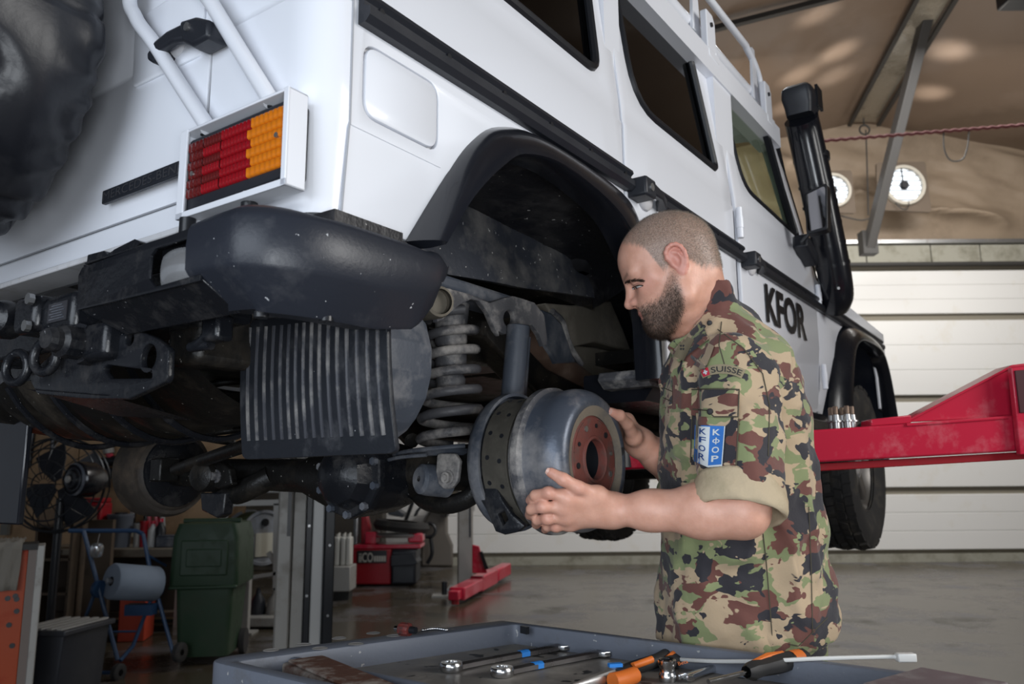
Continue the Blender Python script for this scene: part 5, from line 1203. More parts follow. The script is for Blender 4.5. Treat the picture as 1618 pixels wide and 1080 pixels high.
# collar: standing fold round the neck, rank tab, button
ct = wn(MAN_LOC)
def collar_pt(a, t):
    # a: angle round the neck, t: 0 base .. 1 top edge; worked out round the neck axis
    axis = (HO-neckbase); axis /= np.linalg.norm(axis); f_ = az-axis*(az@axis); f_ /= np.linalg.norm(f_); l_ = np.cross(axis, f_)
    r = .082-.010*t; c = neckbase+axis*(-.020+.058*t)+f_*.012
    return Vector(c+(f_*math.cos(a)*r*1.05+l_*math.sin(a)*r)-ct)
rowsC = []
for j in range(7):
    t = j/6; rowsC.append([collar_pt(R_(38+284*i/40), t)+Vector((0, 0, .004*math.sin(i*.9)))-Vector((0, 0, .030*(abs(i-20)/20)**3*t)) for i in range(41)])
co = MB().loft(rowsC, closed=False, caps=False).build('collar', camo_material('collar_cloth', (1, 8, 3)), MAN, smooth=180)
so = co.modifiers.new('thick', 'SOLIDIFY'); so.thickness = .007; so.offset = 1
# folded lapel at the front near side
lapel = sew('lapel', quad((1100, 490), (1120, 535), (1072, 572), (1052, 548)), 8, 8, .010, camo_material('lapel_cloth', (2, 6, 9)), co)
tb_ = sew('rank_tab', quad((1080, 529), (1097, 536), (1080, 570), (1064, 562)), 6, 6, .0135, M['olive'], co)
for q in range(4): MB().ball(hit(1076+4*(q % 2)+3*(q//2)*0, 546+5*(q//2), .016), .0022, 8, 6).build('rank_mark', M['black_thread'], tb_)
for px_, py_ in ((1111, 517), (1121, 510)): MB().ball(hit(px_, py_, .004), .0055, 12, 8).build('button', M['black_thread'], MAN)
# seams and the chest pocket edge
M['seam'] = mat('seam_thread', (.075, .066, .045), .9)
def seam(pts, h=.0012, r=.0011):
    q = []
    for (a, b), (c, d) in zip(pts, pts[1:]):
        for k in range(8): q.append((a+(c-a)*k/8, b+(d-b)*k/8))
    q.append(pts[-1]); MB().tube([hit(x, y, h) for x, y in q], r, 6).build('seam', M['seam'], JK)
seam([(1140, 508), (1136, 545), (1146, 580)]); seam([(1134, 520), (1175, 550), (1205, 590), (1216, 640), (1214, 720)])
seam([(1202, 812), (1210, 880), (1216, 950), (1221, 1018)]); seam([(1278, 800), (1282, 900), (1284, 1000)], .001, .0009); seam([(1221, 1012), (1262, 1020), (1308, 975)], .001, .0009)
seam([(1093, 615), (1130, 614), (1168, 615), (1166, 658), (1128, 658), (1118, 648), (1094, 646)], .0085, .0013); seam([(1167, 662), (1165, 700), (1163, 735)], .005, .0012); seam([(1094, 650), (1092, 700), (1091, 730)], .005, .0012)
cp = sew('chest_pocket', quad((1047, 600), (1062, 598), (1062, 640), (1047, 644)), 4, 8, .006, camo_material('chest_cloth', (7, 2, 5)))
seam([(1048, 612), (1062, 618)], .008, .0009); seam([(1048, 628), (1062, 634)], .008, .0009)
# rolled cuff of the near sleeve: fat tan roll
axv = (Lel-Lsh)/np.linalg.norm(Lel-Lsh)
s1_ = np.cross(axv, [0, 1, 0]); s1_ /= np.linalg.norm(s1_); s2_ = np.cross(axv, s1_)
rc = []
cw = Waves(10, 8, 25)
for k in range(48):
    a = 2*math.pi*k/48; rd_ = s1_*math.cos(a)+s2_*math.sin(a); L = []
    wob = .004*float(cw(np.array([[math.cos(a)*.1, math.sin(a)*.1, 0]]))[0])
    for j in range(14):
        b = 2*math.pi*j/14; L.append(Vector(cuff_c-ct+axv*(.006+.030*math.sin(b)+.010*math.cos(a)+wob)+rd_*(.0705+.0065*math.cos(b)*(1+.4*math.sin(2*b))+.003*math.sin(3*a)+.002*math.sin(9*a+3*b)+wob)))
    rc.append(L)
MB().loft(rc, True, False, ring=True).build('rolled_cuff', M['tancloth'], MAN, smooth=180)
# thumb and finger nails
NM = mat('finger_nail', (.66, .42, .35), .3)
for t0, t1, r in ((Lth[2], Lth[3], .0078), (Rth[2], Rth[3], .0078)):
    dv = (t1-t0)/np.linalg.norm(t1-t0); vw = wn(ray(1000, 700)); vw /= np.linalg.norm(vw); n_ = -(vw-dv*(vw@dv)); n_ /= np.linalg.norm(n_); sd_ = np.cross(dv, n_)
    c = t1+dv*.0015-ct; L = []
    for j in range(6):
        t = j/5; L.append([Vector(c+dv*(-.009+.015*t)+sd_*(s*.0065*(1-.25*(2*t-1)**4))+n_*(.0082-.0030*s*s+.0012*0)) for s in np.linspace(-1, 1, 7)])
    MB().loft(L, closed=False, caps=False).build('nail', NM, MAN, smooth=180)
# ================================================================== THE BRAKE DRUM in his hands (axis in line with the axle)
DC = VM @ Vector((.60, -.075, 1.247))
DR = empty('brake_drum', DC, VYAW, 'bare steel brake drum with rusty red centre ring held in both hands', 'brake drum')
# y runs from the closed face (0) towards the car
MB().lathe([(.120, .104), (.124, .108), (.140, .108), (.1435, .104), (.1435, .090), (.1385, .086), (.1365, .082)], (0, 0, 0), (0, 1, 0), 72).build('rim_flange', M['dusty'], DR, smooth=50)
MB().lathe([(.1365, .082), (.136, .080), (.1355, .055), (.137, .048), (.1375, .040), (.1365, .030), (.131, .014), (.124, .005), (.115, .0), (.104, .001), (.094, .007), (.084, .008)], (0, 0, 0), (0, 1, 0), 72).build('shell', M['drum'], DR, smooth=50)
MB().lathe([(.120, .104), (.120, .016), (.080, .016)], (0, 0, 0), (0, 1, 0), 48).build('inner_wall', M['dusty'], DR)
MB().lathe([(.084, .009), (.081, .0075), (.080, .006), (.046, .006), (.0445, .003), (.041, .002), (.0385, .004), (.0385, .020)], (0, 0, 0), (0, 1, 0), 56).build('centre_ring', M['rust'], DR, smooth=35)
MB().lathe([(.103, .0012), (.092, .0055), (.084, .0075)], (0, 0, 0), (0, 1, 0), 56).build('dusty_band', mat('brown_dust', (.20, .165, .125), .75, dirt=(.12, .11, .10), dscale=14, damt=.5), DR)
for k in range(10):
    a = 2*math.pi*k/10+.2; u, v = math.cos(a), math.sin(a)
    MB().cyl((u*.065, .0062, v*.065), (u*.065, .004, v*.065), .0058 if k % 2 else .0042, 10).build('stud_hole', M['gasket'] if k % 3 else M['steel'], DR)
for a0 in (.5, 2.1, 3.7, 5.2):
    L = []
    for k in range(9):
        a = a0+.9*k/8; u, v = math.cos(a), math.sin(a); L.append([Vector((u*r, y, v*r)) for r, y in ((.077, .0062), (.0795, .0062), (.0795, .0045), (.077, .0045))])
    MB().loft(L).build('raised_segment', M['rust'], DR)
MB().lathe([(.0385, .02), (.0385, .09), (0.001, .09)], (0, 0, 0), (0, 1, 0), 32).build('bore', M['gasket'], DR)
# ================================================================== TOOL CART in front
ZT = .90
cA = W(793, 979, z=ZT); cL = W(349, 1036, z=ZT)
cB = W(1273, 1039, z=ZT); u1 = (cL-cA).normalized(); u2 = (cB-cA).normalized()
CYAW = math.atan2(u1.y, u1.x); CLOC = Vector((cA.x, cA.y, 0))
CM = Matrix.Translation(CLOC) @ Matrix.Rotation(CYAW, 4, 'Z'); CMI = CM.inverted()
# local axes: X along the left edge towards the viewer, Y along the back edge (sign below)
w2 = CMI.to_3x3() @ u2
def T(px, py, z=ZT): return CMI @ W(px, py, z=z)
def cl(x, y, z): return Vector((x+w2.x*y, w2.y*y, z))
M['cartgrey'] = mat('grey_cart_plastic', (.135, .150, .185), .48, dirt=(.10, .095, .09), dscale=7, damt=.3, bump=.08, bscale=60, speck=(.36, .36, .36, 55, .70))
M['traygrime'] = mat('grimy_tray', (.15, .14, .13), .42, dirt=(.30, .28, .25), dscale=9, damt=.5, bump=.1, bscale=40, speck=(.03, .03, .03, 24, .66))
CART = empty('tool_cart', CLOC, CYAW, 'grey plastic tool cart with a shallow tray of tools in the foreground', 'tool cart')
LX, LY_ = .66, (cB-cA).length*(1440-793)/(1273-793)*1.0+.03
zf = ZT-.042
outer = rpoly([(0, 0), (LX, 0), (LX, LY_), (0, LY_)], [.012, .06, .06, .012])
ix0, ix1, iy0, iy1 = .022, LX-.03, .060, LY_-.05
inner = rpoly([(ix0, iy0), (ix1, iy0), (ix1, iy1), (ix0, iy1)], .012)
link('tray_rim', plate([outer, inner], .05, .006, lambda u, v, w: cl(u, v, ZT-.025+w)), M['cartgrey'], CART)
MB().add([cl(ix0-.01, iy0-.01, zf), cl(ix1+.01, iy0-.01, zf), cl(ix1+.01, iy1+.01, zf), cl(ix0-.01, iy1+.01, zf), cl(ix0-.01, iy0-.01, zf-.01), cl(ix1+.01, iy0-.01, zf-.01), cl(ix1+.01, iy1+.01, zf-.01), cl(ix0-.01, iy1+.01, zf-.01)], [(0, 1, 2, 3), (7, 6, 5, 4), (0, 4, 5, 1), (1, 5, 6, 2), (2, 6, 7, 3), (3, 7, 4, 0)]).build('tray_floor', M['traygrime'], CART)
# divider near the left end, with a worn edge
def cbox(lo, hi): 
    m = MB(); m.loft([[cl(x, y, z) for x, y in ((lo[0], lo[1]), (hi[0], lo[1]), (hi[0], hi[1]), (lo[0], hi[1]))] for z in (lo[2], hi[2])]); return m
cbox((.520, iy0, zf), (.534, iy1, ZT-.006)).build('divider', M['cartgrey'], CART, bevel=.004)
# round dimples in the wide left rim
for i, (px_, py_) in enumerate(((480, 1018), (536, 1008), (590, 1000), (428, 1027), (505, 1024), (562, 1017), (622, 1004))):
    p = T(px_, py_)
    MB().lathe([(.011, .0004), (.013, .0012), (.015, .0004)], (p.x, p.y, ZT), (0, 0, 1), 18).lathe([(0.0005, .0006), (.011, .0006)], (p.x, p.y, ZT), (0, 0, 1), 18).build('rim_recess', mat('recess_grey', (.30, .29, .28), .5) if i == 0 else MATS['recess_grey'], CART)
p = T(829, 990); MB().obox((p.x-.0, p.y, ZT-.006), ((1, 0, 0), (0, 1, 0), (0, 0, 1)), (.004, .011, .0075)).build('black_tape', M['gasket'], CART)
# body of the cart below the tray, wheels
cbox((.03, .03, .12), (LX-.03, LY_-.03, ZT-.05)).build('cabinet', M['cartgrey'], CART, bevel=.02)
for i in range(4): cbox((LX-.03, .08, .16+i*.17), (LX-.012, LY_-.08, .31+i*.17)).build('drawer', M['cartgrey'], CART, bevel=.01)
for x in (.10, LX-.10):
    for y in (.10, LY_-.10):
        a = cl(x, y-.018, .055); b = cl(x, y+.018, .055); MB().cyl(a, b, .055, 20).build('castor', M['rubber'], CART); cbox((x-.02, y-.025, .055), (x+.02, y+.025, .13)).build('castor_fork', M['steel'], CART)
# things in the tray -------------------------------------------------------------
def ToolF(p, q, z):
    a = W(*p, z=z); b = W(*q, z=z); return a, (b-a)
def spanner(p, q, z, w, label, head0='ring', tape=None, dark=False, grp=None):
    a, v = ToolF(p, q, z); Ln = v.length; o = empty('spanner', (a.x, a.y, z), math.atan2(v.y, v.x), label, 'spanner')
    mt = M['chrome']
    hd = M['steel'] if dark else mt
    sh = M['spdark'] if dark else mt
    MB().loft([[Vector((x, s*w*.5*k, h)) for s, h in ((-1, .001), (1, .001), (1.0, .009), (.5, .012), (-.5, .012), (-1, .009))] for x, k in ((.02, 1.1), (.06, .9), (Ln*.5, .8), (Ln-.06, .9), (Ln-.02, 1.1))]).build('shank', sh, o, smooth=50)
    MB().lathe([(w*.55, .0), (w*.95, .0), (w*1.05, .004), (w*1.05, .012), (w*.95, .016), (w*.55, .016), (w*.5, .008)], (.012, 0, -.001), (0, 0, 1), 24, close=True).build('ring_end', mt, o)
    jaw = [(-.02, -.5), (.3, -1.0), (.9, -1.15), (1.5, -.75), (1.45, -.45), (.75, -.42), (.6, 0), (.75, .42), (1.45, .45), (1.5, .75), (.9, 1.15), (.3, 1.0), (-.02, .5)]
    link('open_end', plate([[(Ln-.03+x*w*1.0, y*w*1.0) for x, y in jaw]], .010, .0015, lambda u, vv, ww: Vector((u, vv, ww+.006))), mt, o)
    if tape: MB().loft([[Vector((x, s*w*.43, h)) for s, h in ((-1, .0008), (1, .0008), (1.0, .0096), (.5, .0126), (-.5, .0126), (-1, .0096))] for x in (Ln*tape-.011, Ln*tape+.011)]).build('blue_tape', M['bluetape'], o)
    return o
M['spdark'] = mat('dark_chrome', (.20, .19, .19), .30, metal=.9, rvar=.1, dscale=20); M['bluetape'] = mat('blue_tape', (.03, .24, .72), .5)
zt_ = zf+.002
spanner((705, 1060), (893, 1024), zt_, .021, 'dark spanner with blue tape on its shank, leftmost in the tray', tape=.62, dark=True, grp=1)
spanner((785, 1068), (957, 1034), zt_, .021, 'dark spanner with blue tape beside the pliers', tape=.34, dark=True)
spanner((1165, 1048), (1075, 1078), zt_, .013, 'bare chrome spanner lying next to the socket')
M['blackgrip'] = mat('black_grip', (.02, .02, .021), .55); M['orangegrip'] = mat('orange_grip', (.72, .17, .025), .5)
# pliers: two handles, pivot, jaws
pz = zf+.012
PLI = empty('pliers', W(985, 1062, z=zf), 0, 'pliers with black and orange handles', 'pliers')
PO = PLI.location
def rel(px_, py_, z, o): return W(px_, py_, z=z)-o
MB().tube([rel(905, 1085, pz, PO), rel(935, 1078, pz, PO), rel(960, 1070, pz, PO), rel(985, 1062, pz, PO)], [.006, .012, .014, .013], 10, flat=.6).build('jaws', M['steel'], PLI)
MB().tube(smooth_path([rel(975, 1068, pz, PO), rel(1000, 1055, pz, PO), rel(1040, 1042, pz+.004, PO), rel(1062, 1028, pz+.01, PO)], 5), .0125, 12).build('handle', M['blackgrip'], PLI)
MB().tube(smooth_path([rel(968, 1076, pz, PO), rel(985, 1072, pz, PO), rel(1002, 1066, pz, PO)], 4), .0145, 12).build('grip_end', M['orangegrip'], PLI)
MB().tube(smooth_path([rel(1000, 1052, pz+.008, PO), rel(1030, 1041, pz+.014, PO)], 4), .0065, 10).build('grip_inlay', M['orangegrip'], PLI)
a = rel(972, 1050, pz+.016, PO); MB().obox(a, ((1, .2, 0), (-.2, 1, 0), (0, 0, 1)), (.012, .006, .003)).build('blue_tape', M['bluetape'], PLI)
def driver(p, q, z, r, label, shaft=None, inlay=True):
    a = W(*p, z=z); b = W(*q, z=z); v = b-a; o = empty('screwdriver', (a.x, a.y, z), math.atan2(v.y, v.x), label, 'screwdriver'); Ln = v.length
    MB().lathe([(.0005, 0), (r*.75, .001), (r*.95, .008), (r, .025), (r*.95, Ln*.5), (r*.8, Ln*.75), (r*.95, Ln*.9), (r*.6, Ln)], (0, 0, r), (1, 0, 0), 14, fn=lambda rr, h, an: (rr*(1+.05*math.cos(6*an)), h)).build('handle', M['blackgrip'], o)
    MB().lathe([(r*1.03, Ln*.12), (r*1.06, Ln*.2), (r*1.03, Ln*.28)], (0, 0, r), (1, 0, 0), 14).build('ring_inlay', M['orangegrip'], o)
    MB().tube([(Ln*.35, -r*.35, r*1.75), (Ln*.6, -r*.4, r*1.75), (Ln*.85, -r*.3, r*1.6)], [r*.35, r*.5, r*.3], 8).build('side_inlay', M['orangegrip'], o)
    if shaft: MB().cyl((Ln, 0, r), (Ln+shaft, 0, r), .004, 10).build('shaft', M['chrome'], o)
    return o
dr = driver((1100, 1040), (1050, 1062), zf, .0135, 'black and orange screwdriver handle beside the pliers')
dr2 = driver((1274, 1053), (1180, 1078), zf+.018, .0165, 'thick black and orange screwdriver handle, rightmost in the tray', .10)
a_ = W(1079, 1046, z=zf+.026)-dr.location; a_.rotate(Matrix.Rotation(-dr.rotation_euler.z, 3, 'Z'))
vx = Vector((cR.x, cR.y, 0)).normalized(); vx.rotate(Matrix.Rotation(-dr.rotation_euler.z, 3, 'Z')); vx.z = .25; vx.normalize(); vn = Vector((ray(1079, 1046).x, ray(1079, 1046).y, ray(1079, 1046).z)).normalized(); vn.rotate(Matrix.Rotation(-dr.rotation_euler.z, 3, 'Z')); vy = vx.cross(-vn); vy = -vy if vy.z < 0 else vy
link('handle_lettering', text_mesh('Beta', 1, 0, lambda u, v, w: a_-vn*.004+vx*u+vy*v, box=(-.009, -.003, .009, .003)), M['orangegrip'], dr)
SO = empty('socket', W(1055, 1076, z=zf), 0, 'chrome socket standing upright in the tray', 'socket')
MB().lathe([(.008, .002), (.014, .0), (.0155, .004), (.0155, .012), (.0135, .015), (.0135, .024), (.0155, .027), (.016, .036), (.0145, .038), (.0105, .037), (.010, .020)], (0, 0, 0), (0, 0, 1), 24).build('barrel', M['chrome'], SO)
MB().lathe([(.0105, .0365), (.010, .018), (.0005, .018)], (0, 0, 0), (0, 0, 1), 6).build('socket_hole', M['gasket'], SO, smooth=20)
# white cable tie
za = ZT+.002
tp_ = [W(842, 1016, z=zf+.004), W(900, 1023, z=zf+.004), W(995, 1034, z=zf+.004), W(1100, 1043, z=zf+.02), W(1200, 1044, z=ZT-.004), W(1290, 1040, z=ZT+.004), W(1405, 1037, z=ZT+.006), W(1420, 1038, z=ZT+.006)]
CT = empty('cable_tie', tp_[0], 0, 'long white plastic cable tie lying across the tray', 'cable tie')
MB().tube(smooth_path([p-tp_[0] for p in tp_], 6), .0035, 8, up=(0, 0, 1), flat=.9).build('strap', mat('white_nylon', (.72, .72, .70), .4), CT)
e = tp_[-1]-tp_[0]; MB().obox(e+Vector((.012, 0, 0)), ((1, 0, 0), (0, 1, 0), (0, 0, 1)), (.016, .008, .007)).build('lock_head', MATS['white_nylon'], CT, bevel=.002)
# small ratchet with a red knurled ring on the rim
RA = empty('ratchet_adapter', W(655, 1000, z=ZT), 0, 'small ratchet adapter with a red knurled ring on the tray rim', 'tool'); RO = RA.location
a = rel(632, 993, ZT+.012, RO); b = rel(662, 996, ZT+.012, RO); cax = (b-a).normalized()
MB().cyl(a-cax*.012, a, .006, 12).build('drive_square', M['chrome'], RA); 
MB().lathe([(.004, 0), (.012, .001), (.013, .004), (.013, .022), (.012, .025), (.004, .026)], a, cax, 24, fn=lambda r, h, an: (r*(1+.05*math.cos(12*an)), h)).build('knurled_ring', mat('knurled_red', (.16, .03, .025), .5, dirt=(.03, .02, .02), dscale=90, damt=.6), RA)
MB().cyl(a+cax*.026, a+cax*.040, .007, 12).build('collar', M['gasket'], RA)
ch = empty('key_chain', W(690, 994, z=ZT), 0, 'short steel bead chain on the tray rim', 'chain'); co_ = ch.location
for k in range(12): MB().ball(rel(668+k*3.4, 995-2.4*math.sin(k/11*3.0), ZT+.005, co_), .0038, 8, 6).build('bead', M['chrome'], ch)
# wooden/rusty box edge in the left compartment
rb_ = empty('rusty_box', CM @ cl(.59, .30, 0)-Vector((0, 0, 0)), CYAW, 'rust-brown worn box in the left compartment of the cart', 'box'); rb_.location.z = zf
M['rustbox'] = mat('worn_brown_box', (.10, .045, .030), .6, dirt=(.38, .35, .31), dscale=14, damt=.45, bump=.2, bscale=50)
m = MB(); m.box((-.048, -.20, .001), (.034, .22, .036)); m.build('box', M['rustbox'], rb_, bevel=.006)
m = MB(); m.box((-.040, -.19, .036), (.026, .21, .041)); m.build('lid', M['rustbox'], rb_, bevel=.003)
# grey case at the right end of the tray
gc = W(1520, 1076, z=ZT); GC = empty('parts_case', (gc.x, gc.y, zf), CYAW, 'worn reddish grey case at the right end of the cart', 'case')
m = MB(); m.box((-.0, -.06, .001), (.16, .06, .045)); m.build('case', mat('worn_case', (.14, .11, .12), .5, dirt=(.33, .30, .29), dscale=12, damt=.4), GC, bevel=.006)
m = MB(); m.box((-.005, -.065, .045), (.165, .065, .052)); m.build('lid', MATS['worn_case'], GC, bevel=.003)
# ================================================================== LIFT
M['colgrey'] = mat('lift_grey_paint', (.30, .29, .27), .42, metal=.2, dirt=(.20, .18, .15), dscale=3, damt=.35)
M['colgrey2'] = mat('lift_light_grey', (.46, .46, .45), .4, metal=.2)
def lift_post(loc, rz, label, h=3.9):
    o = empty('lift_column', loc, rz, label, 'lift column')
    MB().box((-.17, -.12, 0), (.17, .12, .02)).build('base_plate', M['steel'], o)
    MB().box((-.145, -.02, 0), (.145, .10, h)).build('web', M['colgrey'], o, bevel=.006)
    MB().box((-.145, -.10, 0), (-.07, -.018, h)).build('flange', M['colgrey'], o, bevel=.01)
    MB().box((-.068, -.075, 0), (-.002, -.018, h)).build('slide_channel', M['colgrey'], o, bevel=.006)
    MB().box((-.001, -.090, 0), (.028, -.018, h)).build('cover_strip', M['gasket'], o, bevel=.003)
    MB().box((.029, -.082, 0), (.092, -.018, h)).build('chrome_face', M['colgrey2'], o, bevel=.008)
    MB().box((.094, -.105, 0), (.146, -.018, h)).build('flange', M['gasket'], o, bevel=.006)
    MB().box((-.098, -.103, .95), (-.080, -.099, h)).build('slot', M['gasket'], o)
    for k in range(8): MB().cyl((.013, -.092, .3+.35*k), (.013, -.096, .3+.35*k), .007, 8).build('bolt', M['steel'], o)
    for k in range(8): MB().cyl((.12, -.107, .2+.35*k), (.12, -.111, .2+.35*k), .007, 8).build('bolt', M['steel'], o)
    return o
pc = W(482, 880, d=4.25)
lift_post((pc.x, pc.y, 0), math.atan2(-pc.x, -pc.y)*-1*0+R_(-14)*0+.27, 'grey lift column with black strips standing under the left side of the vehicle')
rpw = VM @ Vector((2.1, -1.15, 0))
# red swing arm carrying the right side
AR = empty('vehicle_lift', (rpw.x+.22, rpw.y, 0), 0, 'vehicle lift with a red steel arm reaching under the vehicle behind the man', 'vehicle lift'); AO = AR.location.copy()
rpost = lift_post((0, 0, 0), R_(-90), 'x'); rpost.parent = AR; del rpost['label'], rpost['category']
def ad(px_, py_, d): return W(px_, py_, d=d)-AO
def slab(pts, d0, d1, name, mt, bv=.004):
    f = [ad(x, y, d0) for x, y in pts]; vdir = Vector((.0, 1, 0)); b = [p+vdir*(d1-d0) for p in f]
    return MB().loft([f, b]).build(name, mt, AR, bevel=bv)
slab([(1180, 694), (1276, 679), (1425, 663), (1700, 640), (1700, 716), (1276, 741), (1180, 748)][0:0] or [(1150, 690), (1276, 679.5), (1430, 669), (1880, 632), (1880, 697), (1276, 731), (1150, 738)], 2.36, 2.50, 'beam', M['redpaint'], .006)
slab([(1150, 741), (1276, 733), (1880, 698), (1880, 710), (1276, 745), (1150, 752)], 2.39, 2.49, 'lower_flange', M['darkred'], .003)
slab([(1425, 667), (1432, 661), (1600, 581), (1880, 548), (1880, 635), (1600, 659)], 2.39, 2.405, 'gusset', M['redpaint'], .003)
slab([(1430, 665), (1600, 576), (1880, 543), (1880, 548), (1600, 580.5), (1433, 668)], 2.375, 2.46, 'gusset_cap', M['redpaint'], .002)
slab([(1598, 580), (1880, 550), (1880, 702), (1612, 718)], 2.33, 2.35, 'end_plate', M['redpaint'], .003)
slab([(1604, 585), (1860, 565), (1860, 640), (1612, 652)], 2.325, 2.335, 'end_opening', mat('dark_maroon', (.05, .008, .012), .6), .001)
slab([(1376, 662), (1440, 655), (1440, 668), (1376, 673)], 2.37, 2.44, 'welded_pad', M['redpaint'], .003)
MB().tube([ad(1432, 671, 2.358), ad(1500, 666, 2.358), ad(1592, 659, 2.358)], .005, 8).build('weld_seam', M['redpaint'], AR)
slab([(985, 712), (1160, 700), (1160, 733), (985, 742)], 2.42, 2.50, 'inner_arm', M['redpaint'], .006)
pdp = ad(975, 712, 2.46); MB().cyl(pdp-Vector((0, 0, .05)), pdp+Vector((0, 0, .06)), .05, 24).build('lift_pad', M['gasket'], AR)
a = ad(1284, 736, 2.37); MB().cyl(a, a+Vector((0, 0, -.03)), .008, 8).build('stop_bolt', M['redpaint'], AR)
# steel adapters standing on the arm
for i, (px_, py_, top, dd, lab) in enumerate(((1322, 677, 641, 2.39, 'steel jack adapter on the red arm, nearest of the left pair'), (1332, 676, 643, 2.44, 'steel jack adapter behind the left pair on the red arm'), (1340, 676, 640, 2.39, 'tallest steel jack adapter on the red arm'), (1348, 676, 641, 2.42, 'rightmost steel jack adapter on the red arm'), (1315, 677, 643, 2.44, 'leftmost steel jack adapter on the red arm'))):
    b = W(px_, py_, d=dd); t = W(px_, top, d=dd); hh = t.z-b.z
    o = empty('jack_adapter', b, 0, lab, 'adapter', 'steel adapters on the red arm')
    MB().lathe([(.0005, 0), (.011, 0), (.011, hh*.28), (.0165, hh*.29), (.0165, hh*.36), (.011, hh*.37), (.0095, hh*.62)], (0, 0, 0), (0, 0, 1), 16).build('sleeve', M['steel'], o)
    MB().lathe([(.0095, hh*.62), (.008, hh*.64), (.0078, hh*.95), (.006, hh), (.0005, hh)], (0, 0, 0), (0, 0, 1), 14, fn=lambda r, h, an: (r+.0005*math.sin(h*2500), h)).build('thread', mat('rusty_thread', (.17, .12, .09), .5, metal=.6) if i == 0 else MATS['rusty_thread'], o)
# ================================================================== FAR EQUIPMENT
def F_(px, py): return W(px, py, z=0)
# far lift column with its red arm on the floor
p = F_(735, 930); fc = empty('far_lift_column', (p.x, p.y, 0), 0, 'beige lift column far back in front of the white wall', 'lift column')
MB().box((-.09, -.07, 0), (.09, .12, 4.2)).build('web', M['colgrey'], fc, bevel=.02); MB().box((.05, -.075, .6), (.07, -.065, 3.5)).build('slot', M['gasket'], fc); MB().box((.08, -.02, .9), (.11, .06, 4.0)).build('side_rail', M['alu'], fc); MB().box((-.2, -.15, 0), (.2, .2, .02)).build('base_plate', M['steel'], fc)
p = F_(735, 950); ra = empty('floor_arm', (p.x, p.y, 0), 0, 'red lift arm folded low over the floor at the far column', 'lift arm'); ro = Vector((p.x, p.y, 0))
def fp_(px, py, d=None, z=None): return (W(px, py, z=z) if z is not None else W(px, py, d=d))-ro
a, b = fp_(722, 938, z=.10), fp_(800, 898, z=.12)
MB().beam(a, a.lerp(b, .33), .17, .13).build('beam', M['redpaint'], ra, bevel=.015); MB().beam(a.lerp(b, .34), a.lerp(b, .66), .15, .17).build('beam', M['redpaint'], ra, bevel=.015); MB().beam(a.lerp(b, .70), b, .13, .15).build('beam', M['redpaint'], ra, bevel=.015)
MB().beam(a-(b-a)*.06, a, .11, .09).build('arm_end', M['redpaint'], ra, bevel=.01); MB().cyl(a-(b-a)*.03-Vector((0, 0, .09)), a-(b-a)*.03, .04, 14).build('pad_screw', M['darkred'], ra)
g0 = fp_(748, 905, d=9.1); MB().loft([[fp_(x, y, d=9.05) for x, y in ((746, 905), (770, 905), (757, 862), (746, 860))], [fp_(x, y, d=9.15) for x, y in ((746, 905), (770, 905), (757, 862), (746, 860))]]).build('bracket', M['redpaint'], ra, bevel=.01)
MB().loft([[fp_(x, y, d=9.0) for x, y in ((757, 872), (762, 870), (772, 898), (766, 900))], [fp_(x, y, d=9.1) for x, y in ((757, 872), (762, 870), (772, 898), (766, 900))]]).build('rubber_pad', M['gasket'], ra)
p = F_(702, 942); pdk = empty('anchor_plate', (p.x, p.y, 0), 0, 'small grey anchor plate with a stud on the floor', 'anchor plate')
MB().box((-.13, -.1, 0), (.13, .1, .02)).build('plate', M['alu'], pdk); MB().cyl((0, 0, .02), (0, 0, .16), .03, 10).build('stud', M['gasket'], pdk); MB().cyl((.08, .02, .02), (.08, .02, .09), .03, 10).build('stud', M['alu'], pdk)
# tyre changer
p = F_(608, 926); tcg = empty('tyre_changer', (p.x, p.y, 0), 0, 'red and black tyre changing machine on the far floor', 'tyre changer')
S = p.y/FPX*1.03
def tx_(px): return (px-608)*S
def tz_(py): return (926-py)*S
MB().box((tx_(558), 0, .02), (tx_(617), .55, tz_(872))).build('cabinet', M['darkred'], tcg, bevel=.02)
MB().box((tx_(617), -.03, .02), (tx_(654), .5, tz_(873))).build('black_cabinet', M['blackp'], tcg, bevel=.03)
MB().loft([[Vector((tx_(x), y, tz_(z))) for x, z in ((617, 880), (650, 878), (657, 893), (648, 896), (617, 897))] for y in (-.05, .4)]).build('control_panel', M['blackp'], tcg, bevel=.01)
MB().box((tx_(566), -.012, tz_(892)), (tx_(610), 0, tz_(874))).build('name_panel', M['gasket'], tcg)
link('name_lettering', text_mesh('iiCO', 1, .004, lambda u, v, w: Vector((u, -.015-w, v)), box=(tx_(569), tz_(891), tx_(590), tz_(877)), bold=.02), mat('pale_lettering', (.42, .40, .36), .5), tcg)
for k in range(5): MB().box((tx_(591.2+3.7*k), -.017, tz_(890)), (tx_(594.2+3.7*k), -.012, tz_(882))).build('pale_mark', MATS['pale_lettering'], tcg)
MB().box((tx_(560), .0, tz_(872)), (tx_(660), .5, tz_(866))).build('table_edge', M['redpaint'], tcg, bevel=.01)
MB().box((tx_(575), .05, tz_(866)), (tx_(592), .4, tz_(848))).build('clamp_head', M['redpaint'], tcg, bevel=.02); MB().box((tx_(640), .05, tz_(864)), (tx_(662), .35, tz_(850))).build('clamp_head', M['redpaint'], tcg, bevel=.02)
MB().lathe([(.0005, .0), (.30, .0), (.31, .02), (.29, .04), (.0005, .05)], (tx_(622), .25, tz_(856)), (0, 0, 1), 28).build('turntable', M['steel'], tcg)
MB().lathe([(.20, .0), (.33, .0), (.36, .06), (.33, .12), (.20, .12)], (tx_(626), .3, tz_(848)), (.1, 0, 1), 28).build('tyre', M['rubber'], tcg)
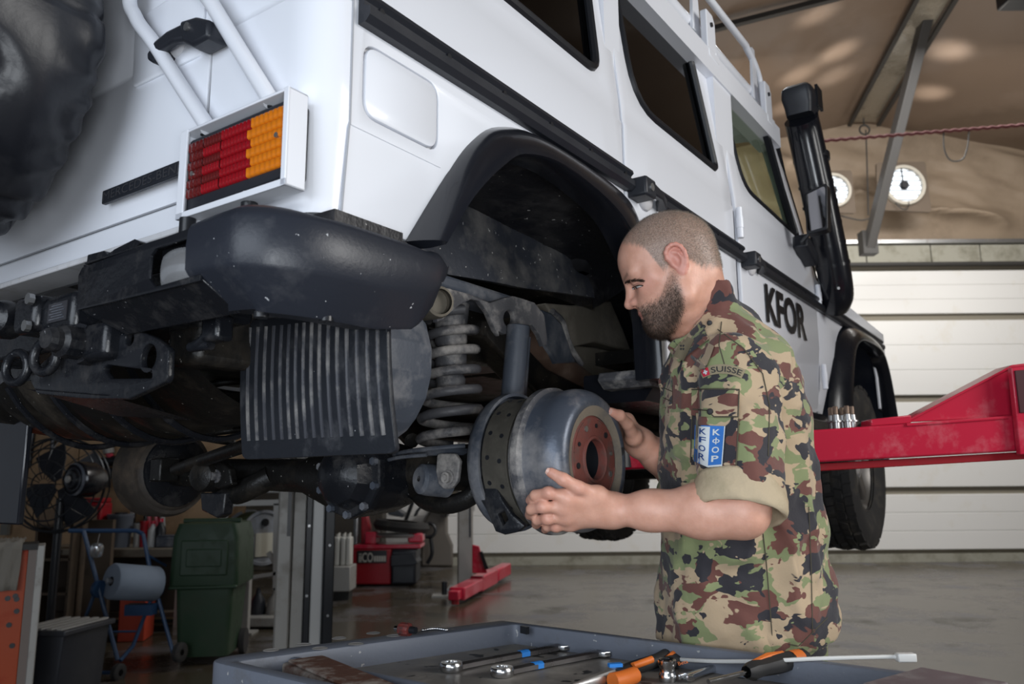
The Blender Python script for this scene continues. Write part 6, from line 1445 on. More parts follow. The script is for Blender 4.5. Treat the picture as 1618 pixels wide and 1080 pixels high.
MB().loft([[Vector((tx_(x), y, tz_(z))) for x, z in ((563, 872), (580, 872), (577, 843), (566, 808), (562, 808))] for y in (.35, .5)]).build('column', M['darkred'], tcg, bevel=.02)
MB().cyl((tx_(555), .4, tz_(868)), (tx_(555), .4, tz_(815)), .04, 12).build('air_cylinder', M['steel'], tcg)
MB().loft([[Vector((tx_(x), y, tz_(z))) for x, z in ((600, 812), (612, 810), (630, 822), (628, 828), (606, 824))] for y in (.3, .6)]).build('tool_head', M['blackp'], tcg, bevel=.01)
# wheel balancer with its hood
p = F_(690, 897); wbx = empty('wheel_balancer', (p.x, p.y, 0), 0, 'grey wheel balancer with a black curved hood near the far wall', 'wheel balancer'); S2 = p.y/FPX*1.03
def bx_(px): return (px-690)*S2
def bz_(py): return (897-py)*S2
MB().loft([[Vector((bx_(x), y, bz_(z))) for x, z in ((664, 897), (712, 897), (712, 866), (704, 848), (703, 795), (690, 788), (664, 840))] for y in (.2, .7)]).build('body', mat('balancer_grey', (.13, .115, .10), .5), wbx, bevel=.03)
hd = []
for k in range(9):
    a = R_(165-150*k/8); hd.append([Vector((bx_(681)+math.cos(a)*.27*r, y, bz_(833)+.05+math.sin(a)*.27*r)) for r, y in ((1, -.05), (1, .2), (.9, .2), (.9, -.05))])
MB().loft(hd).build('hood', M['blackp'], wbx, bevel=.01)
MB().tube([(bx_(652), .1, bz_(800)), (bx_(640), .1, bz_(832))], .03, 8).build('hood_arm', M['gasket'], wbx)
MB().lathe([(.10+.025*math.cos(a), .025*math.sin(a)) for a in [2*math.pi*k/8 for k in range(8)]], (bx_(678), -.02, bz_(842)), (0, -1, .2), 18, close=True).build('handwheel', M['gasket'], wbx)
MB().tube(smooth_path([(bx_(680), .0, bz_(850)), (bx_(683), -.02, bz_(875)), (bx_(676), 0, bz_(890))], 4), .03, 8).build('pedal_hose', M['gasket'], wbx)
# dark tool cabinet and poles behind the changer
p = F_(578, 905); cb = empty('tool_cabinet', (p.x-.8, WY-.55, 0), 0, 'dark tall cabinet behind the tyre changer', 'cabinet')
MB().box((-1.2, 0, 0), (.95, .4, 2.0)).build('body', mat('dark_cabinet', (.055, .048, .040), .6, dirt=(.09, .08, .065), dscale=3, damt=.4), cb, bevel=.01)
for k in range(3): MB().box((-1.15+.68*k, -.015, .08), (-.52+.68*k, 0, 1.92)).build('door', MATS['dark_cabinet'], cb, bevel=.008)
# white canisters on a grey box by the near column
p = F_(536, 948); cbx = empty('steel_locker_box', (p.x, p.y, 0), 0, 'low grey steel box beside the near lift column', 'box'); S3 = p.y/FPX*1.03
MB().box((-.12, -.1, .10), (.13, .25, .36)).build('body', M['alu'], cbx, bevel=.01); MB().box((-.10, 0, 0), (.10, .2, .10)).build('plinth', M['darktrim'], cbx)
for i, dx in enumerate((-.10, -.035, .03, .085)):
    o = empty('canister', (p.x+dx, p.y+.05, .36), 0, ('white plastic canister on the grey box, nearest the lift column', 'second white plastic canister from the lift column on the grey box', 'third white plastic canister from the lift column on the grey box', 'white plastic canister on the grey box, nearest the tyre changer')[i], 'canister', 'white canisters')
    MB().box((-.027, -.08, 0), (.027, .08, .30)).build('body', mat('white_canister', (.52, .51, .47), .5) if i == 0 else MATS['white_canister'], o, bevel=.015); MB().cyl((0, -.04, .30), (0, -.04, .33), .02, 10).build('cap', MATS['white_canister'], o); MB().tube([(0, -.01, .30), (0, .0, .335), (0, .05, .335), (0, .06, .30)], .008, 8).build('handle', MATS['white_canister'], o)
# ---- white rack with two hose reels
p = F_(400, 985); rk = empty('white_rack', (p.x, p.y, 0), 0, 'white painted steel rack behind the green bin', 'rack'); rko = Vector((p.x, p.y, 0)); yR = p.y
def rr_(px, py, dy=0): q = W(px, py, y=yR+dy); return q-rko
M['whitesteel'] = mat('white_rack_paint', (.50, .50, .49), .5)
MB().beam(rr_(352, 795), rr_(452, 793), .05, .05).build('rail', M['whitesteel'], rk); MB().beam(rr_(352, 795), rr_(350, 990), .05, .05).build('post', M['whitesteel'], rk); MB().beam(rr_(438, 795), rr_(436, 990), .05, .05).build('post', M['whitesteel'], rk)
MB().beam(rr_(352, 825), rr_(368, 797), .03, .03).build('brace', M['whitesteel'], rk); MB().beam(rr_(395, 912), rr_(450, 903), .05, .03).build('rail', M['whitesteel'], rk); MB().beam(rr_(424, 872), rr_(436, 890), .04, .04).build('brace', M['whitesteel'], rk)
MB().loft([[rr_(x, y, d) for x, y in ((396, 776), (430, 762), (452, 764), (452, 778), (398, 778))] for d in (0, .3)]).build('sign_box', M['whitesteel'], rk, bevel=.01)
def reel(px, py, rpx, lab, nm, back=.15):
    c = W(px, py, y=yR+back); r = rpx*yR/FPX; o = empty(nm, (c.x, c.y, c.z), 0, lab, 'hose reel', 'hose reels on the white rack')
    ax_ = Vector((.75, -.65, 0)).normalized()
    MB().lathe([(.02, .16), (r*.86, .155), (r*.9, .17), (r, .17), (r, .15), (r*.8, .14), (r*.8, -.10), (r, -.11), (r, -.13), (.02, -.13)], (0, 0, 0), ax_, 36).build('drum', mat('reel_grey', (.22, .235, .26), .45, dirt=(.14, .13, .12), dscale=5, damt=.35) if 'reel_grey' not in MATS else MATS['reel_grey'], o)
    MB().obox(ax_*.163+Vector((0, 0, -r*.25)), (Vector((.65, .75, 0)), ax_, (0, 0, 1)), (r*.36, .004, r*.42)).build('label', mat('paper_label', (.50, .48, .40), .7) if 'paper_label' not in MATS else MATS['paper_label'], o)
    MB().lathe([(.0, 0), (r*.14, 0), (r*.14, .02), (.0, .02)], ax_*.160+Vector((0, 0, r*.55)), ax_, 14).build('opening', M['gasket'], o)
    MB().lathe([(r*.80, -.09), (r*.93, -.085), (r*.95, -.05), (r*.93, -.01), (r*.95, .03), (r*.95, .09), (r*.93, .13)], (0, 0, 0), ax_, 32).build('hose', mat('green_hose', (.03, .05, .022), .6) if 'green_hose' not in MATS else MATS['green_hose'], o)
    return o
reel(402, 848, 42, 'large grey hose reel with a paper label on the white rack', 'hose_reel'); reel(444, 842, 28, 'smaller grey hose reel partly behind the near lift column', 'hose_reel', .40)
p = F_(415, 985); bs = empty('oil_tray', (p.x, p.y-.1, 0), 0, 'low grey steel tray below the hose reels', 'tray')
MB().box((-.25, -.2, .02), (.30, .2, .10)).build('body', M['alu'], bs, bevel=.01)
for i, (dx, m_) in enumerate(((-.14, 'redpaint'), (-.02, 'blackp'), (.13, 'alu'))):
    o = empty(('oil_jug', 'funnel', 'oil_can')[i], (p.x+dx, p.y-.1, .10), 0, ('red jug standing in the low steel tray', 'dark funnel upside down in the low steel tray', 'grey can lying in the low steel tray')[i], ('jug', 'funnel', 'can')[i])
    MB().lathe([(.0005, 0), (.07, 0), (.075, .03), (.06, .12), (.025, .17), (.022, .20), (.0005, .20)], (0, 0, 0), (0, 0, 1), 14).build('body', M[m_], o); MB().cyl((0, 0, .2), (0, 0, .22), .018, 10).build('cap', M['gasket'], o)
# ---- green wheeled bin
p = F_(330, 1040); gb = empty('wheelie_bin', (p.x, p.y, 0), R_(6), 'dark green wheeled refuse bin beside the roll stand', 'bin')
M['bingreen'] = mat('bin_green', (.018, .042, .020), .5, dirt=(.035, .05, .03), dscale=5, damt=.4)
S4 = p.y/FPX*1.03
def sec_(w0, d0, z, r=.04): return [Vector((x, y, z)) for x, y in rpoly([(-w0, -d0), (w0, -d0), (w0, d0), (-w0, d0)], r, 3)]
MB().loft([sec_(.17, .19, .05), sec_(.175, .20, .1), sec_(.20, .24, .60), sec_(.215, .25, .78)]).build('body', M['bingreen'], gb, smooth=50)
MB().loft([sec_(.23, .27, .52), sec_(.235, .275, .54), sec_(.225, .27, .86), sec_(.20, .25, .95), sec_(.12, .2, .96)]).build('lid', M['bingreen'], gb, smooth=50)
MB().box((-.16, -.288, .60), (.16, -.270, .84)).build('lid_panel', M['bingreen'], gb, bevel=.012); MB().box((-.12, -.296, .66), (.12, -.282, .78)).build('lid_panel', M['bingreen'], gb, bevel=.01)
MB().box((-.23, -.29, .51), (.23, -.25, .535)).build('lid_lip', M['bingreen'], gb, bevel=.01); MB().cyl((-.2, -.1, .965), (.2, -.1, .965), .018, 10).build('handle', M['bingreen'], gb)
for s in (-1, 1): MB().cyl((s*.20-.02, .16, .09), (s*.20+.02, .16, .09), .09, 20).build('wheel', M['rubber'], gb)
# grey post by the bin
p = F_(386, 1000); gp = empty('steel_post', (p.x, p.y, 0), 0, 'grey square steel post right of the green bin', 'post'); MB().box((-.035, -.035, 0), (.035, .035, .78)).build('post', M['alu'], gp, bevel=.006); MB().box((-.09, -.09, 0), (.09, .09, .015)).build('foot_plate', M['alu'], gp); MB().box((-.04, -.04, .78), (.04, .04, .80)).build('cap', M['gasket'], gp)
# ---- blue roll stand with paper roll
yS = F_(185, 1072).y; so_ = Vector((W(205, 920, y=yS).x, yS, 0))
st = empty('roll_stand', so_, 0, 'blue tubular stand on wheels holding a paper roll', 'stand')
M['bluesteel'] = mat('blue_steel', (.018, .050, .115), .45)
def sp_(px, py, dy=0): return W(px, py, y=yS+dy)-so_
def bar(pts, nm, r=.013): MB().tube([sp_(*q) for q in pts], r, 8).build(nm, M['bluesteel'], st)
bar(((108, 838, .0), (215, 838, .25), (226, 843, .25)), 'handle', .014); bar(((132, 838, 0), (186, 1042, 0)), 'leg', .014); bar(((226, 843, .25), (243, 930, .25)), 'leg', .014)
bar(((245, 930, .25), (210, 1020, .1), (190, 1043, 0)), 'leg', .013); bar(((250, 945, .25), (276, 1040, .25)), 'leg', .013); bar(((150, 935, 0), (135, 975, 0), (136, 1060, 0)), 'leg', .012)
bar(((136, 998, 0), (215, 997, .1)), 'cross_bar', .007); bar(((138, 1062, 0), (180, 1062, 0)), 'axle', .012); bar(((236, 878, .25), (262, 893, .45)), 'brace', .009)
for px_, py_, dy in ((156, 930, 0), (248, 930, .25)):
    c = sp_(px_, py_, dy); MB().lathe([(.0005, -.012), (.055, -.012), (.055, .012), (.0005, .012)], c, (.9, -.4, 0), 20).build('side_disc', M['bluesteel'], st)
a = sp_(223, 962, .2); MB().box((a.x-.09, a.y-.05, a.z-.035), (a.x+.09, a.y+.05, a.z+.035)).build('tray', M['bluesteel'], st)
for px_, py_, rpx, dy in ((187, 1062, 13, -.02), (125, 1076, 11, .0), (284, 1030, 15, .25)):
    q = W(px_, py_, y=yS+dy)-so_; MB().lathe([(.02, -.02), (rpx*yS/FPX*.8, -.022), (rpx*yS/FPX, -.015), (rpx*yS/FPX, .015), (rpx*yS/FPX*.8, .022), (.02, .02)], q, (1, -.3, 0), 24).build('wheel', M['rubber'], st)
c = W(212, 920, y=yS+.13); pr = empty('paper_roll', c, 0, 'large blue-grey paper roll hung on the blue stand', 'paper roll'); axr = (W(242, 922, y=yS+.25)-W(178, 918, y=yS+.02)).normalized(); rr0 = 27*yS/FPX
MB().lathe([(.03, -.16), (rr0*.94, -.16), (rr0, -.15), (rr0, .15), (rr0*.94, .16), (.03, .16)], (0, 0, 0), axr, 36).build('roll', mat('blue_paper', (.20, .24, .30), .8, var=.1), pr); MB().cyl(-axr*.19, axr*.19, .02, 12).build('spindle', M['steel'], pr); MB().lathe([(.02, .161), (.05, .163)], (0, 0, 0), axr, 16).build('core', mat('brown_card', (.12, .09, .06), .8), pr)
# mug-like tin hanging on the stand
c = W(153, 868, y=yS-.02); tn = empty('hanging_tin', c, 0, 'small clear jar hanging from the blue stand', 'jar'); MB().lathe([(.0005, -.04), (.035, -.04), (.04, -.03), (.04, .02), (.032, .035)], (0, 0, 0), (.2, -.3, 1), 16).build('jar', M['clearlens'], tn); MB().tube([(0, 0, .03), (0, .01, .07), (0, .02, .10)], .003, 6).build('hook', M['steel'], tn)
# ---- orange cabinet with aluminium edge and a rag
yO = 4.3; oo = Vector((W(44, 960, y=yO).x, yO, 0)); oc_ = empty('orange_cabinet', oo, R_(29), 'bright orange cabinet with aluminium edge at the left border', 'cabinet')
x1 = 0.0; zt0 = W(30, 868, y=yO).z
M['orange'] = mat('orange_panel', (.40, .055, .008), .5, dirt=(.30, .012, .008), dscale=4, damt=.3)
MB().box((-.7, 0, 0), (x1-.02, .22, zt0)).build('body', M['orange'], oc_, bevel=.004); MB().box((x1-.02, -.006, 0), (x1+.018, .22, zt0)).build('edge_strip', mat('brown_edge', (.19, .15, .13), .5), oc_); MB().box((x1+.018, -.012, 0), (x1+.052, .22, zt0+.02)).build('edge_profile', M['alu'], oc_, bevel=.004); MB().box((-.7, -.02, zt0), (x1+.02, .22, zt0+.03)).build('top', M['darktrim'], oc_)
for px_, py_ in ((12, 943), (24, 940), (26, 945), (26, 964), (19, 1018), (14, 985)): q = W(px_, py_, y=yO-.002)-oo; q = Vector((q.x*.86, -.001, q.z)); MB().cyl(q, q+Vector((0, -.004, 0)), .013, 12).build('hole', M['gasket'], oc_)
rg = empty('rag', oo+Vector((-.13, -.06, zt0+.03)), R_(29), 'grey cleaning rag draped over the orange cabinet', 'rag'); rl = []
for j in range(12):
    row = []
    for i in range(10):
        s = i/9*.16-.06; t = j/11
        if t < .45: q = Vector((s, .12-.28*t/.45*.55, .02+.015*math.sin(i*2.1+j)))
        else: q = Vector((s*(1-.2*(t-.45))-.005, -.045-.012*math.sin(i*1.7+j*.5), .015-.24*(t-.45)/.55))
        row.append(q)
    rl.append(row)
ro_ = MB().loft(rl, closed=False, caps=False).build('cloth', mat('rag_grey', (.22, .20, .17), .9, bump=.3, bscale=30), rg, smooth=180); ro_.modifiers.new('t', 'SOLIDIFY').thickness = .006
# ---- black storage box, orange-red box, shelf unit
p = W(95, 1045, y=4.75); kb = empty('storage_box', (p.x, 4.75, 0), R_(-8), 'black plastic storage box with ribbed lid left of the roll stand', 'box')
zt1 = W(95, 985, y=4.75).z
MB().loft([[Vector((x, y, z)) for x, y in rpoly([(-w_, -.2), (w_, -.2), (w_, .2), (-w_, .2)], .02, 2)] for w_, z in ((.12, 0), (.155, zt1-.03))]).build('body', M['blackp'], kb); MB().box((-.175, -.22, zt1-.03), (.175, .22, zt1)).build('lid', M['blackp'], kb, bevel=.006)
for k in range(5): MB().box((-.13+.06*k, -.2, zt1), (-.10+.06*k, .2, zt1+.008)).build('lid_rib', M['alu'], kb)
p = F_(162, 1030); rbx = empty('red_box', (p.x, p.y+.5, 0), R_(10), 'orange-red metal box on the floor behind the roll stand', 'box'); MB().box((-.10, -.1, 0), (.10, .2, .40)).build('body', mat('orange_red', (.42, .05, .022), .5), rbx, bevel=.008); MB().box((-.105, -.105, .40), (.105, .205, .44)).build('lid', mat('dull_red', (.25, .02, .015), .5), rbx, bevel=.004)
p = F_(80, 985); shf = empty('wooden_shelf', (W(80, 930, y=6.55).x, 6.55, 0), 0, 'brown wooden shelf unit behind the storage box', 'shelf')
M['brownwood'] = mat('dark_wood', (.085, .060, .040), .7, dirt=(.05, .04, .03), dscale=5, damt=.4)
for x in (-.16, .12): MB().box((x, 0, 0), (x+.02, .35, 1.05)).build('side', M['brownwood'], shf)
for k in range(4): MB().box((-.15, 0, .12+.26*k), (.13, .35, .14+.26*k)).build('shelf_board', M['brownwood'], shf)
MB().box((.20, .1, 0), (.40, .15, .95)).build('plank', M['brownwood'], shf)
# ---- workbench along the plywood wall
yB = 7.0; wbn = empty('workbench', (W(230, 900, y=yB).x, yB, 0), 0, 'long workbench with a worn top along the plywood wall', 'workbench'); wo = wbn.location
zb = W(200, 866, y=yB).z
MB().box((-1.0, -.05, zb-.07), (.35, .6, zb)).build('worktop', M['alu'] if 0 else mat('worn_worktop', (.17, .145, .11), .6, dirt=(.10, .08, .06), dscale=5, damt=.4), wbn, bevel=.006)
for x in (-.95, .26): MB().box((x, 0, 0), (x+.07, .07, zb-.07)).build('leg', M['alu'], wbn)
MB().box((-.9, .15, .12), (.3, .5, .16)).build('lower_shelf', M['brownwood'], wbn)
MB().box((-.9, .3, .16), (.3, .32, zb-.1)).build('back_panel', mat('deep_brown', (.05, .035, .025), .8), wbn)
items = [((146, 864), 'red_canister', 'red metal canister on the workbench', 'canister', 'box', (.20, .2, .42), 'darkred'), ((187, 864), 'grey_bucket', 'grey bucket on the workbench, right of the red canister', 'bucket', 'cyl', (.105, .28), 'bucketgrey'),
         ((216, 862), 'spray_can', 'spray can beside the grey bucket on the workbench', 'can', 'cyl', (.035, .20), 'alu'), ((226, 862), 'spray_can', 'dark red spray can on the workbench', 'can', 'cyl', (.035, .22), 'darkred'), ((240, 861), 'white_bottle', 'white bottle on the workbench', 'bottle', 'bot', (.04, .22), 'whitesteel'), ((252, 861), 'dark_bottle', 'black bottle at the end of the bottle row', 'bottle', 'bot', (.045, .24), 'gasket'),
         ((270, 860), 'parts_tray', 'dark parts tray heaped with blue-grey fittings on the workbench', 'tray', 'box', (.20, .18, .10), 'dustyblue')]
M['bucketgrey'] = mat('bucket_grey', (.12, .135, .165), .5)
for (px_, py_), nm, lab, cat, sh_, sz, mt in items:
    q = W(px_, py_, y=yB+.15); o = empty(nm, (q.x, yB+.15, zb), 0, lab, cat)
    if sh_ == 'box':
        MB().box((-sz[0]/2, -sz[1]/2, 0), (sz[0]/2, sz[1]/2, sz[2]*.9)).build('body', M[mt], o, bevel=.015); MB().box((-sz[0]*.46, -sz[1]*.46, sz[2]*.9), (sz[0]*.46, sz[1]*.46, sz[2])).build('top', M[mt], o, bevel=.01)
    elif sh_ == 'cyl':
        MB().lathe([(.0005, 0), (sz[0]*.85, 0), (sz[0], sz[1]*.9), (sz[0]*1.05, sz[1]*.93), (sz[0]*1.05, sz[1]), (sz[0]*.6, sz[1])], (0, 0, 0), (0, 0, 1), 18).build('body', M[mt], o); MB().cyl((0, 0, sz[1]*.9), (0, 0, sz[1]*1.05), sz[0]*.5, 12).build('cap', M['gasket'], o)
    else:
        MB().lathe([(.0005, 0), (sz[0], 0), (sz[0], sz[1]*.65), (sz[0]*.4, sz[1]*.82), (sz[0]*.4, sz[1]*.9), (.0005, sz[1]*.9)], (0, 0, 0), (0, 0, 1), 14).build('body', M[mt], o); MB().cyl((0, 0, sz[1]*.88), (0, 0, sz[1]), sz[0]*.45, 10).build('cap', M['redpaint'], o)
# ---- big drum fan on a stand
yF = 5.9; fo_ = W(88, 765, y=yF); fn_ = empty('workshop_fan', (fo_.x, yF, 0), 0, 'black pedestal fan with a large wire cage', 'fan'); q0 = fn_.location
def fpp(px, py, dy=0): return W(px, py, y=yF+dy)-q0
c = fpp(92, 765, .12); r = 74*yF/FPX
for k, (rr, dy) in enumerate(((1, 0), (.97, .1), (.97, -.1), (.75, -.16), (.5, -.18), (.25, -.19))): MB().tube([c+Vector((math.cos(a)*r*rr, dy, math.sin(a)*r*rr)) for a in [2*math.pi*j/40 for j in range(41)]], .006 if k else .010, 6, False).build('cage_ring', M['gasket'], fn_)
for k in range(16):
    a = 2*math.pi*k/16; MB().tube([c+Vector((math.cos(a)*r*t, -.19+.19*t**3, math.sin(a)*r*t)) for t in (.1, .4, .7, .9, 1)], .0035, 5).build('cage_wire', M['gasket'], fn_)
for k in range(4):
    a = 2*math.pi*k/4+.5; d1 = Vector((math.cos(a), .35, math.sin(a))); d2 = Vector((-math.sin(a), 0, math.cos(a))); MB().loft([[c+d1*(r*t)+d2*(w_), c+d1*(r*t)-d2*(w_), c+d1*(r*t)-d2*w_+Vector((0, .01, 0)), c+d1*(r*t)+d2*w_+Vector((0, .01, 0))] for t, w_ in ((.1, .03), (.5, .10), (.85, .12))]).build('blade', M['blackp'], fn_)
m0 = fpp(120, 757, -.12); MB().lathe([(.0005, -.06), (.03, -.06), (.035, -.05), (.06, -.045), (.07, -.03), (.10, -.025), (.125, -.0), (.125, .12), (.08, .2)], m0, (.45, 1, 0), 28).build('motor', M['gloss'], fn_)
for rr in (.055, .085, .11): MB().lathe([(rr-.006, -.03-.0), (rr, -.036+.012*(rr > .08)), (rr+.006, -.028+.012*(rr > .08))], m0, (.45, 1, 0), 28).build('motor_rib', M['dustyblue'], fn_)
MB().lathe([(.0005, -.075), (.022, -.072), (.026, -.06)], m0, (.45, 1, 0), 20).build('motor_cap', M['alu'], fn_)
MB().tube([c+Vector((0, .05, -.1)), (c.x, c.y+.05, .05)], .03, 10).build('pole', M['gasket'], fn_); MB().lathe([(.0005, 0), (.28, 0), (.26, .03), (.05, .06), (.03, .1)], (c.x, c.y+.05, 0), (0, 0, 1), 24).build('base', M['gasket'], fn_)
# ---- things hung on the plywood wall
yW = PLY-.03
def hang(nm, lab, cat, px, py, build):
    q = W(px, py, y=yW); o = empty(nm, q, 0, lab, cat); build(o, lambda a, b, dy=0: W(a, b, y=yW+dy)-q); return o
hang('air_hose', 'black air hose hung in a loop with a red coupling on the plywood', 'hose', 50, 660, lambda o, h: (MB().tube(smooth_path([h(37, 720, .003), h(40, 670, .003), h(49, 652, .003), h(53, 670, .003), h(46, 735, .003)], 6), .022, 8).build('hose', M['gasket'], o), MB().tube(smooth_path([h(52, 652, .003), h(62, 665, .003), h(63, 685, .003)], 5), .018, 8).build('hose', M['gasket'], o), MB().cyl(h(49, 643, -.005), h(51, 652, -.005), .03, 10).build('coupling', M['redpaint'], o)))
hang('grease_lance', 'long dark lance hanging on the plywood behind the fan', 'lance', 86, 640, lambda o, h: (MB().tube([h(88, 628, -.04), h(85, 670, -.04), h(81, 745, -.04)], .022, 8).build('tube', M['gasket'], o), MB().cyl(h(86, 672, -.04), h(84, 676, -.04), .03, 8).build('collar', M['steel'], o)))
hang('air_tools', 'cluster of black air tools and a filter hung on the plywood', 'air tools', 170, 720, lambda o, h: [MB().cyl(h(a, b, -.08), h(c2, d2, -.08), r2, 10).build(n2, M[m2], o) for n2, a, b, c2, d2, r2, m2 in (('filter', 170, 700, 172, 716, .05, 'alu'), ('valve', 165, 678, 185, 690, .04, 'gasket'), ('tool_body', 160, 730, 190, 727, .045, 'gasket'), ('tool_body', 163, 745, 182, 748, .05, 'blackp'), ('grip', 150, 750, 152, 775, .035, 'gasket'), ('grip', 166, 750, 166, 770, .04, 'gasket'), ('coupling', 171, 716, 176, 722, .03, 'redpaint'), ('nozzle', 170, 743, 160, 744, .03, 'alu'))])
hang('power_cable', 'thin dark cable running down the plywood wall', 'cable', 205, 740, lambda o, h: MB().tube(smooth_path([h(190, 690, -.02), h(200, 695, -.02), h(203, 730, -.02), h(200, 765, -.02), h(206, 790, -.02), h(208, 810, -.02)], 5), .012, 6).build('cable', M['gasket'], o))
hang('wall_phone', 'pale handheld device hung on the plywood above the workbench', 'device', 210, 825, lambda o, h: (MB().box(tuple(h(204, 838, -.06)), tuple(h(216, 806, 0))).build('body', M['gasket'], o, bevel=.01), MB().box(tuple(h(205, 818, -.07)), tuple(h(213, 808, -.05))).build('display', M['whitesteel'], o), MB().box(tuple(h(202, 848, -.06)), tuple(h(212, 830, -.02))).build('keypad', mat('cream_plastic', (.38, .35, .26), .6), o)))
hang('red_clamps', 'red handled clamps hanging on the plywood above the workbench', 'clamps', 236, 805, lambda o, h: [MB().cyl(h(a, 795, .003), h(a+2, 838, .003), .022, 8).build('clamp', M[m2], o) for a, m2 in ((230, 'gasket'), (235, 'redpaint'), (246, 'redpaint'), (256, 'whitesteel'))])
hang('panel_post', 'pale upright post in front of the plywood wall', 'post', 32, 700, lambda o, h: MB().box(tuple(h(10, 845, -.1)), tuple(h(33, 560, -.05))).build('post', mat('grey_post', (.16, .155, .14), .6), o))
hang('hung_helmet', 'dark round helmet-like hood hanging left of the fan', 'hood', 20, 705, lambda o, h: (MB().ball(h(18, 705, -.3), .13, 16, 12, (.8, .8, 1.25)).build('shell', mat('black_brown', (.02, .016, .013), .6), o), MB().cyl(h(18, 730, -.3), h(20, 800, -.3), .04, 10).build('strap', M['gasket'], o)))
p = W(52, 600, y=5.2)
# left mud flap of the vehicle is at the border: a vertical dark edge
MB().box((.12, 1.16, 1.12), (.135, 1.45, 1.5)).build('mud_flap', M['gloss'], CAR, bevel=.004)
# ================================================================== HIGH UP IN THE HALL
def vent(px, py, r, lab):
    c = W(px, py, y=WY-.62); o = empty('wall_fan', c, 0, lab, 'wall fan', 'round fans in the gable')
    MB().loft([[Vector((x, .02, z)) for x, z in rpoly([(-r*1.45, -r*1.3), (r*1.35, -r*1.45), (r*1.3, r*1.35), (-r*1.3, r*1.3)], .05)], [Vector((x, .06, z)) for x, z in rpoly([(-r*1.45, -r*1.3), (r*1.35, -r*1.45), (r*1.3, r*1.35), (-r*1.3, r*1.3)], .05)]]).build('cloth_patch', mat('dark_cloth_patch', (.12, .09, .065), .7) if 'dark_cloth_patch' not in MATS else MATS['dark_cloth_patch'], o)
    MB().lathe([(r*.92, -.05), (r*1.08, -.05), (r*1.12, .0), (r*1.08, .04), (r*.92, .04)], (0, 0, 0), (0, 1, 0), 36, close=True).build('rim', mat('fan_rim', (.45, .42, .36), .5) if 'fan_rim' not in MATS else MATS['fan_rim'], o)
    MB().lathe([(.0005, .015), (r*.95, .015)], (0, 0, 0), (0, 1, 0), 32).build('daylight', mat('daylight_opening', (.8, .85, .9), .5, emit=(.86, .93, 1.0, .95)) if 'daylight_opening' not in MATS else MATS['daylight_opening'], o)
    for k in range(7):
        z = -r*.78+k*r*.26; hw = math.sqrt(max(.01, (r*.93)**2-z*z)); MB().obox((0, -.01, z), ((1, 0, 0), (0, 1, .5), (0, -.5, 1)), (hw, .022, .008)).build('louvre', mat('louvre_grey', (.35, .37, .40), .5) if 'louvre_grey' not in MATS else MATS['louvre_grey'], o)
    MB().lathe([(.0005, -.06), (r*.18, -.06), (r*.24, -.03), (r*.24, 0)], (r*.0, 0, 0), (0, 1, 0), 18).build('hub', M['gasket'], o); MB().cyl((-.02, -.03, 0), (-.03, -.03, r*.98), .012, 6).build('spoke', M['gasket'], o)
    MB().tube(smooth_path([(-r*.6, -.04, -r*1.0), (-r*.3, -.06, -r*1.35), (r*.0, -.06, -r*1.3), (r*.1, -.04, -r*.9)], 5), .010, 6).build('cord', M['darktrim'], o)
vent(1428, 293, .30, 'round louvred wall fan lit by daylight right of the snorkel'); vent(1316, 301, .255, 'round louvred wall fan half hidden behind the snorkel')
a, b = W(1478, -30, d=10.3), W(1372, 392, d=12.0)
po = empty('roof_strut', b, 0, 'slanted grey steel strut under the tent roof', 'strut'); MB().beam(Vector((0, 0, 0)), a-b, .13, .17, (0, 1, 0)).build('strut', mat('strut_grey', (.075, .073, .072), .45, metal=.4), po, bevel=.01); MB().beam(Vector((0, 0, -.10)), Vector((0, 0, .25)), .22, .18, (0, 1, 0)).build('foot', M['darktrim'], po)
a, b = W(1280, 224, y=8.5), W(1660, 194, y=8.5)
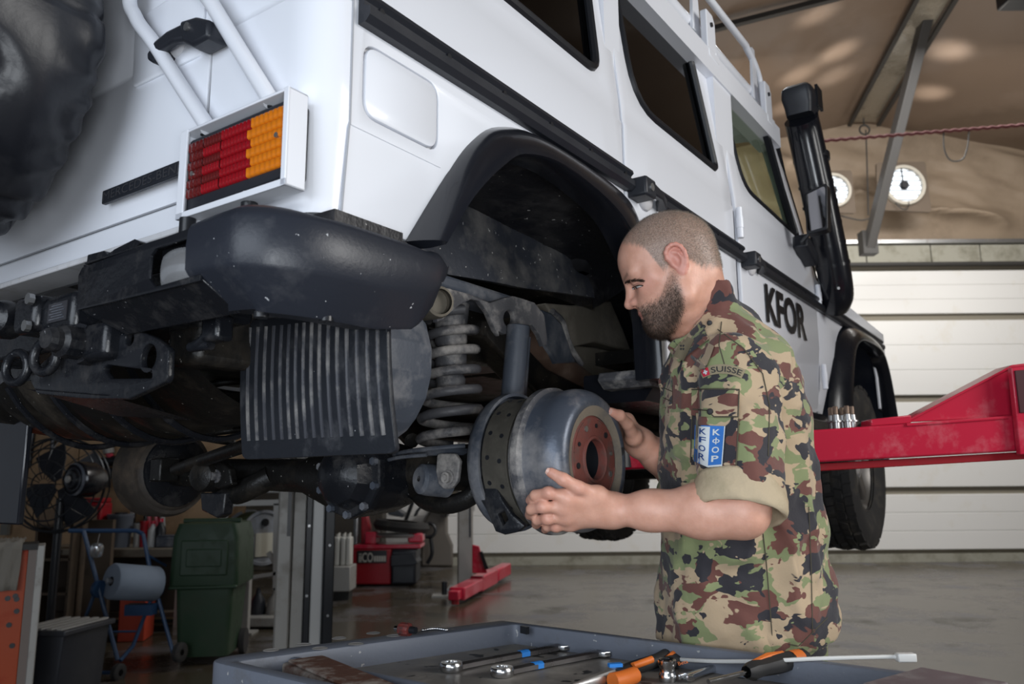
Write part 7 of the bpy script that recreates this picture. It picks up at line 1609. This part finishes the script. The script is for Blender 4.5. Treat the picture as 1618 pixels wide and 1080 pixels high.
M['ropered'] = mat('rope_red', (.045, .004, .005), .9); ro2 = empty('red_rope', a, 0, 'dark red rope strung across below the tent ridge', 'rope'); MB().tube([Vector((b-a)*t)+Vector((0, 0, .006*math.sin(t*160))) for t in [k/120 for k in range(121)]], .019, 8).build('rope', M['ropered'], ro2)
def cord(pts, lab, y=12.2, r=.012):
    q = [W(px, py, y=y) for px, py in pts]; o = empty('dangling_rope', q[0], 0, lab, 'rope'); MB().tube(smooth_path([p-q[0] for p in q], 6), r, 6).build('cord', M['darktrim'], o)
cord(((1491, 205), (1492, 235), (1502, 253), (1520, 252), (1528, 235), (1531, 208)), 'dark cord looping below the red rope', 8.5, .009); cord(((1368, 205), (1370, 260), (1372, 340)), 'thin dark cord hanging beside the half hidden wall fan'); cord(((1320, 338), (1345, 345), (1367, 347), (1390, 335), (1400, 325)), 'cord slung between the two round fans')
c = W(1366, 205, y=12.25); k_ = empty('ridge_ring', c, 0, 'small iron ring hanging at the tent ridge', 'ring'); MB().lathe([(.08+.015*math.cos(a), .015*math.sin(a)) for a in [2*math.pi*k/8 for k in range(8)]], (0, 0, 0), (0, 1, 0), 20, close=True).build('ring', M['darktrim'], k_); MB().cyl((0, 0, .08), (0, 0, .2), .012, 6).build('link', M['darktrim'], k_)
c = W(1606, 5, d=7); k_ = empty('pendant_lamp', c, 0, 'dark lamp fitting at the top right border under the tent roof', 'lamp'); MB().box((-.12, -.1, -.02), (.2, .1, .25)).build('housing', M['gasket'], k_, bevel=.02); MB().cyl((.08, 0, -.15), (.08, 0, -.02), .012, 8).build('cable', M['gasket'], k_); MB().cyl((0, 0, .25), (0, 0, 1.6), .012, 8).build('suspension', M['gasket'], k_)
# purlin seams of the roof cloth
for i, (p_, q_, dd) in enumerate((((1060, 105), (1360, -50), 9.5),)):
    a = W(*p_, d=dd); b = W(*q_, d=dd)
    a.z = roof(a.x, a.y)-.10; b.z = roof(b.x, b.y)-.10
    t3 = MB().beam(a, b, .08, .06).build('trim_%d' % (3+i), M['darktrim']); tag(t3, kind='structure')
